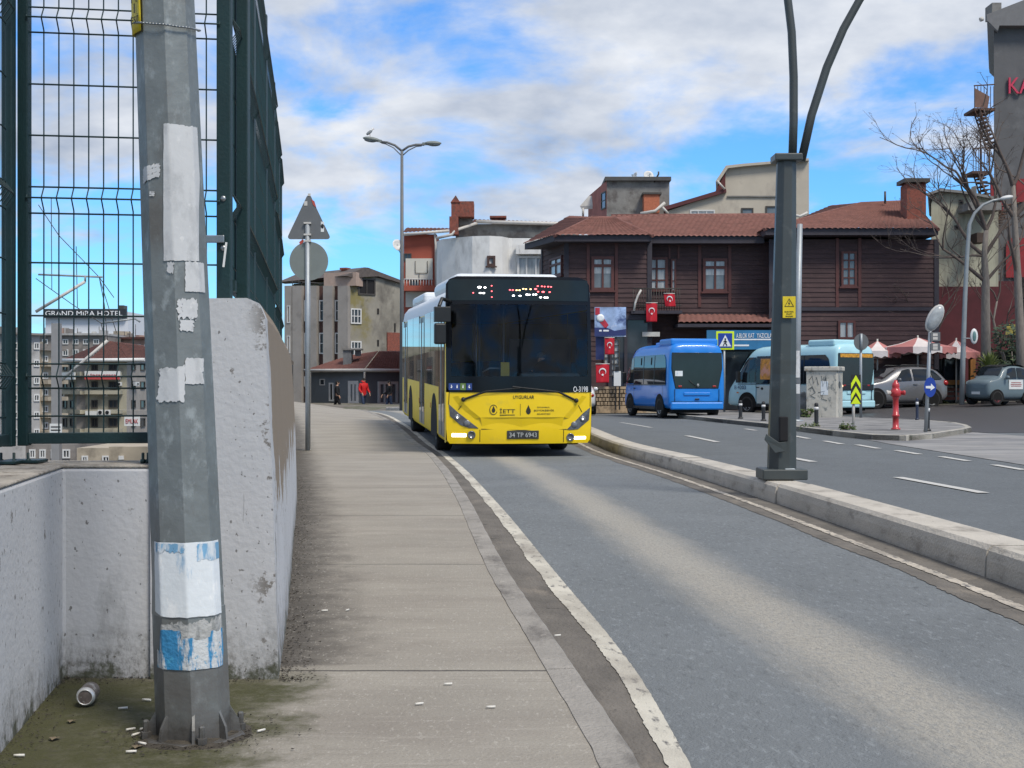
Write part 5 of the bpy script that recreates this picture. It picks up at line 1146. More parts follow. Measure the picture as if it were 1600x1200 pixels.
# eaves and roofs
def hz(py, d): return EYE-(py-600)*d/FPX
mb = MB(); ov = .75
def eave_box(x0, x1, y0, y1, z): mb.box(x0, x1, y0-.02, y1, z-.22, z+.085)
xl = lambda px, d: (px-800)*d/FPX
zeL, zeM, zeR = hz(369, 59.2), hz(371, 60.2), hz(359, 59.2)
mb.prism([(xl(820, 62.5), 62.8, zeL-.22), (xl(866, 59.2), 59.2, zeL-.22), (xl(1018, 59.2), 59.2, zeL-.22), (xl(1018, 59.2), 62.8, zeL-.22)], (0, 0, .27)); eave_box(xl(1018, 60.2)+.01, xl(1194, 60.2), 60.2, 63, zeM-.03); eave_box(xl(1196, 59.2), xl(1466, 59.2), 59.2, 63, zeR)
mb.build('eaves', m_eave, kon)
mb = MB()
a = Vector((xl(866, 59.1), 59.1, zeL)); b = Vector((xl(1020, 59.1), 59.1, zeL)); apx = Vector((xl(925, 61.3), 61.3, hz(340, 61.3))); apx2 = Vector((xl(960, 61.3), 61.3, hz(341, 61.3)))
tile_roof(mb, a, b, apx2, apx); tile_roof(mb, (xl(818, 62.7), 62.7, zeL), a, apx, (xl(890, 64), 64, hz(338, 64)))
tile_roof(mb, (xl(1020, 59.1), 59.1, zeL), (xl(1012, 63.6), 63.6, zeL+.1), (xl(985, 63.6), 63.6, hz(338, 63.6)), apx2)
tile_roof(mb, (xl(930, 60.1), 60.1, zeM), (xl(1200, 60.1), 60.1, zeM), (xl(1222, 64), 64, hz(335.5, 64)), (xl(955, 64), 64, hz(337, 64)))
tile_roof(mb, (xl(1194, 59.1), 59.1, zeR), (xl(1466, 59.1), 59.1, zeR), (xl(1418, 65), 65, hz(315, 65)), (xl(1345, 65), 65, hz(318, 65)))
tile_roof(mb, (xl(1194, 59.1), 65, zeR), (xl(1194, 59.1), 59.1, zeR), (xl(1345, 65), 65, hz(318, 65)), (xl(1300, 69), 69, hz(322, 69)))
mb.add([(xl(955, 64), 64, hz(337, 64)), (xl(1222, 64), 64, hz(335.5, 64)), (xl(1222, 72), 72, 6.5), (xl(955, 72), 72, 6.5)], [(0, 1, 2, 3)])
mb.build('tiled_roof', m_tile, kon)
mb = MB()
def ridge_(p, q): mb.tube([Vector(p), Vector(q)], .075, 8)
ridge_(a, apx); ridge_(apx, apx2); ridge_((xl(955, 64), 64, hz(337, 64)), (xl(1222, 64), 64, hz(335.5, 64))); ridge_(b, apx2); ridge_((xl(1194, 59.1), 59.1, zeR), (xl(1345, 65), 65, hz(318, 65))); ridge_((xl(1345, 65), 65, hz(318, 65)), (xl(1418, 65), 65, hz(315, 65))); ridge_((xl(1466, 59.1), 59.1, zeR), (xl(1418, 65), 65, hz(315, 65)))
mb.build('ridge_tiles', m_tile, kon)
# tall brick chimney
Fc = Face(1416, 61, 1447, 61); mb = MB(); Fc.quad(mb, 1417, 287, 1447, 348, -1, 0); ch = mb.build('chimney', m_brick, kon)
mb = MB(); Fc.quad(mb, 1412, 279, 1452, 285, -1.15, .15); mb.build('chimney_cap', m_dkfr, ch)
mb = MB(); Fc.quad(mb, 1417, 344, 1447, 348.5, -.2, .05); mb.build('chimney_flashing', m_gut_, ch)
for px, py in ((1421, 286), (1443, 286)): mb = MB(); Fc.quad(mb, px-2, 284, px+2, 288, -1, 0); mb.build('chimney_leg', m_brick, ch)
mb = MB(); p = P(1383, 318, 64); mb.tube([p, p+Vector((0, 0, .55))], .05, 8); mb.build('vent_pipe', m_dkfr, kon)
# little tiled canopy over the shop, dark shop fronts below
mb = MB(); Fd = Face(1060, 59.2, 1212, 59.2); tile_roof(mb, Fd.P(0, Fd.z(1100, 505)), Fd.P(Fd.L, Fd.z(1100, 505)), Face(1060, 60.9, 1212, 60.9).P(Fd.L, Fd.z(1100, 489)), Face(1060, 60.9, 1212, 60.9).P(0, Fd.z(1100, 489))); mb.build('shop_canopy_roof', m_tile, kon)
mb = MB(); Fd.quad(mb, 1059, 506, 1212, 511, -1.7, .02); mb.build('canopy_board', m_eave, kon)
mb = MB(); FM_.quad(mb, 1020, 545, 1205, 640, .02, .05); FL.quad(mb, 955, 500, 1014, 650, .02, .05); mb.build('shop_front_glass', m_gl2, kon)
mb = MB(); FL.quad(mb, 886, 492, 1014, 500, 0, .3); FL.quad(mb, 950, 500, 956, 650, 0, .12); FL.quad(mb, 975, 500, 980, 650, 0, .12); mb.build('shop_front_frame', m_eave, kon)
window(FL, kon, 943, 530, 968, 588, m_dkfr, m_lace, 3, 6, .05, .1, t0=.04, name='lattice_window')
mb = MB(); FL.quad(mb, 1003, 519, 1030, 526, .05, .25); mb.build('wall_lamp_bar', m_gut_, kon)

# tan stone parapet in front of it
m_stone = mat('tan_stone_blocks', (.33, .25, .165), rough=.9, var=.25, sc=3, bump=.4, bsc=10, dirt=((.20, .15, .10), .5, .6, 5))
st = root('stone_parapet', P(952, 655, 57), 'low tan stone wall with pierced blocks between the yellow bus and blue minibus', 'wall')
Fs = Face(925, 57, 1010, 57.5); mb = MB(); Fs.quad(mb, 925, 634, 1010, 652, -.3, 0); Fs.quad(mb, 925, 604, 1010, 608, -.28, -.02); mb.build('wall_base', m_stone, st)
mb = MB()
for r_ in range(4):
    for c in range(15):
        u0 = 925+c*5.6+(r_ % 2)*2.8
        if u0+4.4 < 1010: Fs.quad(mb, u0, 609+r_*6.3, u0+4.4, 614+r_*6.3, -.22, -.04)
mb.build('pierced_blocks', m_stone, st)
mb = MB(); Fs.quad(mb, 925, 608, 1010, 634, -.3, -.26); mb.build('backing', mat('dark_stone', (.10, .075, .05), rough=.95), st)

# grey rendered building with the red attic wall, behind the mansion to the left
def stone_mat(name, c, d1, d2): return mat(name, c, rough=.9, var=.12, sc=.7, bump=.25, bsc=6, dirt=(d1, .52, .68, .9, (1, 1, .45)), dirt2=(d2, .62, .72, 2.2, (1.4, 1.4, .3)))
m_rend = stone_mat('weathered_white_render', (.62, .62, .61), (.42, .42, .415), (.28, .275, .27))
m_redw = mat('brick_red_render', (.30, .072, .045), rough=.85, var=.12, sc=1)
m_pale = mat('pale_cream_render', (.52, .51, .46), rough=.85, var=.08, sc=1)
rb = root('apartment_building', P(655, 650, 84), 'narrow apartment house with brick-red walls, white balcony and tiled roof behind the bus', 'building')
Fa = Face(631, 84, 682, 84); mb = MB(); Fa.quad(mb, 631, 366, 682, 640, -9, 0); mb.build('wall', m_redw, rb)
mb = MB(); Fa.quad(mb, 634, 404, 676, 436, 0, .08); Fa.quad(mb, 634, 452, 676, 480, 0, .08); mb.build('pale_wall_panel', m_pale, rb)
mb = MB(); tile_roof(mb, Fa.P(Fa.u(629), Fa.z(650, 366), .4), Fa.P(Fa.u(702), Fa.z(650, 361), .4), Fa.P(Fa.u(702), Fa.z(650, 349), -3), Fa.P(Fa.u(629), Fa.z(650, 348), -3)); mb.build('tiled_roof', m_tile2, rb)
mb = MB(); mb.tube([Fa.P(Fa.u(629), Fa.z(650, 368), .45), Fa.P(Fa.u(702), Fa.z(650, 362), .45)], .09, 6); mb.tube([Fa.P(Fa.u(680), Fa.z(680, 366), .3), Fa.P(Fa.u(681), Fa.z(681, 384), .2), Fa.P(Fa.u(681.5), Fa.z(681, 470), .2)], .07, 6); mb.build('gutter', m_gut_, rb)
window(Fa, rb, 631, 396, 643, 408, m_dkfr, m_gl2, 2, 1, .06, .05); window(Fa, rb, 641, 438, 655, 452, m_dkfr, m_gl2, 2, 1, .06, .05, t0=.08)
mb = MB()
for k in range(11): p = Fa.P(Fa.u(633+k*4.3), Fa.z(650, 450), .9); mb.tube([p, p+Vector((0, 0, .45))], .02, 4)
mb.tube([Fa.P(Fa.u(632), Fa.z(650, 438), .9), Fa.P(Fa.u(678), Fa.z(650, 438), .9)], .03, 4); mb.build('balcony_railing', m_pvc, rb)
mb = MB(); Fa.quad(mb, 630, 448, 681, 456, 0, 1.0); mb.build('balcony_slab', m_redw, rb)
mb = MB()
for a in (((649, 408), (649, 427)), ((668, 408), (668, 427)), ((649, 427), (668, 427)), ((655, 427), (655, 436))): mb.tube([Fa.P(Fa.u(x), Fa.z(x, y), .12) for x, y in a], .018, 4)
mb.build('clothes_rack', m_dkfr, rb)
dish = root('satellite_dish', P(621, 384, 83.6), 'white satellite dish on a bracket beside the brick-red house wall', 'satellite dish')
def dish_mesh(r0, r_, az, arm=True):
    M_ = Matrix.Rotation(az, 3, 'Z') @ Matrix.Rotation(R(70), 3, 'X')
    mb = MB(); vs = [M_ @ Vector((q*r_*math.cos(t), q*r_*math.sin(t), .25*r_*q*q)) for q in (0.02, .35, .7, 1) for t in [2*math.pi*i/20 for i in range(20)]]
    mb.add(vs, [(j*20+i, j*20+(i+1) % 20, (j+1)*20+(i+1) % 20, (j+1)*20+i) for j in range(3) for i in range(20)], 0, True); mb.build('reflector', m_pvc, r0, w=False, solid=.015)
    mb = MB(); mb.tube([M_ @ Vector((0, -r_, .2*r_)), M_ @ Vector((0, -r_*.2, r_*1.1))], .02, 5); mb.bx(M_ @ Vector((0, -r_*.2, r_*1.1)), .08, .08, .08); mb.build('feed_arm', m_bolt, r0, w=False)
    mb = MB(); mb.tube([(0, 0, 0), M_ @ Vector((0, 0, -.2*r_)), M_ @ Vector((0, 0, -.2*r_))+Vector((.2, .1, -.4))], .025, 5); mb.build('bracket', m_bolt, r0, w=False)
dish_mesh(dish, .38, R(35))
gb = root('rendered_building', P(765, 650, 78), 'weathered white rounded building with small window seen above the bus roof', 'building')
mb = MB(); zt2 = hz(372, 78); pl = [(xl(682, 80), 80), (xl(690, 78.6), 78.6), (xl(712, 77.8), 77.8)]+[(xl(px, d_), d_) for px, d_ in ((738, 77.0), (765, 76.8), (785, 77.2), (795, 77.9))]+[(xl(800, 78), 78), (xl(860, 78), 78), (xl(900, 78), 78), (xl(900, 88), 88), (xl(682, 88), 88)]
mb.ext(pl, -.5, zt2); mb.build('wall', m_rend, gb)
m_grend = mat('grey_cement_render', (.20, .195, .185), rough=.95, var=.25, sc=1.2, bump=.3, bsc=6, dirt=((.11, .10, .095), .5, .65, 1.2))
Fg = Face(716, 78.6, 905, 78.6); mb = MB(); Fg.quad(mb, 712, 350, 905, 371, -6, 0); Fg.quad(mb, 716, 338, 738, 352, -4, .2); mb.build('attic_wall', m_grend, gb)
mb = MB(); tile_roof(mb, Fg.P(Fg.u(738), Fg.z(800, 350), .35), Fg.P(Fg.u(905), Fg.z(800, 350), .35), Fg.P(Fg.u(905), Fg.z(800, 340), -3), Fg.P(Fg.u(738), Fg.z(738, 334), -3)); mb.build('tiled_roof', m_tile2, gb)
mb = MB(); mb.tube([Fg.P(Fg.u(744), Fg.z(744, 348), .5), Fg.P(Fg.u(905), Fg.z(900, 352), .5)], .10, 6); mb.tube([Fg.P(Fg.u(684), Fg.z(684, 375), 1.0), Fg.P(Fg.u(708), Fg.z(708, 370), 1.2), Fg.P(Fg.u(712), Fg.z(712, 363), 1.0), Fg.P(Fg.u(746), Fg.z(746, 350), .5)], .08, 6); mb.build('gutter', m_gut_, gb)
Fk = Face(702, 77.5, 742, 77.5); mb = MB(); Fk.quad(mb, 702, 338, 716, 366, -1, 0); Fk.quad(mb, 705, 316, 718, 338, -1, -.05); Fk.quad(mb, 718, 314, 740, 338, -1.5, -.1)
mb.prism([Fk.P(Fk.u(704), Fk.z(704, 316), 0), Fk.P(Fk.u(719), Fk.z(719, 316), 0), Fk.P(Fk.u(712), Fk.z(711, 305), 0)], (0, 1, 0)); mb.build('chimney', m_brick, gb)
mb = MB(); Fg.quad(mb, 767, 331, 789, 340, -3.6, -2.9); c2 = mb.build('chimney', m_brick, gb); mb = MB(); Fg.quad(mb, 764, 328, 791, 331, -3.8, -2.7); mb.build('chimney_cap', m_brick, c2)
window(Face(738, 76.9, 800, 76.9), gb, 761, 400, 774, 416, mat('brown_frame', (.06, .03, .025)), m_gl2, 1, 1, .13, .2, .2)
Fw = Face(805, 77.9, 850, 77.9); window(Fw, gb, 808, 400, 852, 440, m_pvc, m_lace, 3, 1, .12, .12, None)
mb = MB(); Fw.quad(mb, 806, 384, 851, 398, 0, .5); mb.build('window_hood', m_rend, gb)
# top storeys rising behind the mansion roof
gt = root('grey_rooftop_building', P(990, 600, 92), 'grey cement rooftop storey with pinkish side wall and brick chimney behind the mansion', 'building')
m_pink = mat('faded_pink_render', (.30, .115, .095), rough=.9, var=.2, sc=1.2)
Ft = Face(948, 92, 1048, 92); mb = MB(); fpoly(Ft, mb, ((948, 420), (948, 282), (1046, 282), (1046, 420)), 8); mb.build('wall', m_grend, gt)
Ft2 = Face(919, 97, 948, 92); mb = MB(); mb.prism([Ft2.P(0, 0), Ft2.P(Ft2.L, 0), Ft2.P(Ft2.L, Ft2.z(948, 282), 0), Ft2.P(0, Ft2.z(919, 307), 0)], (3, 2, 0)); mb.build('side_wall', m_pink, gt)
mb = MB(); Ft.quad(mb, 945, 277, 1048, 283, -8.2, .3); mb.build('parapet', mat('dark_parapet', (.07, .07, .07), rough=.8), gt)
mb = MB(); Ft.quad(mb, 1004, 307, 1028, 335, 0, 1); c3 = mb.build('chimney', mat('orange_brick', (.40, .13, .07), rough=.9, var=.2, sc=6), gt); mb = MB(); Ft.quad(mb, 1002, 304, 1031, 307, -.1, 1.1); mb.build('chimney_cap', m_dkfr, c3)
window(Ft2, gt, 940, 300, 947, 327, m_dkfr, m_gl2, 1, 2, .08, .05)
mb = MB(); mb.prism([P(906, 322, 96), P(920, 306, 96), P(922, 310, 96), P(909, 327, 96)], (2.0, -.6, 0)); mb.tube([P(911, 325, 96), P(911, 338, 96)], .08, 5); mb.build('roof_awning', m_gut_, gt)
mb = MB(); mb.tube([P(1022, 285, 92), P(1029, 272, 92), P(1029, 268, 92)], .06, 5); mb.build('vent_pipe', m_dkfr, gt)
for i, (px, py, az, lab) in enumerate(((1013, 272, 10, 'upright white satellite dish standing on the grey rooftop parapet'), (993, 272, -60, 'small tilted satellite dish left of the upright dish on the grey rooftop'))):
    dd = root('satellite_dish', P(px, py+3, 92.5), lab, 'satellite dish'); dish_mesh(dd, .34 if i == 0 else .24, R(az))
bt = root('beige_rooftop_building', P(1150, 600, 88), 'beige rooftop building with slanting dark red roof edge behind the mansion roof', 'building')
m_beige = mat('beige_render', (.46, .415, .345), rough=.9, var=.08, sc=.8, dirt=((.36, .32, .27), .55, .7, 1.2, (1, 1, .5)))
Fe = Face(1042, 88, 1266, 88)
mb = MB(); fpoly(Fe, mb, ((1042, 420), (1042, 330), (1133, 300), (1133, 262), (1140, 258), (1256, 250), (1264, 250), (1264, 420)), 8); mb.build('wall', m_beige, bt)
mb = MB(); fpoly(Fe, mb, ((1036, 330), (1036, 324), (1133, 295), (1134, 301)), 8.5); mb.v = [v+Fe.n*.3 for v in mb.v]; mb.build('sloping_roof_edge', mat('dark_red_metal', (.085, .018, .02), rough=.6), bt)
mb = MB(); fpoly(Fe, mb, ((1117, 284), (1133, 260), (1160, 257), (1262, 248.5), (1262, 252), (1160, 261), (1136, 264), (1120, 288)), 8.6); mb.v = [v+Fe.n*.35 for v in mb.v]; mb.build('top_roof_edge', m_beige, bt)
mb = MB(); fpoly(Fe, mb, ((1117, 300), (1133, 270), (1133, 297)), 1); mb.v = [v+Fe.n*.1 for v in mb.v]; mb.build('gable_infill', mat('maroon_panel', (.10, .02, .02), rough=.7), bt)
mb = MB(); mb.tube([Fe.P(Fe.u(1000), Fe.z(1000, 335), .4), Fe.P(Fe.u(1023), Fe.z(1023, 331), .4), Fe.P(Fe.u(1038), Fe.z(1038, 318), .4)], .10, 6); mb.tube([Fe.P(Fe.u(1034), Fe.z(1034, 325), .4), Fe.P(Fe.u(1043), Fe.z(1043, 335), .4)], .08, 6); mb.tube([Fe.P(Fe.u(1119), Fe.z(1119, 284), .4), Fe.P(Fe.u(1131), Fe.z(1131, 297), .4)], .07, 6); mb.build('gutter', m_gut_, bt)
mb = MB(); Fe.quad(mb, 1136, 306, 1222, 308, 0, .1); mb.build('string_course', m_grend, bt)
for a in ((1078, 328, 1117, 342), (1158, 325, 1177, 342), (1196, 322, 1220, 342)): window(Fe, bt, *a, m_pvc if a[0] < 1100 else m_dkfr, m_lace if a[0] < 1100 else m_glg, 3 if a[0] < 1100 else 1, 1, .09, .06)

# ---------------------------------------------------------------- right: beige shed building and the tall dark building with fire escape
m_cream = mat('streaked_cream_render', (.36, .35, .27), rough=.95, var=.14, sc=1, dirt=((.22, .21, .17), .5, .66, 1.6, (1.5, 1.5, .25)), dirt2=((.13, .12, .10), .62, .7, 2.5, (1.5, 1.5, .3)))
sb = root('cream_building', P(1500, 640, 64), 'streaked cream building squeezed between the mansion and the tall dark building', 'building')
Fh = Face(1462, 64, 1562, 64); mb = MB(); fpoly(Fh, mb, ((1455, 640), (1455, 318), (1465, 296), (1484, 298), (1535, 308), (1560, 312), (1560, 640)), 8); mb.build('wall', m_cream, sb)
mb = MB(); Fh.quad(mb, 1462, 448, 1560, 640, 0, .1); mb.build('maroon_lower_wall', mat('maroon_render', (.075, .013, .018), rough=.85, var=.25, sc=1.5), sb)
mb = MB(); fpoly(Fh, mb, ((1446, 303), (1466, 296), (1500, 299), (1560, 310), (1560, 314), (1500, 303), (1467, 300), (1448, 306)), 8.3); mb.v = [v+Fh.n*.3 for v in mb.v]; mb.build('roof_edge', m_grend, sb)
for a in ((1498, 312, 1505, 320), (1491, 352, 1500, 359)): window(Fh, sb, *a, m_dkfr, m_deep, 1, 1, .05, .04)
Fsh = Face(1497, 63, 1560, 63)
mb = MB(); fpoly(Fsh, mb, ((1518, 292), (1514, 308), (1518, 318), (1526, 312), (1526, 290)), .2); Fsh.quad(mb, 1508, 318, 1560, 330, -1, .4); mb.build('broken_awning', m_grend, sb)
mb = MB(); Fsh.quad(mb, 1522, 365, 1536, 380, -.5, .4); mb.build('air_conditioner', mat('rusty_box', (.06, .04, .03), rough=.8, var=.3), sb)

tb_ = root('dark_tall_building', P(1600, 640, 66), 'tall dark grey building with red patches and pink lettering at the right edge', 'building')
m_dgrey = mat('dark_grey_render', (.105, .105, .11), rough=.9, var=.12, sc=.9, bump=.2, bsc=12, dirt=((.14, .14, .145), .55, .7, .8))
Ft = Face(1553, 66, 1740, 66)
mb = MB(); fpoly(Ft, mb, ((1553, 640), (1553, 44), (1740, 44), (1740, 640)), 10); mb.build('wall', m_dgrey, tb_)
mb = MB(); fpoly(Ft, mb, ((1553, 52), (1537, 36), (1536, 27), (1600, 2), (1740, -50), (1740, 44), (1556, 44)), 11); mb.v = [v+Ft.n*.5 for v in mb.v]; mb.build('gable_roof', mat('grey_roof_board', (.15, .15, .155), rough=.8, var=.1), tb_)
mb = MB(); mb.tube([P(1531, 31, 65.4), P(1536, 29, 65.4)], .10, 6); mb.build('gutter_end', m_gut_, tb_)
mb = MB(); Ft.quad(mb, 1573, -14, 1588, 9, -3, -2); mb.build('chimney', m_grend, tb_)
m_redp = mat('red_shutter_paint', (.22, .010, .014), rough=.6, var=.2, sc=3)
mb = MB(); pts = [(1572, 434), (1572, 385)]+[(1572+11*(1-math.cos(a)), 385-13*math.sin(a)) for a in (.4, .8, 1.2, 1.57)]+[(1625, 372), (1625, 434)]; fpoly(Ft, mb, pts, -.12); mb.build('red_panel', m_redp, tb_)
for a in ((1547, 282, 1552, 330), (1586, 280, 1599, 316), (1562, 312, 1566, 330)): mb = MB(); Ft.quad(mb, *a, 0, .15); mb.build('red_panel', m_redp, tb_)
mb = MB(); Ft.quad(mb, 1540, 440, 1740, 640, 0, .3); mb.build('maroon_base', MC['maroon_render'], tb_)
mb = MB(); Ft.quad(mb, 1590, 434, 1740, 560, .3, .4); mb.build('dark_opening', m_deep, tb_)
m_pinkl = mat('pink_letter', (.50, .03, .08), rough=.6, var=.15)
mb = MB(); c = Ft.P(Ft.u(1592.5), Ft.z(1592, 134.5), .06); text_mesh('KA', Ft.u(1611)-Ft.u(1575), Ft.z(1590, 122)-Ft.z(1590, 147), mb, Matrix.Translation(c), .1); mb.build('lettering', m_pinkl, tb_)
m_rust = mat('rusty_steel', (.07, .04, .03), rough=.85, var=.4, sc=4, dirt=((.16, .075, .04), .5, .65, 5))
fe = root('fire_escape', P(1536, 330, 65), 'rusty steel fire escape stair clinging to the side of the tall dark building', 'stairs')
Fp = Face(1515, 64.6, 1560, 64.6)
def line(mb, pts, r_=.03, t=0): mb.tube([Fp.P(Fp.u(x), Fp.z(x, y), t) for x, y in pts], r_, 4, sm=False)
for k, (x0, y0, w_) in enumerate(((1519, 170, 34), (1517, 268, 30))):
    mb = MB(); Fp.quad(mb, x0, y0, x0+w_, y0+4, -1.2, .2); mb.build('landing', m_rust, fe)
    mb = MB()
    for j in range(7): line(mb, ((x0+2+j*(w_-4)/6, y0), (x0+2+j*(w_-4)/6, y0-34)), .018, .15)
    line(mb, ((x0+1, y0-35), (x0+w_, y0-37)), .03, .15); mb.build('railing', m_rust, fe)
mb = MB(); fpoly(Fp, mb, ((1521, 139), (1521, 169), (1541, 170), (1544, 152)), .04); mb.v = [v+Fp.n*.2 for v in mb.v]; mb.build('sheet_metal_screen', mat('brown_sheet_metal', (.14, .075, .055), rough=.7, var=.3, sc=2), fe)
for k, (x0, y0, x1, y1) in enumerate(((1530, 172, 1550, 232), (1530, 272, 1548, 330), (1566, 330, 1546, 372), (1540, 378, 1556, 430))):
    mb = MB()
    for t in (-.5, .3): line(mb, ((x0-3, y0), (x1-3, y1)), .04, t)
    for j in range(10):
        x, y = lerp(x0, x1, j/9.5), lerp(y0, y1, j/9.5); Fp.quad(mb, x-4, y, x+6, y+1.6, -.5, .3)
    mb.build('stair_flight', m_rust, fe)
mb = MB(); line(mb, ((1531, 174), (1531, 420)), .035, .1); line(mb, ((1519, 171), (1547, 230)), .03, .2); line(mb, ((1552, 325), (1590, 318)), .04, .2)
for j in range(9): line(mb, ((1554+j*4.4, 326-j*.9), (1554+j*4.4, 345-j*.9)), .02, .2)
for y in (338, 346): line(mb, ((1552, y), (1592, y-8)), .025, .2)
mb.build('steel_posts', m_rust, fe)

# ---------------------------------------------------------------- left beyond the bus: grey strip-window block and the small slate-blue house
ap = root('concrete_apartment_block', P(540, 660, 110), 'grey apartment block with vertical window strips and stained gable wall behind the road sign', 'building')
m_pil = mat('grey_concrete_pilaster', (.275, .255, .235), rough=.9, var=.12, sc=.7, bump=.2, bsc=8, dirt=((.20, .185, .17), .55, .7, 1))
m_span = mat('brown_spandrel', (.085, .042, .034), rough=.8, var=.2)
m_stain = mat('stained_gable_render', (.25, .235, .20), rough=.95, var=.2, sc=.6, dirt=((.13, .12, .105), .48, .64, .5, (1, 1, .6)), dirt2=((.08, .075, .07), .6, .72, .8))
m_stain2 = mat('green_grey_render', (.16, .16, .11), rough=.9, var=.4, sc=.5, dirt=((.30, .28, .22), .5, .6, .4))
Fp1 = Face(449, 112, 547, 110); Fp2 = Face(547, 110, 640, 114)
wp_ = mcoord(m_stain, 'World'); yl_ = mnode(m_stain, 'MULTIPLY', mrange(m_stain, mnode(m_stain, 'ADD', wp_[0], mnode(m_stain, 'MULTIPLY', mnoise(m_stain, 'Object', .8, (1, 1, 1), 5), 2.0)), -10.6, -9.9, 1, 0), mrange(m_stain, mnode(m_stain, 'ADD', wp_[2], mnode(m_stain, 'MULTIPLY', mnoise(m_stain, 'Object', 1.1, (1, 1, 1), 5), 1.6)), 5.0, 6.2)); mixin(m_stain, mnode(m_stain, 'MULTIPLY', yl_, mrange(m_stain, mnoise(m_stain, 'Object', .9, (1, 1, 1), 6), .38, .62, .15, .85)), (.20, .17, .055))
mb = MB(); mb.prism([Fp1.P(0, -3), Fp1.P(Fp1.L, -3), Fp1.P(Fp1.L, -3, -9), Fp1.P(0, -3, -9)], (0, 0, Fp1.z(500, 447)+3)); mb.build('wall_core', m_span, ap)
mb = MB(); mb.box(-27, Fp1.A.x-.05, 111.5, 118, -4, 4.2); mb.build('side_wing', m_stain2, ap)  # unseen wing added only for the bus side windows to mirror
mb = MB()
for a, b in ((449, 460), (461, 475.5), (485, 499), (509, 523.5), (532, 547.5)): Fp1.quad(mb, a, 447, b, 680, 0, .45)
mb.build('pilasters', m_pil, ap)
for a, b in ((476, 484.5), (499.5, 508.5), (524, 531.5)):
    for y0, y1 in ((469, 502), (520, 553), (588, 604), (630, 655)): window(Fp1, ap, a, y0, b, y1, m_pvc, m_gl2, 1, 2, .09, .08, t0=.02)
for y0, y1 in ((478, 505), (525, 552)): window(Fp1, ap, 453, y0, 458, y1, m_pvc, m_lace, 1, 1, .06, .5)
mb = MB(); fpoly(Fp2, mb, ((547, 690), (547, 448), (560, 434), (586, 433), (628, 442), (660, 450), (660, 690)), 9); mb.build('gable_wall', m_stain, ap)
mb = MB(); fpoly(Fp2, mb, ((536, 431), (566, 418), (572, 418.5), (660, 452), (660, 456), (628, 444), (588, 432), (548, 434)), 9.5); mb.v = [v+Fp2.n*.3 for v in mb.v]; mb.build('roof', mat('grey_sheet_roof', (.09, .075, .07), rough=.8, var=.25), ap)
mb = MB(); Fp1.quad(mb, 507, 426, 557, 447, -3, .1); mb.build('roof_room', mat('dusty_pink_render', (.36, .27, .225), rough=.9, var=.1), ap)
window(Fp2, ap, 559, 435, 586, 461, m_dkfr, m_deep, 2, 1, .12, .08)
for a in ((547.5, 482, 564, 506), (547.5, 533, 564, 556)): window(Fp2, ap, *a, m_pvc, m_gl2, 3, 2, .10, .08)
for a in ((589, 482, 592, 491), (615.5, 505, 618, 519), (589, 531, 592, 541)): window(Fp2, ap, *a, m_dkfr, m_deep, 1, 1, .03, .03)
mb = MB(); Fp1.quad(mb, 519, 418, 527, 428, -2, -1.5); Fp1.quad(mb, 517.5, 416, 528.5, 419, -2.1, -1.4); mb.build('chimney', m_brick, ap)
mb = MB()
for px in (452, 462, 473): p = Fp1.P(Fp1.u(px), Fp1.z(px, 446), -.5); mb.tube([p, p+Vector((0, 0, .45))], .03, 4)
mb.tube([Fp1.P(Fp1.u(449), Fp1.z(449, 440), -.5), Fp1.P(Fp1.u(478), Fp1.z(478, 439), -.5)], .03, 4); mb.tube([Fp1.P(Fp1.u(x), Fp1.z(x, y), -.2) for x, y in ((468, 446), (471, 442), (476, 441), (520, 444), (545, 452))], .05, 5); mb.build('roof_railing', m_dkfr, ap)
mb = MB(); Fp2.quad(mb, 604, 520, 640, 690, .02, .12); mb.build('brick_patch', m_brick, ap)

sh = root('small_house', P(560, 640, 90), 'small slate-blue house with red hipped roof and white-framed windows beyond the pavement crest', 'building')
m_slate = mat('slate_blue_render', (.135, .155, .175), rough=.85, var=.1, sc=1)
F1 = Face(486, 91.5, 571, 88.5); F2 = Face(571, 88.5, 650, 92)
zc_ = F1.z(560, 581)
mb = MB(); mb.ext([(p.x, p.y) for p in (F1.A, F2.A, F2.P(F2.L, 0), F2.P(F2.L, 0, -5), F1.P(0, 0, -5))], -3, zc_); mb.build('wall', m_slate, sh)
mb = MB(); e0, e1, e2 = F1.P(F1.u(484), zc_+.1, .5), F1.P(F1.L+.4, zc_+.1, .5), F2.P(F2.L+.2, zc_+.1, .5); ap_ = P(592, 549, 93); ap2 = P(650, 549, 95)
tile_roof(mb, e0, e1, ap_, P(548, 556, 94)); tile_roof(mb, e1, e2, ap2, ap_); mb.build('hipped_roof', m_tile, sh)
mb = MB(); mb.tube([e0, e1, e2], .10, 6); mb.tube([e1-Vector((0, 0, .1)), F1.P(F1.L, zc_-.8, .1), F1.P(F1.L, -.5, .1)], .06, 6); mb.build('gutter', m_gut_, sh)
Fq = Face(536, 90.5, 556, 90.5); mb = MB(); Fq.quad(mb, 536, 546, 549, 577, -.8, 0); Fq.quad(mb, 554, 546, 562, 556, -.9, -.3); cq = mb.build('chimney', mat('grey_chimney_render', (.16, .165, .17), rough=.9), sh); mb = MB(); Fq.quad(mb, 534, 544.5, 565, 547, -1.0, .1); mb.build('chimney_cap', m_grend, cq)
window(F1, sh, 515, 598, 522, 627, m_pvc, m_deep, 1, 1, .10, .08); window(F1, sh, 545, 595, 561, 632, m_pvc, m_glg, 2, 1, .22, .08, .1); window(F2, sh, 590, 596, 621, 633, m_pvc, m_glg, 3, 1, .18, .08, .1); window(F1, sh, 500, 592, 508, 602, m_pvc, m_gl2, 1, 1, .06, .05)

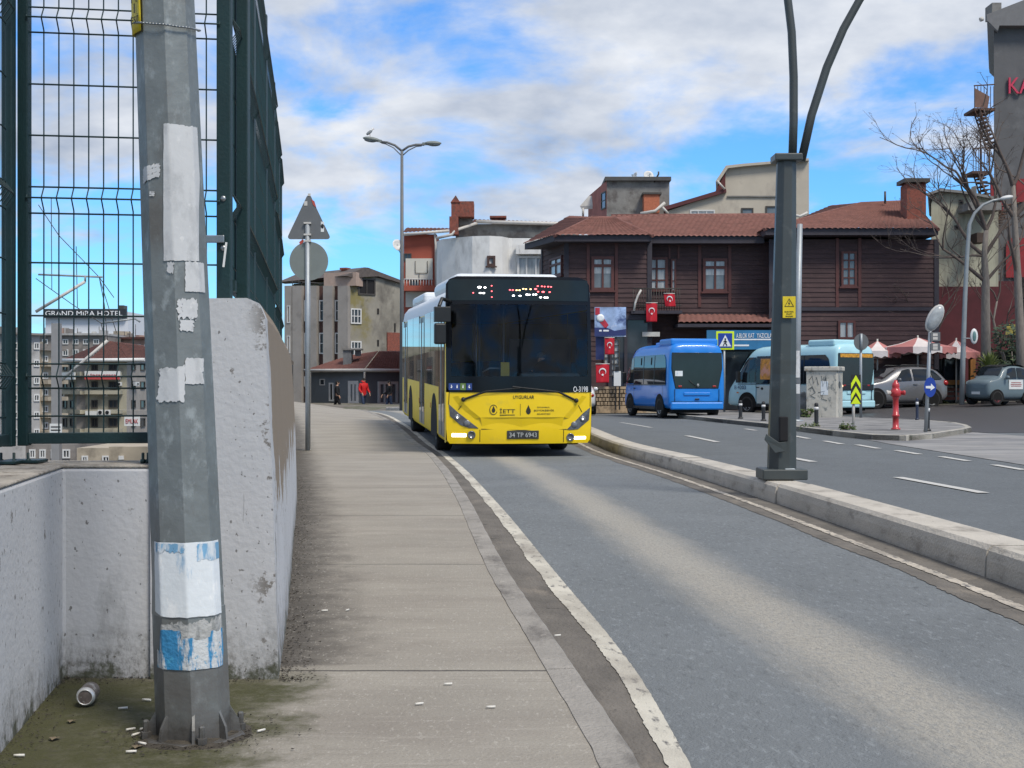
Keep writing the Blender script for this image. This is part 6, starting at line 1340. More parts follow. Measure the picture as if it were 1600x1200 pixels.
lh = root('low_house_row', (-20, 84, -.5), 'low brown-red shop row beyond the long wall, put in to be mirrored in the bus windows', 'building')  # hidden row put in, height set for the reflection in the bus side
mb = MB(); mb.ext([(-11.6, 70), (-16.6, 107), (-18.6, 107), (-13.4, 70)], -3, 2.9); mb.build('wall', mat('brown_red_render', (.12, .088, .066), rough=.9, var=.4, sc=.6, dirt=((.30, .27, .21), .50, .56, .45, (1, 1, .15)), dirt2=((.04, .05, .03), .52, .6, .5)), lh)
for k in range(6):
    a = Vector((-11.6, 70, 0)).lerp(Vector((-16.6, 107, 0)), k/6+.04); b = Vector((-11.6, 70, 0)).lerp(Vector((-16.6, 107, 0)), k/6+.12); n_ = Vector((.98, .18, 0))
    mb = MB(); mb.prism([a+n_*.05+Vector((0, 0, .2)), b+n_*.05+Vector((0, 0, .2)), b+n_*.05+Vector((0, 0, 2.6)), a+n_*.05+Vector((0, 0, 2.6))], n_*-.1); mb.build('shop_window', m_gl2, lh)
# ---------------------------------------------------------------- left through the fence: the town across the valley
m_ochre = mat('ochre_grey_render', (.34, .32, .25), rough=.9, var=.15, sc=.4, dirt=((.19, .18, .15), .5, .65, .4))
def cxp(x): return 50+x/4.616
def cyp(y): return 460+y/4.616
hb = root('hotel_building', P(135, 760, 300), 'white hotel block with a dark roof sign rising behind the corner building', 'building')
Fh_ = Face(70, 300, 200, 300); mb = MB(); Fh_.quad(mb, 71, 487, 200, 800, -20, 0); mb.build('wall', mat('white_hotel_render', (.58, .60, .64), rough=.8, var=.05), hb)
mb = MB(); Fh_.quad(mb, 70, 483, 199, 497, 0, 1); sgn = mb.build('roof_sign', mat('black_sign_board', (.018, .022, .028), rough=.5), hb)
mb = MB(); c = Fh_.P(Fh_.u(133.5), Fh_.z(133, 490), 1.05); text_mesh('GRAND MIRA HOTEL', Fh_.u(195)-Fh_.u(75), Fh_.z(130, 486.5)-Fh_.z(130, 494), mb, Matrix.Translation(c), .1); mb.build('lettering', m_wht, sgn)
mb = MB(); Fh_.quad(mb, 184, 477, 193, 484, -3, 0); mb.build('roof_tank', m_dkfr, hb)
for j in range(3):
    for i in range(9): window(Fh_, hb, 78+i*13, 520+j*18, 86+i*13, 531+j*18, m_pvc, m_gl2, 1, 1, .3, .2)
def block(name, lab, F, m, py_top, rows, cols, depth=12, roof=None, bal=None, wpm=None, fm=None, px0=None, px1=None):
    r0 = root(name, F.P(F.L/2, -12), lab, 'building'); mb = MB(); F.box(mb, 0, F.L, -16, F.z((px0+px1)/2, py_top), -depth, 0); mb.build('wall', m, r0)
    for y0, y1 in rows:
        for a, b in cols: window(F, r0, a, y0, b, y1, fm or m_pvc, wpm or m_gl2, 2, 1, .16, .15)
        if bal: mb = MB(); F.quad(mb, px0+bal[0], y1+2, px1-bal[1], y1+8, 0, 1.3); mb.build('balcony', m, r0)
    if roof: mb = MB(); F.quad(mb, px0-1, py_top-3, px1+1, py_top, -depth-1, .8); mb.build('roof_slab', roof, r0)
    return r0
cbr = [(568, 579), (596, 608), (625, 638), (653, 667), (682, 700)]
Fc1 = Face(96, 226, 136, 220); Fc2 = Face(136, 220, 198, 220); Fc3 = Face(198, 220, 236, 232)
c1 = block('corner_building', 'ochre corner apartment building with red roof and sign boards seen through the fence', Fc2, m_ochre, 563, cbr, ((143, 153), (170, 184)), px0=136, px1=198, bal=(0, 6), fm=m_dkfr)
for F, cols in ((Fc1, ((99, 105), (110, 116), (123, 130))), (Fc3, ((205, 211), (219, 226)))):
    mb = MB(); F.box(mb, 0, F.L, -16, Fc2.z(160, 563), -8, 0); mb.build('wall', m_ochre if F is Fc1 else m_pil, c1)
    for y0, y1 in cbr:
        for a, b in cols: window(F, c1, a, y0, b, y1, m_dkfr, m_gl2, 1, 1, .16, .15)
        if F is Fc1: mb = MB(); F.quad(mb, 96, y1+2, 136, y1+8, 0, 1.2); mb.build('balcony', m_ochre, c1)
mb = MB(); zr = Fc2.z(160, 562)
tile_roof(mb, P(98, 562, 224), P(137, 563, 218.5), P(172, 533, 226), P(150, 540, 230), .5, .8, .06); tile_roof(mb, P(137, 563, 218.5), P(226, 562, 219), P(190, 536, 226), P(172, 533, 226), .5, .8, .06); tile_roof(mb, P(200, 561, 219), P(238, 560, 231), P(225, 540, 234), P(180, 534, 226), .5, .8, .06); mb.build('tiled_roof', m_tile2, c1)
mb = MB(); mb.tube([P(97, 563, 223.6), P(136, 563, 218.2), P(226, 562, 218.6)], .28, 6); mb.build('gutter', m_pvc, c1)
m_signr = mat('red_sign_print', (.42, .06, .06), rough=.6)
def signb(px0, py0, px1, py1, F, txt, lab, m2=m_signr, par=None):
    r0 = root('sign_board', F.P(F.u((px0+px1)/2), F.z(px0, py1), .4), lab, 'sign'); mb = MB(); F.quad(mb, px0, py0, px1, py1, 1.4, 1.6); mb.build('panel', m_plate, r0)
    if txt:
        mb = MB(); text_mesh(txt, (F.u(px1)-F.u(px0))*.8, (F.z(px0, py0)-F.z(px0, py1))*.45, mb, Matrix.Translation(F.P(F.u((px0+px1)/2), F.z((px0+px1)/2, (py0+py1)/2), 1.63)), .05); mb.build('lettering', m2, r0)
    return r0
s1 = signb(137, 580, 192, 593, Fc2, 'LİDER GEBER', 'long white and red sign board across the corner building balcony')
mb = MB(); Fc2.quad(mb, 137, 588.5, 192, 593, 1.6, 1.64); mb.build('red_band', m_signr, s1)
signb(111, 582, 131, 593, Fc1, None, 'short white sign board left of the long red one on the corner building')
signb(138, 642, 160, 650, Fc2, None, 'white sign board beside air conditioners on the corner building', m_navy)
signb(199, 650, 223, 665, Face(190, 200, 240, 200), 'EMLAK', 'red lettered sign board on posts right of the corner building')
for px in (162, 173):
    a_ = root('air_conditioner', Fc2.P(Fc2.u(px), Fc2.z(px, 648), .3), 'white outdoor air conditioner unit on the corner building', 'air conditioner', group='air conditioners on the corner building')
    mb = MB(); Fc2.quad(mb, px-4, 640, px+4, 648, 1.3, 1.9); mb.build('casing', m_pvc, a_, bev=.05); mb = MB(); q = Fc2.P(Fc2.u(px), Fc2.z(px, 644), 1.92); mb.lathe([(.28, 0), (.28, .04), (.2, .05)], 14, q, Matrix.Rotation(R(90), 3, 'X')); mb.build('fan_grille', m_dark, a_)
m_grys = [mat('town_render_%s' % n_, c, rough=.9, var=.14, sc=.4, dirt=(tuple(q*.65 for q in c), .52, .68, .5)) for n_, c in (('grey', (.34, .335, .33)), ('sand', (.36, .31, .24)), ('pink', (.35, .24, .20)), ('white', (.48, .47, .45)), ('brown', (.21, .19, .175)))]
block('yellowish_block', 'sand coloured narrow block with balconies behind the fence post and pylon', Face(62, 205, 96, 210), m_grys[1], 548, ((556, 565), (582, 592), (608, 618), (634, 644), (660, 670), (684, 694)), ((66, 74), (84, 92)), px0=62, px1=96, roof=m_grys[4], bal=(1, 1))
block('grey_block', 'grey apartment block half hidden behind the left fence post', Face(-60, 180, 62, 190), m_grys[0], 522, ((535, 546), (562, 573), (589, 600), (616, 627), (643, 654), (670, 681)), tuple((x, x+9) for x in range(-50, 56, 17)), px0=-60, px1=62, roof=m_grys[4])
block('terrace_house', 'dark roofed terrace of flats in front of the white hotel block', Face(60, 262, 165, 262), m_grys[4], 524, ((530, 538), (546, 556)), tuple((x, x+9) for x in range(66, 160, 16)), px0=60, px1=165, roof=m_grys[0])
block('rear_block', 'low pinkish block behind the right side of the corner building', Face(160, 275, 236, 270), m_grys[2], 530, ((538, 548),), tuple((x, x+9) for x in range(166, 232, 15)), px0=160, px1=236, roof=m_tile2)
block('street_house', 'white low street house below the bottom fence rail', Face(120, 150, 236, 150), m_grys[1], 700, ((712, 722),), ((128, 138), (160, 172), (196, 206)), px0=120, px1=236)
block('shop_row', 'dark glazed row of shops at street level across the valley', Face(40, 160, 118, 160), m_grys[4], 694, ((702, 716),), ((46, 56), (62, 72), (80, 90), (98, 110)), px0=40, px1=118)
rr6 = random.Random(9)
for r0_, F_, a, b, yt, n_ in ((bpy.data.objects['terrace_house'], Face(60, 262, 165, 262), 64, 160, 521, 9), (bpy.data.objects['grey_block'], Face(-60, 180, 62, 190), 0, 58, 519, 5), (bpy.data.objects['yellowish_block'], Face(62, 205, 96, 210), 64, 94, 545, 4), (bpy.data.objects['rear_block'], Face(160, 275, 236, 270), 164, 230, 527, 7)):
    for _ in range(n_):
        x = rr6.uniform(a, b); w_ = rr6.uniform(1.5, 7); h_ = rr6.uniform(3, 12); mb = MB(); F_.quad(mb, x, yt-h_, x+w_, yt, -6, -rr6.uniform(1, 5)); mb.build('roof_box', rr6.choice(m_grys), r0_)
    for _ in range(n_//2):
        x = rr6.uniform(a, b); p = F_.P(F_.u(x), F_.z(x, yt), -2); mb = MB(); mb.tube([p, p+Vector((0, 0, rr6.uniform(1, 3)))], .06, 4); mb.build('aerial', m_dkfr, r0_)
for k, (x, y, t_) in enumerate(((146, 590, 0), (166, 616, 0), (188, 600, 0), (104, 617, 1), (118, 646, 1), (150, 676, 0), (208, 600, 2))):
    F_ = (Fc2, Fc1, Fc3)[t_]; p = F_.P(F_.u(x), F_.z(x, y), .2); a_ = root('air_conditioner', p, 'white outdoor air conditioner unit on the corner building', 'air conditioner', group='air conditioners on the corner building')
    mb = MB(); F_.quad(mb, x-3, y-3, x+3, y+3, 0, .7); mb.build('casing', m_pvc, a_, bev=.05); mb = MB(); q = F_.P(F_.u(x), F_.z(x, y), .72); mb.lathe([(.2, 0), (.2, .03), (.15, .04)], 12, q, Matrix.Rotation(R(90), 3, 'X')); mb.build('fan_grille', m_dark, a_)
block('blank_gable_house', 'bare beige gable house low behind the bottom fence rail', Face(170, 120, 300, 120), m_grys[1], 698, ((712, 718),), ((186, 194),), px0=170, px1=300)
# lattice gantry on the hotel side: ribbed dome
mb = MB()
for k in range(7): mb.tube([P(178+k*8, 542, 292), P(185+k*6, 533-abs(3-k)*.2, 290), P(205, 520+k*2, 290)], .09, 4)
tag(mb.build('roof_trellis', m_pvc), 'white ribbed roof trellis beside the white hotel block', 'trellis')
# ---------------------------------------------------------------- street furniture
m_pole = mat('dark_grey_green_pole_paint', (.040, .048, .048), rough=.5, var=.12, sc=3, coat=.15, bump=.06, bsc=20, dirt=((.095, .10, .095), .58, .75, 5))
mp_ = root('street_light_mast', GX(1221, 748, .2), 'tall dark grey tapered lamp mast with two curved arms standing on the median', 'lamp post')
MD = mp_.location.y; lean = .0155
def mr(z): return .158-.0155*z
def mc(z): return Vector((lean*z, 0, z))
mb = MB(); mb.tube([mc(z) for z in (0, .75, .95, 1.1, 1.25, 3.36)], [mr(0), mr(.75), mr(.95)*1.0, mr(1.1)*.97, mr(1.25), mr(3.36)], 8, sm=False, ph=R(22.5)); mb.build('shaft', m_pole, mp_, w=False, bev=.006)
mb = MB(); mb.bx(mc(3.38), .29, .29, .075); mb.build('arm_collar', m_pole, mp_, w=False, bev=.012)
mb = MB(); mb.bx((.0, 0, .055), .47, .44, .11); mb.build('base_box', m_pole, mp_, w=False, bev=.012)
mb = MB(); mb.bx((.06, -.12, .11), .10, .12, .01); mb.build('base_stain', m_white, mp_, w=False)
mb = MB(); mb.box(-.085, .005, -.19, -.10, .40, .66); mb.v = [v+mc(.6)*Vector((1, 1, 0)).x*0 if False else v+Vector((.03, 0, 0)) for v in mb.v]; mb.build('hatch_hole', m_deep, mp_, w=False, bev=.012)
mb = MB(); mb.prism([(-.21, -.168, .42), (-.19, -.168, .48), (-.06, -.185, .39), (.015, -.19, .40), (.01, -.19, .30), (-.10, -.185, .28)], (0, .012, 0)); mb.build('hatch_door', m_pole, mp_, w=False, bev=.004)
def photo_pts(pts, d, base): return [P(x, y, d)-Vector(base) for x, y in pts]
bz = mp_.location
for pts in (((1238, 252), (1240, 190), (1240, 120), (1237, 50), (1231, 0), (1219, -70), (1200, -140), (1172, -215)), ((1252, 252), (1268, 180), (1292, 105), (1318, 45), (1343, 0), (1385, -62), (1440, -120), (1510, -175))):
    q = photo_pts(pts, MD, bz); mb = MB(); mb.tube(q, [.045]*3+[.044, .043, .040, .037, .034], 10); am = mb.build('lamp_arm', m_pole, mp_, w=False)
    e = q[-1]; d_ = (q[-1]-q[-2]).normalized(); mb = MB(); mb.bx(e+Vector((d_.x*.3, 0, .02)), .70, .22, .09); mb.build('lamp_head', m_pole, am, w=False, bev=.03)
mb = MB(); c = P(1233, 480, MD-.152)-bz; mb.bx(c, .135, .006, .225); pl_ = mb.build('warning_plate', m_yel, mp_, w=False, bev=.002)
mb = MB(); y = c.y-.006
def tri(r0_, r1_, zc):
    for k in range(3):
        a0, a1 = R(90+120*k), R(210+120*k); f = lambda a, r_: Vector((c.x+math.cos(a)*r_, y, zc+math.sin(a)*r_)); mb.prism([f(a0, r0_), f(a1, r0_), f(a1, r1_), f(a0, r1_)], (0, .003, 0))
tri(.058, .048, c.z+.035); mb.prism([(c.x+a, y, c.z+.035+b) for a, b in ((.004, .034), (-.012, .0), (-.001, .002), (-.006, -.024), (.012, .008), (.001, .006))], (0, .003, 0))
for k, w_ in enumerate((.095, .06, .08)): text_mesh(('ELEKTRİK', 'ÖLÜM', 'TEHLİKESİ')[k], w_, .016, mb, Matrix.Translation((c.x, y+.003, c.z-.045-.024*k)), .003)
mb.build('lettering', m_blk, pl_, w=False)

def sign_post(name, base, h, label, cat, m, r_=.04, top=None):
    r0 = root(name, base, label, cat); mb = MB(); mb.tube([(0, 0, -.05), (0, 0, h)], r_, 12); mb.build('post', m, r0, w=False); return r0
m_post = mat('galvanised_post', (.30, .325, .345), rough=.5, var=.1, sc=6, metal=.4)
m_back = mat('grey_sign_back', (.115, .12, .125), rough=.55, var=.08, sc=4); m_back2 = mat('grey_green_sign_back', (.165, .185, .175), rough=.55, var=.08, sc=4)
m_redst = mat('red_sticker', (.38, .06, .04), rough=.6)
b0 = GX(481.5, 698, SW-.0); b0.z = HG(b0.x, b0.y)+SW; sdist = b0.y; k_ = sdist/FPX
rs = sign_post('road_sign', b0, (698-343)*k_, 'backs of a triangular and a round sign on one grey post', 'road sign', m_post, .042)
def tri_plate(c, w_, h_, rad):
    pts = []
    cs = [(-w_/2+rad*1.6, rad), (w_/2-rad*1.6, rad), (0, h_-rad*1.9)]
    for (x, z), a0, a1 in zip(cs, (150, 270, 30), (270, 390, 150)):
        for i in range(6): a = R(lerp(a0, a1, i/5)); pts.append(Vector((c[0]+x+rad*math.cos(a), c[1], c[2]+z+rad*math.sin(a))))
    return pts
mb = MB(); mb.prism(tri_plate((.02, -.055, (698-369)*k_), 70*k_, 72*k_, .045), (0, .008, 0)); tp = mb.build('triangular_plate', m_back, rs, w=False)
mb = MB(); mb.prism([(.02+.352*math.cos(a), -.055, (698-403)*k_+.352*math.sin(a)) for a in [2*math.pi*i/40 for i in range(40)]], (0, .008, 0)); rp = mb.build('round_plate', m_back2, rs, w=False)
mb = MB(); mb.tube([(0, -.07, 0), (0, -.07, (698-343)*k_)], .042, 12); mb.v = [v+Vector((0, 0, 0)) for v in mb.v]; mb.build('front_post', m_post, rs, w=False)
for py in (344, 362, 372): mb = MB(); mb.bx((0, -.09, (698-py)*k_), .13, .05, .03); mb.build('clamp', m_gut_, rs, w=False)
for pts, m_, pr0 in ((((502, 347), (507, 347), (507, 363), (502, 363)), m_plate, tp), (((476, 315), (481, 315), (481, 322), (476, 322)), m_gut_, tp), (((487, 312), (492, 315), (495, 325), (490, 321)), m_redst, tp), (((468, 379), (474, 374), (476, 378), (470, 383)), m_redst, rp), (((482, 303), (486, 303), (486, 307), (482, 307)), m_gut_, tp)):
    mb = MB(); q = [P(x, y_, sdist)-b0 for x, y_ in pts][::-1]; mb.prism([Vector((v.x, -.062, v.z)) for v in q], (0, .004, 0)); st_ = mb.build('sticker', m_, pr0, w=False)
mb = MB(); v = P(504.5, 354, sdist)-b0; mb.ball((v.x, -.066, v.z), .028, .003, .042); mb.build('sticker', m_blk, tp, w=False)

# double-armed street lamp with a gull on one head
SD = 60.0; sl0 = P(628, 640, SD); k_ = SD/FPX
lamp = root('street_lamp', (sl0.x, SD, HG(sl0.x, SD)), 'slim double-armed street lamp rising behind the yellow bus', 'lamp post'); lb = lamp.location
mb = MB(); mb.tube([(0, 0, 0), P(628, 236, SD)-lb], [.11, .062], 10); mb.build('pole', m_back, lamp, w=False)
for sx, pts, und in ((-1, ((628, 236), (617, 227), (605, 222.5), (594, 221.5)), ((628, 244), (615, 231), (603, 225), (596, 223.5))), (1, ((628, 236), (638, 229), (650, 226), (663, 226)), ((628, 244), (638, 235), (650, 229), (659, 228)))):
    mb = MB(); mb.tube(photo_pts(pts, SD, lb), .05, 8); ar = mb.build('lamp_arm', m_back, lamp, w=False)
    mb = MB(); mb.tube(photo_pts(und, SD, lb), .025, 6); mb.build('brace', m_back, ar, w=False)
    c = P(580.5 if sx < 0 else 676, 217.5 if sx < 0 else 224, SD)-lb; rot = Matrix.Rotation(R(9 if sx < 0 else 0), 3, 'Y')
    mb = MB(); mb.ball(c, .38, .16, .10, rot=rot); mb.bx(c+rot @ Vector((-sx*.33, 0, -.02)), .22, .14, .10, rot=rot); hd = mb.build('lamp_head', m_back2, ar, w=False)
    mb = MB(); mb.ball(c+Vector((sx*.06, 0, -.06)), .26, .13, .07, rot=rot); mb.build('diffuser', m_glg, hd, w=False)
gl_ = root('seagull', P(578, 213, SD), 'white and grey gull perched on the left head of the double street lamp', 'bird')
m_gullw = mat('white_feathers', (.62, .62, .60), rough=.9); m_gullg = mat('grey_wing_feathers', (.26, .28, .30), rough=.9)
mb = MB(); skinned(mb, [[(lerp(-.16, .17, t)*.55+math.cos(a)*r_*0, math.sin(a)*r_*.8, .10+t*.18+math.cos(a)*r_) for a in [2*math.pi*i/12 for i in range(12)]] for t, r_ in ((0, .015), (.15, .06), (.4, .095), (.65, .09), (.82, .06), (.95, .058), (1.05, .06), (1.18, .045), (1.26, .01))]); mb.build('body', m_gullw, gl_, w=False)
for s_ in (-1, 1):
    mb = MB(); mb.ball((-.03, s_*.07, .16), .15, .025, .055, rot=Matrix.Rotation(R(-38), 3, 'Y')); mb.build('wing', m_gullg, gl_, w=False)
    mb = MB(); mb.tube([(.0, s_*.03, .12), (.005, s_*.03, 0)], .008, 5); mb.build('leg', m_amber, gl_, w=False)
mb = MB(); mb.lathe([(.018, 0), (.010, .05), (.001, .075)], 6, (.125, 0, .315), Matrix.Rotation(R(100), 3, 'Y')); mb.build('beak', m_amber, gl_, w=False)

# bollards
m_bol = mat('black_bollard_plastic', (.010, .010, .011), rough=.5, var=.2); m_ref = mat('white_reflector_band', (.62, .62, .62), rough=.4); m_bblue = mat('dark_blue_bollard', (.012, .02, .05), rough=.5)
def bollard():
    r0 = root('bollard', (0, 0, 0), 'x', 'bollard', group='bollards on the traffic island')
    mb = MB(); mb.lathe([(.085, 0), (.085, .03), (.06, .04), (.055, .06), (.055, .52), (.05, .55), (.03, .57), (.001, .575)], 16); mb.build('post', m_bol, r0, w=False)
    mb = MB(); mb.lathe([(.0575, .40), (.0575, .47)], 16); mb.build('reflective_band', m_ref, r0, w=False); return r0
bol0 = bollard()
for i, (px, py, lab, hs) in enumerate(((1157, 654, 'black bollard with white band in front of the teal minibus front wheel', 1), (1193, 657.5, 'black bollard with white band between the front wheel bollard and the tall dark mast', 1), (1275.5, 666, 'black bollard in front of the stone cabinet', 1.05), (1449, 673.5, 'black bollard with white band at the foot of the blue arrow sign', 1.12), (1433, 656, 'thin dark blue bollard between red hydrant and arrow sign', 1.15))):
    o = bol0 if i == 0 else bol0.copy()
    if i:
        COL.objects.link(o)
        for ch in bol0.children:
            c = ch.copy(); COL.objects.link(c); c.parent = o
            if i == 4 and ch.name.startswith('post'): c.data = ch.data.copy(); c.data.materials[0] = m_bblue
    o.location = GX(px, py, .12); o.scale = (.75 if i == 4 else 1, .75 if i == 4 else 1, hs); o['label'] = lab
# hydrant
m_hyd = mat('hydrant_red_paint', (.42, .025, .03), rough=.4, var=.12, sc=5, coat=.3)
hy = root('fire_hydrant', GX(1399.5, 671, .12), 'tall red pillar fire hydrant with side outlets on the traffic island', 'hydrant'); s_ = hy.location.y/FPX
mb = MB(); mb.lathe([(.11, 0), (.11, .03), (.075, .04), (.07, .30), (.09, .31), (.09, .35), (.07, .36), (.066, .72), (.085, .74), (.085, .78)], 18); mb.build('barrel', m_hyd, hy, w=False)
mb = MB(); mb.lathe([(.10, .78), (.125, .80), (.125, .92), (.10, .95), (.085, 1.0), (.095, 1.03), (.08, 1.09), (.045, 1.13), (.04, 1.17), (.001, 1.175)], 18); mb.build('bonnet', m_hyd, hy, w=False)
for sx in (-1, 1):
    mb = MB(); mb.lathe([(.05, .08), (.05, .18), (.062, .185), (.062, .22), (.03, .225)], 14, (0, 0, .87), Matrix.Rotation(R(90)*sx, 3, 'Y')); mb.build('outlet_cap', m_gut_ if sx < 0 else m_hyd, hy, w=False)
# chevron board
cv0 = GX(1333.5, 671.5, .10); cv = root('chevron_sign', cv0, 'yellow and black chevron arrow board on a short post, in front of the round sign', 'road sign'); k_ = cv0.y/FPX
mb = MB(); mb.tube([(0, 0, -.05), (0, 0, 62*k_)], .035, 8); mb.build('post', m_gut_, cv, w=False)
mb = MB(); mb.box(.0*k_, 15.5*k_, -.06, -.045, 40*k_, 86*k_); mb.v = [v+Vector((-5*k_, 0, 0)) for v in mb.v]; pn = mb.build('board', m_blk, cv, w=False)
m_fluo = mat('fluorescent_yellow', (.62, .78, .01), rough=.5, var=.05)
for py in (586, 603.5, 621):
    x0, x1, xm = -4.6*k_, 10.1*k_, 2.75*k_; z = lambda q: (671.5-q)*k_
    mb = MB(); pts = ((x0, py+13), (xm, py), (x1, py+13), (x1, py+22), (xm, py+9), (x0, py+22)) if py < 615 else ((x0, py+9.5), (xm, py-2), (x1, py+9.5), (x1, py+10), (xm, py+10), (x0, py+10))
    mb.prism([(a, -.064, max(z(b), z(631.2))) for a, b in pts], (0, .004, 0)); mb.build('chevron', m_fluo, pn, w=False)
# round sign back on tall post
rs2 = root('road_sign', GX(1345, 652.5, .12), 'grey back of a round road sign on a post beside the cabinet', 'road sign'); k_ = rs2.location.y/FPX
mb = MB(); mb.tube([(0, 0, -.05), (0, 0, 131*k_)], .042, 10); mb.build('post', m_post, rs2, w=False)
mb = MB(); mb.prism([(11.5*k_*math.cos(a), -.05, 118*k_+13*k_*math.sin(a)) for a in [2*math.pi*i/32 for i in range(32)]], (0, .01, 0)); mb.build('round_plate', m_back, rs2, w=False)
mb = MB(); mb.tube([(0, -.065, 104*k_), (0, -.065, 131*k_)], .04, 8); mb.build('clamp_post', m_post, rs2, w=False)
# blue arrow sign with mirror and direction plates
ar0 = GX(1446, 675, .12); ars = root('road_sign', ar0, 'blue round sign with white arrow, post topped by a tilted mirror', 'road sign'); k_ = ar0.y/FPX
AP = lambda x, y: P(x, y, ar0.y)-ar0
mb = MB(); mb.tube([(0, 0, -.05), AP(1450, 600), AP(1454, 500)], .04, 10); mb.build('post', m_post, ars, w=False)
m_sblue = mat('sign_blue', (.010, .045, .30), rough=.4, var=.05)
c = AP(1452, 605); mb = MB(); mb.prism([(c.x+9.3*k_*math.cos(a), -.07, c.z+15.5*k_*math.sin(a)) for a in [2*math.pi*i/36 for i in range(36)]], (0, .012, 0)); bp = mb.build('round_plate', m_sblue, ars, w=False)
mb = MB(); mb.prism([(c.x+a*k_, -.076, c.z+b*k_) for a, b in ((-7, -1.6), (1.0, -2.2), (.2, -5.5), (7.2, -.6), (1.2, 6), (1.2, 2.2), (-7, 1.8))], (0, .005, 0)); mb.build('arrow', m_wht, bp, w=False)
c = AP(1460.5, 497); mb = MB(); rot = Matrix.Rotation(R(28), 3, 'Y'); mb.ball(c, .17, .10, .34, rot=rot); mr0 = mb.build('mirror_back', m_gut_, ars, w=False)
mb = MB(); mb.ball(c+Vector((0, -.03, 0)), .15, .09, .31, rot=rot); mb.build('mirror_face', mat('grey_mirror_face', (.30, .32, .33), rough=.25, var=.3, sc=6), mr0, w=False)
for y0, y1 in ((519, 533), (536, 548)):
    a, b = AP(1453, y0), AP(1468, y1); mb = MB(); mb.box(a.x, b.x, -.06, -.045, b.z, a.z); pq = mb.build('direction_plate', m_back, ars, w=False)
    mb = MB()
    for j in range(2): z = lerp(b.z, a.z, .3+.4*j); mb.box(a.x+.05, b.x-.06, -.064, -.060, z-.03, z+.03)
    mb.build('plate_lines', m_gut_, pq, w=False)
# slim grey utility pole behind the mast
up = root('slim_street_pole', GX(1243, 658, .12), 'slim pale grey pole with paper scraps just behind the tall dark mast', 'pole'); ub = up.location; UD = ub.y; k_ = UD/FPX
mb = MB(); mb.tube([(0, 0, 0), P(1246, 500, UD)-ub, P(1250, 350, UD)-ub], [.13, .105, .075], 10); mb.build('shaft', m_post, up, w=False)
mb = MB(); mb.lathe([(.24, -.02), (.24, .03), (.13, .05), (.12, .25)], 8); mb.build('base', m_post, up, w=False)
mb = MB(); mb.tube([P(1219, 331, UD)-ub, P(1250, 338, UD)-ub, P(1262, 332, UD)-ub], .04, 6); mb.lathe([(.13, -.6), (.15, .1), (.16, .2)], 12, P(1219, 348, UD)-ub); mb.build('camera_arm', m_gut_, up, w=False)
for y0, y1 in ((548, 590), (600, 615)):
    mb = MB(); a, b = P(1243, y0, UD)-ub, P(1243, y1, UD)-ub
    mb.grid(lambda u_, v_: Vector((lerp(a.x, b.x, v_)+.005+.135*math.sin(lerp(-1.2, .9, u_)+.1*noise.noise((v_*4, 0, 1))), -.135*math.cos(lerp(-1.2, .9, u_)), lerp(a.z, b.z, v_))), 10, 8); mb.build('paper_scrap', m_paper, up, w=False)
# rubbish sacks beside the cabinet
m_bag = mat('grey_plastic_bag', (.10, .105, .105), rough=.45, var=.4, sc=4, bump=.8, bsc=6); m_bagw = mat('white_plastic_bag', (.60, .62, .63), rough=.4, var=.1, bump=.6, bsc=6)
def sack(px, py, d, s_, m_, lab):
    b = GX(px, py, .12); mb = MB(); rr = random.Random(int(px)); vs = MB(); vs.ball((0, 0, 0), s_, s_*.8, s_*1.1, nu=18, nv=12)
    for v in vs.v:
        n_ = 1+.25*noise.noise(v*3.1+Vector((px, 0, 0)))+.1*noise.noise(v*9); v.x *= n_; v.y *= n_; v.z = max(-s_*.85, v.z*n_)
    vs.v = [v+b+Vector((0, 0, s_*.85)) for v in vs.v]; tag(vs.build('rubbish_bag', m_, loc=b), lab, 'rubbish bag')
sack(1256, 651, 0, .42, m_bag, 'grey rubbish sack leaning behind the slim pole and stone cabinet')
mb_ = GX(1257, 640, .12)
sack(1263, 645, 0, .30, m_bagw, 'white plastic sack behind the grey rubbish sack beside the stone cabinet')
# stone utility cabinet
m_cab = mat('whitewashed_stone', (.46, .44, .39), rough=.9, var=.12, sc=3, bump=.4, bsc=14, dirt=((.20, .21, .20), .55, .62, 6, (1, 1, .6)), dirt2=((.26, .19, .13), .6, .72, 3))
cb = root('utility_cabinet', GX(1288, 651.5, .12), 'squat whitewashed stone utility cabinet with graffiti and a capstone', 'cabinet', rz=R(-26)); k_ = cb.location.y/FPX
mb = MB(); mb.box(-.50, .50, -.40, .45, -.05, 1.50); bd = mb.build('body', m_cab, cb, w=False, bev=.02)
mb = MB(); mb.box(-.56, .56, -.46, .51, 1.50, 1.65); mb.build('capstone', m_cab, cb, w=False, bev=.03)
m_graf = mat('grey_spray_paint', (.10, .115, .12), rough=.8)
for pts in (((-.4, 1.2), (-.3, 1.35), (-.25, 1.1), (-.15, 1.3), (-.1, 1.05)), ((-.42, .9), (-.3, 1.0), (-.2, .8), (-.36, .7), (-.2, .62)), ((.0, 1.35), (.05, 1.0), (.15, 1.3), (.2, .9)), ((-.1, .8), (.1, .85), (.0, .6), (.18, .55))):
    mb = MB(); mb.tube([(x, -.402, z) for x, z in pts], .012, 4); mb.build('graffiti', m_graf, bd, w=False)
mb = MB(); mb.bx((.10, -.403, .95), .24, .006, .45); mb.build('white_patch', m_white, bd, w=False)
mb = MB(); mb.ball((.503, 0, 1.05), .006, .16, .12); mb.build('black_patch', m_graf, bd, w=False)
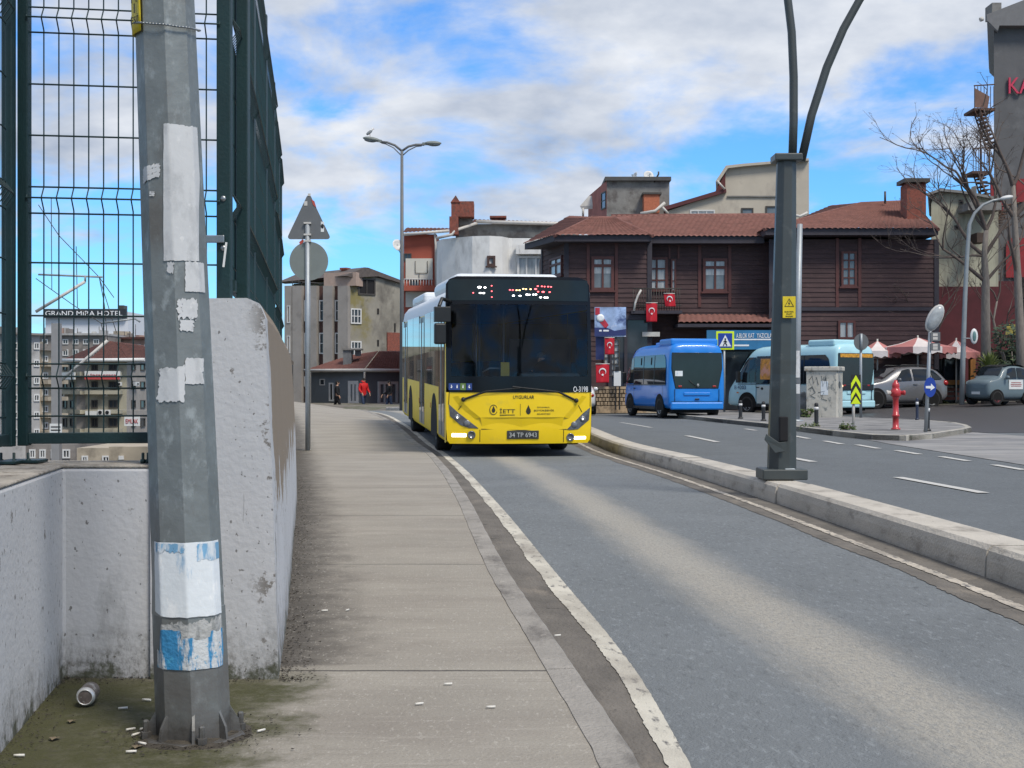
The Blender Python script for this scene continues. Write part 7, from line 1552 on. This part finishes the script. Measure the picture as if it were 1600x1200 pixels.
# pedestrian crossing sign
pc_ = root('pedestrian_sign', (xl(1132, 55), 55, .1), 'blue pedestrian crossing sign with bright yellow-green border above the minibuses', 'road sign'); k_ = 55/FPX; pb_ = pc_.location
mb = MB(); mb.tube([(0, .06, 0), (0, .06, (640-518)*k_)], .045, 8); mb.build('post', m_post, pc_, w=False)
c = P(1133, 532, 55)-pb_; s_ = 14*k_
mb = MB(); mb.bx(c, 2*s_, .03, 2.05*s_); bd2 = mb.build('border_plate', m_fluo, pc_, w=False, bev=.005)
mb = MB(); mb.bx(c+Vector((0, -.02, 0)), 1.56*s_, .02, 1.62*s_); mb.build('blue_panel', m_sblue, bd2, w=False)
mb = MB(); mb.prism([(c.x+a*s_, c.y-.035, c.z+b*s_) for a, b in ((0, .62), (.66, -.66), (-.66, -.66))], (0, .004, 0)); tr_ = mb.build('white_triangle', m_wht, bd2, w=False)
mb = MB()
mb.ball((c.x, c.y-.04, c.z+.16*s_), .10*s_, .004, .10*s_)
for pts in (((0, .08), (-.02, -.2)), ((-.02, -.2), (.2, -.58)), ((-.02, -.2), (-.22, -.58)), ((0, .0), (.18, -.2)), ((0, .0), (-.18, -.16))): mb.tube([(c.x+a*s_, c.y-.04, c.z+b*s_) for a, b in pts], .055*s_, 4)
mb.build('walking_figure', m_blk, bd2, w=False)
# blue shop banner and picture banner
m_ban = mat('blue_banner', (.02, .16, .34), rough=.6, var=.4, sc=.5)
bn = root('shop_banner', P(1158, 545, 58.9), 'long blue banner with white lettering under the little tiled canopy', 'banner'); F_ = Face(1104, 58.9, 1215, 58.9)
mb = MB(); F_.quad(mb, 1104, 516, 1215, 546, 0, .05); mb.build('panel', m_ban, bn)
mb = MB()
for (x0, x1), t_ in (((1150, 1178), 'A.BLOK KAT'), ((1182, 1209), 'YAZICILAR')): text_mesh(t_, F_.u(x1)-F_.u(x0), .20, mb, Matrix.Translation(F_.P(F_.u((x0+x1)/2), F_.z(1160, 524.5), .06)), .01)
mb.build('lettering', m_wht, bn)
mb = MB(); F_.quad(mb, 1146, 529.5, 1215, 531.5, .05, .06); F_.quad(mb, 1146, 538.5, 1170, 541, .05, .06); mb.build('white_band', m_wht, bn)
bb_ = root('picture_banner', P(953, 525, 57.5), 'picture banner in blue, white and red hanging above the flags right of the yellow bus', 'banner'); F_ = Face(928, 57.5, 980, 57.5)
m_pic = mat('printed_picture', (.28, .38, .58), rough=.55, var=.7, sc=1.1, dirt=((.04, .07, .19), .50, .60, .9), dirt2=((.60, .62, .68), .58, .64, 1.4))
mb = MB(); F_.quad(mb, 929, 480, 978, 526, 0, .06); mb.build('panel', m_pic, bb_)
mb = MB(); fpoly(F_, mb, ((929, 512), (948, 512), (960, 517), (978, 514), (978, 524), (929, 526)), -.075); mb.build('navy_field', m_navy, bb_)
m_crim = mat('crimson_print', (.38, .02, .04), rough=.6, var=.3)
mb = MB(); F_.quad(mb, 930, 481, 937, 492, .06, .075); fpoly(F_, mb, ((934, 500), (944, 498), (951, 508), (946, 514)), -.075); mb.build('red_shapes', m_crim, bb_)
mb = MB(); q = F_.P(F_.u(938), F_.z(938, 497), .08); mb.lathe([(.16, 0), (.16, .01), (.07, .012)], 18, q, Matrix.Rotation(R(90), 3, 'X')); mb.build('white_disc', m_wht, bb_)
mb = MB()
for x0, x1 in ((936, 940), (942.5, 951)): F_.quad(mb, x0, 515.5, x1, 518, .075, .085)
mb.build('white_marks', m_wht, bb_)
F2_ = Face(928, 57.7, 950, 57.7); mb = MB(); F2_.quad(mb, 931, 526, 944, 562, -.1, 0); mb.build('navy_lower_panel', m_navy, bb_)
# flags
m_flag = mat('red_flag_cloth', (.46, .008, .022), rough=.8, var=.12, sc=3)
def flag(x0, y0, x1, y1, d, lab, tilt=0):
    c0 = P((x0+x1)/2, y0, d); r0 = root('flag', c0, lab, 'flag', group='red flags on the mansion'); w_ = (x1-x0)*d/FPX; h_ = (y1-y0)*d/FPX
    f_ = lambda u_, v_: Vector(((u_-.5)*w_*(1-.05*v_)+tilt*v_*.1, .05*math.sin(u_*7+v_*2)*(.3+v_), -v_*h_))
    mb = MB(); mb.grid(f_, 14, 14, flip=True); cl = mb.build('cloth', m_flag, r0, w=False, solid=.006)
    mb = MB(); mb.tube([(-w_*.52, 0, .01), (w_*.52, 0, .01)], .018, 6); mb.build('top_rod', m_gut_, r0, w=False)
    mb = MB()
    def on(a, b): p = f_(.5+a, .40+b); return (p.x, p.y-.03, p.z)
    n_ = 18; ro, ri = .27, .20; vs = []
    for i in range(n_+1):
        a = R(-48)+R(276)*i/n_; ak = a+R(0); wd = math.sin(math.pi*i/n_); vs.append(on(ro*math.cos(ak), -ro*w_/h_*math.sin(ak))); r_ = ro-.10*wd-.001; vs.append(on(r_*math.cos(ak), -r_*w_/h_*math.sin(ak)))
    mb.add(vs, [(2*i, 2*i+2, 2*i+3, 2*i+1) for i in range(n_)])
    mb.add([on(q*math.cos(R(90+36*i)), .17-q*w_/h_*math.sin(R(90+36*i))) for i in range(10) for q in [(.12 if i % 2 == 0 else .05)]], [tuple(range(10))]); mb.build('crescent_and_star', m_wht, cl, w=False, solid=.004)
flag(1009.5, 473.5, 1027, 503, 59.4, 'red crescent flag hanging from the middle of the balcony'); flag(1037, 459, 1054, 479, 59.45, 'red crescent flag hanging crookedly at the right end of the balcony', .6)
flag(945, 528, 960, 554, 57.3, 'red crescent flag hanging directly under the picture banner'); flag(931, 569, 952, 598, 56.9, 'lowest red crescent flag just above the tan stone parapet')
# white poster figure stand next to the blue minibus mirror
fb = root('white_stand', P(963, 606, 57), 'narrow white display stand beside the blue minibus mirror', 'stand'); mb = MB(); F_ = Face(958, 57, 972, 57); F_.quad(mb, 959, 580, 970, 603, 0, .05); mb.build('panel', m_plate, fb)
mb = MB(); F_.quad(mb, 961, 573, 967, 580, 0, .08); mb.build('top_panel', m_dark, fb); mb = MB(); F_.quad(mb, 961, 603, 963, 640, 0, .04); F_.quad(mb, 967, 603, 969, 640, 0, .04); mb.build('stand_leg', m_dark, fb)

# parasols of the cafe
m_parr = mat('faded_red_canvas', (.44, .175, .165), rough=.85, var=.12, sc=2); m_parw = mat('white_canvas', (.66, .60, .58), rough=.85, var=.08, sc=2)
def parasol(px, ptop, pedge, r_, d, lab, rot=0):
    c = P(px, ptop, d); r0 = root('parasol', (c.x, c.y, .3), lab, 'parasol', group='red and white cafe parasols'); zt_ = c.z-.3; ze = P(px, pedge, d).z-.3
    rim_ = [Vector((r_*math.cos(R(45*k+rot)), r_*math.sin(R(45*k+rot)), ze)) for k in range(8)]
    mb = MB()
    for k in range(8):
        a, b = rim_[k], rim_[(k+1) % 8]; t_ = Vector((0, 0, zt_)); m1 = a.lerp(t_, .5)-Vector((0, 0, .05)); m2 = b.lerp(t_, .5)-Vector((0, 0, .05)); mb.add([a, b, m2, m1, t_], [(0, 1, 2, 3), (3, 2, 4)], k % 2)
    cn = mb.build('canopy', [m_parr, m_parw], r0, w=False, solid=.012)
    mb = MB()
    for k in range(8):
        a, b = rim_[k], rim_[(k+1) % 8]; dn = Vector((0, 0, -.30)); n_ = 6; vs = [a.lerp(b, i/n_) for i in range(n_+1)]+[a.lerp(b, i/n_)+dn*(.85+.15*math.sin(i*2.1)) for i in range(n_+1)]; mb.add(vs, [(i, i+1, n_+2+i, n_+1+i) for i in range(n_)], k % 2)
    mb.build('valance', [m_parr, m_parw], cn, w=False, solid=.01)
    mb = MB(); mb.tube([(0, 0, 0), (0, 0, zt_+.08)], .035, 8); mb.build('pole', m_gut_, r0, w=False)
    mb = MB(); mb.lathe([(.35, -.1), (.35, .05), (.08, .09)], 12); mb.build('base', m_dark, r0, w=False)
parasol(1371, 532.5, 549, 1.0, 58.8, 'small faded red and white parasol nearest the teal minibus', 10)
parasol(1434, 527, 543, 1.55, 58.5, 'largest red and white parasol above the silver car', 22); parasol(1494, 531, 551, 1.05, 60.5, 'red and white parasol on the right beside the street lamp', 5)
# cafe terrace front
cf = root('cafe_front', P(1440, 640, 61), 'dark glazed cafe front with orange timber frame behind the silver car', 'cafe'); Fc_ = Face(1360, 61.5, 1520, 61.5)
mb = MB(); Fc_.quad(mb, 1360, 552, 1500, 640, -.1, .05); mb.build('glazing', m_gl2, cf)
m_otim = mat('orange_timber', (.30, .13, .03), rough=.6, var=.25, sc=3, st=(1, 1, .2)); m_rtim = mat('red_brown_timber', (.16, .05, .035), rough=.7, var=.25, sc=3)
mb = MB(); Fc_.quad(mb, 1466, 594, 1500, 601, 0, .8); Fc_.quad(mb, 1513, 555, 1521, 600, 0, .3); mb.build('orange_counter', m_otim, cf)
mb = MB()
for y in (606, 613, 620): Fc_.quad(mb, 1455, y, 1500, y+4.5, .3, .4)
mb.build('plank_barrier', m_rtim, cf)
mb = MB()
for x in (1375, 1400, 1428, 1473, 1491): Fc_.quad(mb, x, 552, x+2, 632, .05, .12)
mb.build('window_mullions', m_eave, cf)
# street lamp on the right, with an oval sign
m_lamp2 = mat('pale_lamp_pole', (.26, .28, .29), rough=.5, var=.1, metal=.3)
LDp = 54.0; lb0 = P(1503, 627, LDp); l2 = root('street_lamp', (lb0.x, LDp, .42), 'grey single street lamp with curved arm and white head in front of bare trees', 'lamp post'); b_ = l2.location
mb = MB(); mb.tube([(0, 0, 0)]+photo_pts(((1504.5, 560), (1508, 460), (1511, 400), (1515, 350), (1523, 333), (1536, 320), (1552, 313), (1564, 311)), LDp, b_), [.10, .095, .085, .08, .07, .06, .055, .05, .04], 10); mb.build('pole', m_lamp2, l2, w=False)
c = P(1572.5, 309, LDp)-b_; mb = MB(); mb.ball(c, .27, .14, .09, rot=Matrix.Rotation(R(-12), 3, 'Y')); mb.build('lamp_head', m_pvc, l2, w=False)
ov_ = root('oval_sign', P(1522, 541, 53.8), 'white oval sign held on a bracket right of the grey street lamp', 'sign'); mb = MB(); mb.ball((0, 0, .38), .15, .05, .30); os_ = mb.build('panel', m_plate, ov_, w=False); mb = MB(); mb.ball((-.0, -.035, .38), .08, .03, .20); mb.build('green_mark', mat('grey_green_print', (.10, .20, .20), rough=.6), os_, w=False)
mb = MB(); mb.tube([(-.42, .0, .30), (-.10, 0, .30)], .02, 5); mb.build('bracket', m_post, ov_, w=False)
yb = root('yellow_sign', P(1585, 530, 60), 'dull yellow sign board half hidden by branches at the right edge', 'sign'); F_ = Face(1565, 60, 1600, 60); mb = MB(); F_.quad(mb, 1570, 507, 1594, 523, 0, .08); mb.build('panel', mat('dull_yellow', (.30, .25, .05), rough=.7, var=.4, sc=3), yb); mb = MB(); F_.quad(mb, 1581, 523, 1583, 620, 0, .06); mb.build('post', m_dkfr, yb)

# ---------------------------------------------------------------- trees and plants
m_bark = mat('grey_brown_bark', (.185, .16, .14), rough=.95, var=.3, sc=6, st=(3, 3, .6), bump=.5, bsc=20)
m_twig = mat('twig_bark', (.10, .078, .068), rough=.95, var=.25)
def bare_tree(base, pts, r0_, lab, seed, limbs, depth=4, ln=1.7, droop=.0):
    t_ = root('bare_tree', base, lab, 'tree', group=None); rr = random.Random(seed); tk = MB(); cr_ = MB(); tips = []
    base = Vector(base); tp = [Vector((0, 0, -.2))]+[p-base for p in pts]; n_ = len(tp); tk.tube(tp, [lerp(r0_, r0_*.45, i/(n_-1)) for i in range(n_)], 9)
    def grow(p, d_, L_, r_, lev):
        q = [p]; dd = d_.copy(); k = 4
        for i in range(k):
            dd = (dd+Vector((rr.gauss(0, .16), rr.gauss(0, .16), rr.gauss(.05-droop*.1, .12)))).normalized(); q.append(q[-1]+dd*L_/k)
        cr_.tube(q, [lerp(r_, r_*.5, i/k) for i in range(k+1)], 5 if lev < 2 else 3, cap=False)
        if lev >= depth:
            tips.append(q[-1]); return
        for i in range(rr.choice((2, 3, 3)) if lev < depth-1 else rr.choice((2, 3, 4))):
            a = q[rr.choice((2, 3, 4))]; nd = (dd+Vector((rr.gauss(0, .55), rr.gauss(0, .55), rr.gauss(.12, .4)))).normalized(); grow(a, nd, L_*rr.uniform(.55, .8), max(.006, r_*rr.uniform(.46, .6)), lev+1)
    for (i, d_, L_, rm) in limbs: grow(tp[i], Vector(d_).normalized(), L_, r0_*rm, 1)
    for q in tips:
        if rr.random() < .6:
            for _ in range(4): e = q+Vector((rr.gauss(0, .06), rr.gauss(0, .06), rr.uniform(-.05, .06))); cr_.add([q, q+Vector((.012, 0, .01)), e+Vector((0, .0, .01)), e], [(0, 1, 2, 3)])
    tk.build('trunk', m_bark, t_, w=False); cr_.build('crown', m_twig, t_, w=False); return t_
T1 = 57.5
bare_tree((xl(1541, T1), T1, .3), [P(1540, 500, T1), P(1540, 440, T1), P(1538, 400, T1), P(1541, 360, T1)], .215, 'bare leafless tree with a thick grey trunk right of the street lamp', 11,
          [(2, (-.75, -.2, .55), 2.3, .42), (3, (-.9, .1, .6), 2.6, .42), (3, (.6, -.2, .9), 2.4, .42), (4, (-.55, -.1, 1), 2.7, .44), (4, (-.15, .1, 1.1), 2.6, .42), (4, (.5, .1, 1), 2.4, .38), (2, (.8, .2, .4), 2.0, .36), (3, (-1, -.1, -.02), 2.0, .26), (4, (-.9, .1, .8), 2.1, .3)], 5)
T2 = 56.0
bare_tree((xl(1597, T2), T2, .5), [P(1594, 520, T2), P(1590, 430, T2), P(1585, 340, T2), P(1583, 290, T2)], .20, 'second slender bare tree at the right edge of the picture', 23,
          [(2, (-.6, 0, .8), 2.0, .5), (3, (.5, 0, 1), 2.2, .5), (3, (-.7, .1, .9), 2.0, .5), (4, (-.2, 0, 1), 2.0, .5), (4, (.4, .1, 1), 1.8, .45)], 4)
T3 = 60.5
bare_tree((xl(1462, T3), T3, .3), [P(1462, 560, T3), P(1464, 520, T3), P(1464, 490, T3)], .09, 'small bushy bare tree behind the parasols against the mansion corner', 31,
          [(1, (-.5, 0, 1), 1.5, .5), (2, (.4, 0, 1), 1.6, .5), (2, (-.7, -.1, .8), 1.6, .5), (3, (-.2, 0, 1), 1.5, .5), (3, (.5, 0, .9), 1.5, .45), (2, (-1, 0, .5), 1.5, .4)], 4, droop=.4)
T4 = 59.0
bare_tree((xl(1568, T4), T4, .4), [P(1562, 545, T4), P(1552, 500, T4), P(1558, 470, T4)], .08, 'thin leaning bare sapling between the two bare trees', 37,
          [(1, (.4, 0, 1), 1.6, .55), (2, (-.5, 0, 1), 1.7, .55), (3, (.3, 0, 1), 1.7, .55), (3, (-.6, 0, .8), 1.5, .5)], 4)
# spiky plant
m_yuc = mat('yellow_green_blades', (.13, .16, .04), rough=.7, var=.35, sc=3)
yk = root('spiky_plant', P(1546, 582, 56.5), 'spiky yellow-green yucca plant behind the bonnet of the microcar', 'plant'); rr = random.Random(3)
mb = MB(); mb.tube([(0, 0, -1.2), (0, 0, .15)], .09, 8); mb.build('stem', m_bark, yk, w=False)
mb = MB()
for _ in range(110):
    a = rr.uniform(0, 6.28); e = rr.uniform(-.2, 1.35); L_ = rr.uniform(.6, 1.0); d_ = Vector((math.cos(a)*math.cos(e), math.sin(a)*math.cos(e), math.sin(e))); s_ = Vector((-math.sin(a), math.cos(a), 0))*.032; p = Vector((0, 0, .12)); m_ = p+d_*L_*.6+Vector((0, 0, .02)); q = p+d_*L_+Vector((0, 0, -.12*L_*math.cos(e)))
    mb.add([p-s_*.5, p+s_*.5, m_+s_, m_-s_, q], [(0, 1, 2, 3), (3, 2, 4)])
mb.build('leaf_blades', m_yuc, yk, w=False)
m_leafs = [mat('evergreen_leaf_%s' % n_, c, rough=.7, var=.3, sc=3) for n_, c in (('dark', (.012, .028, .018)), ('mid', (.022, .045, .022)), ('light', (.045, .065, .025)))]
def bush(base, rx_, ry_, rz_, n_, lab, seed, ls=.10, name='shrub', mats=None):
    b = root(name, base, lab, 'shrub'); rr = random.Random(seed); mb = MB(); mats = mats or m_leafs
    cl = [(Vector((rr.uniform(-1, 1)*rx_*.75, rr.uniform(-1, 1)*ry_*.75, rz_*rr.uniform(.25, 1.6))), rr.uniform(.25, .5)) for _ in range(16)]
    for _ in range(n_):
        c, s_ = rr.choice(cl); v = Vector((rr.gauss(0, 1), rr.gauss(0, 1), rr.gauss(0, 1))).normalized()*s_*rr.uniform(.4, 1.1)*max(rx_, rz_)*.8; p = c+v
        if p.z < 0: p.z = rr.uniform(0, .2)
        a = Vector((rr.gauss(0, 1), rr.gauss(0, 1), rr.gauss(0, .6))).normalized(); q = a.orthogonal().normalized(); L_ = ls*rr.uniform(.6, 1.3); mb.add([p-a*L_, p+q*L_*.45, p+a*L_, p-q*L_*.45], [(0, 1, 2, 3)], rr.choice((0, 0, 1, 1, 2)))
    mb.build('foliage', mats, b, w=False)
    mb = MB()
    for k in range(6): a = rr.uniform(0, 6.28); mb.tube([(0, 0, -.2), (math.cos(a)*rx_*.3, math.sin(a)*ry_*.3, rz_*.6), (math.cos(a)*rx_*.6, math.sin(a)*ry_*.6, rz_*1.2)], .03, 4)
    mb.build('stem', m_bark, b, w=False); return b
bush((xl(1590, 58.5), 58.5, .5), 1.2, .8, 1.7, 3600, 'dark evergreen shrub behind the microcar at the right edge', 5, .11)
bush((xl(1560, 59.5), 59.5, .5), .8, .6, 1.2, 1800, 'dark evergreen shrub between yucca and right edge, further back', 6, .10)
m_weed = [mat('weed_leaf_%s' % n_, c, rough=.8, var=.3) for n_, c in (('a', (.05, .085, .02)), ('b', (.08, .10, .03)), ('c', (.035, .06, .018)))]
bush(GX(1262, 652, .12), .22, .15, .16, 260, 'low green weed at the foot of the stone cabinet', 7, .05, 'weed', m_weed)
bush(GX(1324, 671.5, .12), .20, .12, .07, 200, 'small green weed tuft at the foot of the chevron post', 8, .04, 'weed', m_weed)
bush(GX(1270, 671.5, .05), .35, .08, .05, 160, 'thin green weed strip along the island kerb', 9, .035, 'weed', m_weed)
bush(GX(1480, 636, .2), .5, .2, .12, 220, 'green weeds along the plank barrier beside the silver car', 12, .06, 'weed', m_weed)

# ---------------------------------------------------------------- people beyond the crest
m_redj = mat('bright_red_jacket', (.58, .010, .012), rough=.7, var=.12, sc=10); m_jean = mat('blue_jeans', (.03, .05, .10), rough=.9, var=.2, sc=10); m_blkj = mat('black_coat', (.008, .009, .012), rough=.9, var=.3, sc=10); m_hairb = mat('black_hair', (.008, .007, .006), rough=.8)
def stand(px, py, d, rz, *a, **k): p = P(px, py, d); return person((p.x, p.y, p.z), rz, *a, **k)
stand(568, 641.5, 84, R(35), 'person in bright red hooded jacket and jeans walking by the pavement edge', m_redj, m_jean, m_hairb, h=1.92, stride=.24, hood=True, arm_l=.25, arm_r=.2)
stand(526.5, 645, 82, R(100), 'person in black coat half hidden behind the pavement crest', m_blkj, m_blkj, m_hairb, h=1.85, coat_len=.55, arm_l=.05, arm_r=.05)
stand(608.5, 643, 83, R(-60), 'person in black jacket and dark jeans beside the small house window', m_blkj, m_jean, m_hairb, h=1.80, stride=.15, arm_l=.3, arm_r=.15)

# ---------------------------------------------------------------- overhead line gear seen through the fence
m_conc = mat('grey_concrete_mast', (.235, .235, .24), rough=.85, var=.1, sc=2)
py_ = root('overhead_line_mast', P(86, 730, 60), 'square grey concrete mast seen through the fence with a small notice', 'mast'); F_ = Face(78, 60, 96, 60)
mb = MB(); F_.quad(mb, 80, 505, 92.5, 760, -.35, 0); mb.build('shaft', m_conc, py_)
mb = MB(); F_.quad(mb, 78, 662, 97, 681, 0, .04); nt_ = mb.build('notice', m_plate, py_)
mb = MB()
for y in (666, 671, 676): F_.quad(mb, 80, y, 95, y+2, .04, .05)
mb.build('notice_lines', m_dkfr, nt_)
for i, (ax_, ay_, bx2, by2, lab, arms) in enumerate(((56, 487, 133, 440, 'slanting pale steel boom with crossbar and hanging wires high behind the fence', (((60, 429), (160, 433)), ((133, 440), (133, 431)))), (96, 594, 168, 532, 'lower slanting pale steel boom in front of the corner building', (((158, 505), (211, 498)), ((211, 498), (219, 503)))))):
    bo = root('line_boom', P(ax_, ay_, 62), lab, 'boom'); mb = MB(); mb.tube([P(ax_, ay_, 62), P(bx2, by2, 62)], .07, 6); mb.build('boom_tube', m_gut_, bo)
    mb = MB()
    for a in arms: mb.tube([P(x, y, 62) for x, y in a], .045, 5)
    mb.build('cross_tube', m_lamp2, bo)
    mb = MB()
    for a in ((((60, 320), (92, 368), (155, 433), (182, 520)), ((56, 435), (112, 475), (158, 505)), ((80, 310), (81, 452)), ((119, 385), (121, 480)), ((155, 433), (178, 465))) if i == 0 else (((155, 433), (163, 475), (168, 532)), ((158, 505), (166, 540)))):
        mb.tube([P(x, y, 62) for x, y in a], .018, 4, cap=False)
    mb.build('hanging_wires', m_dkfr, bo)
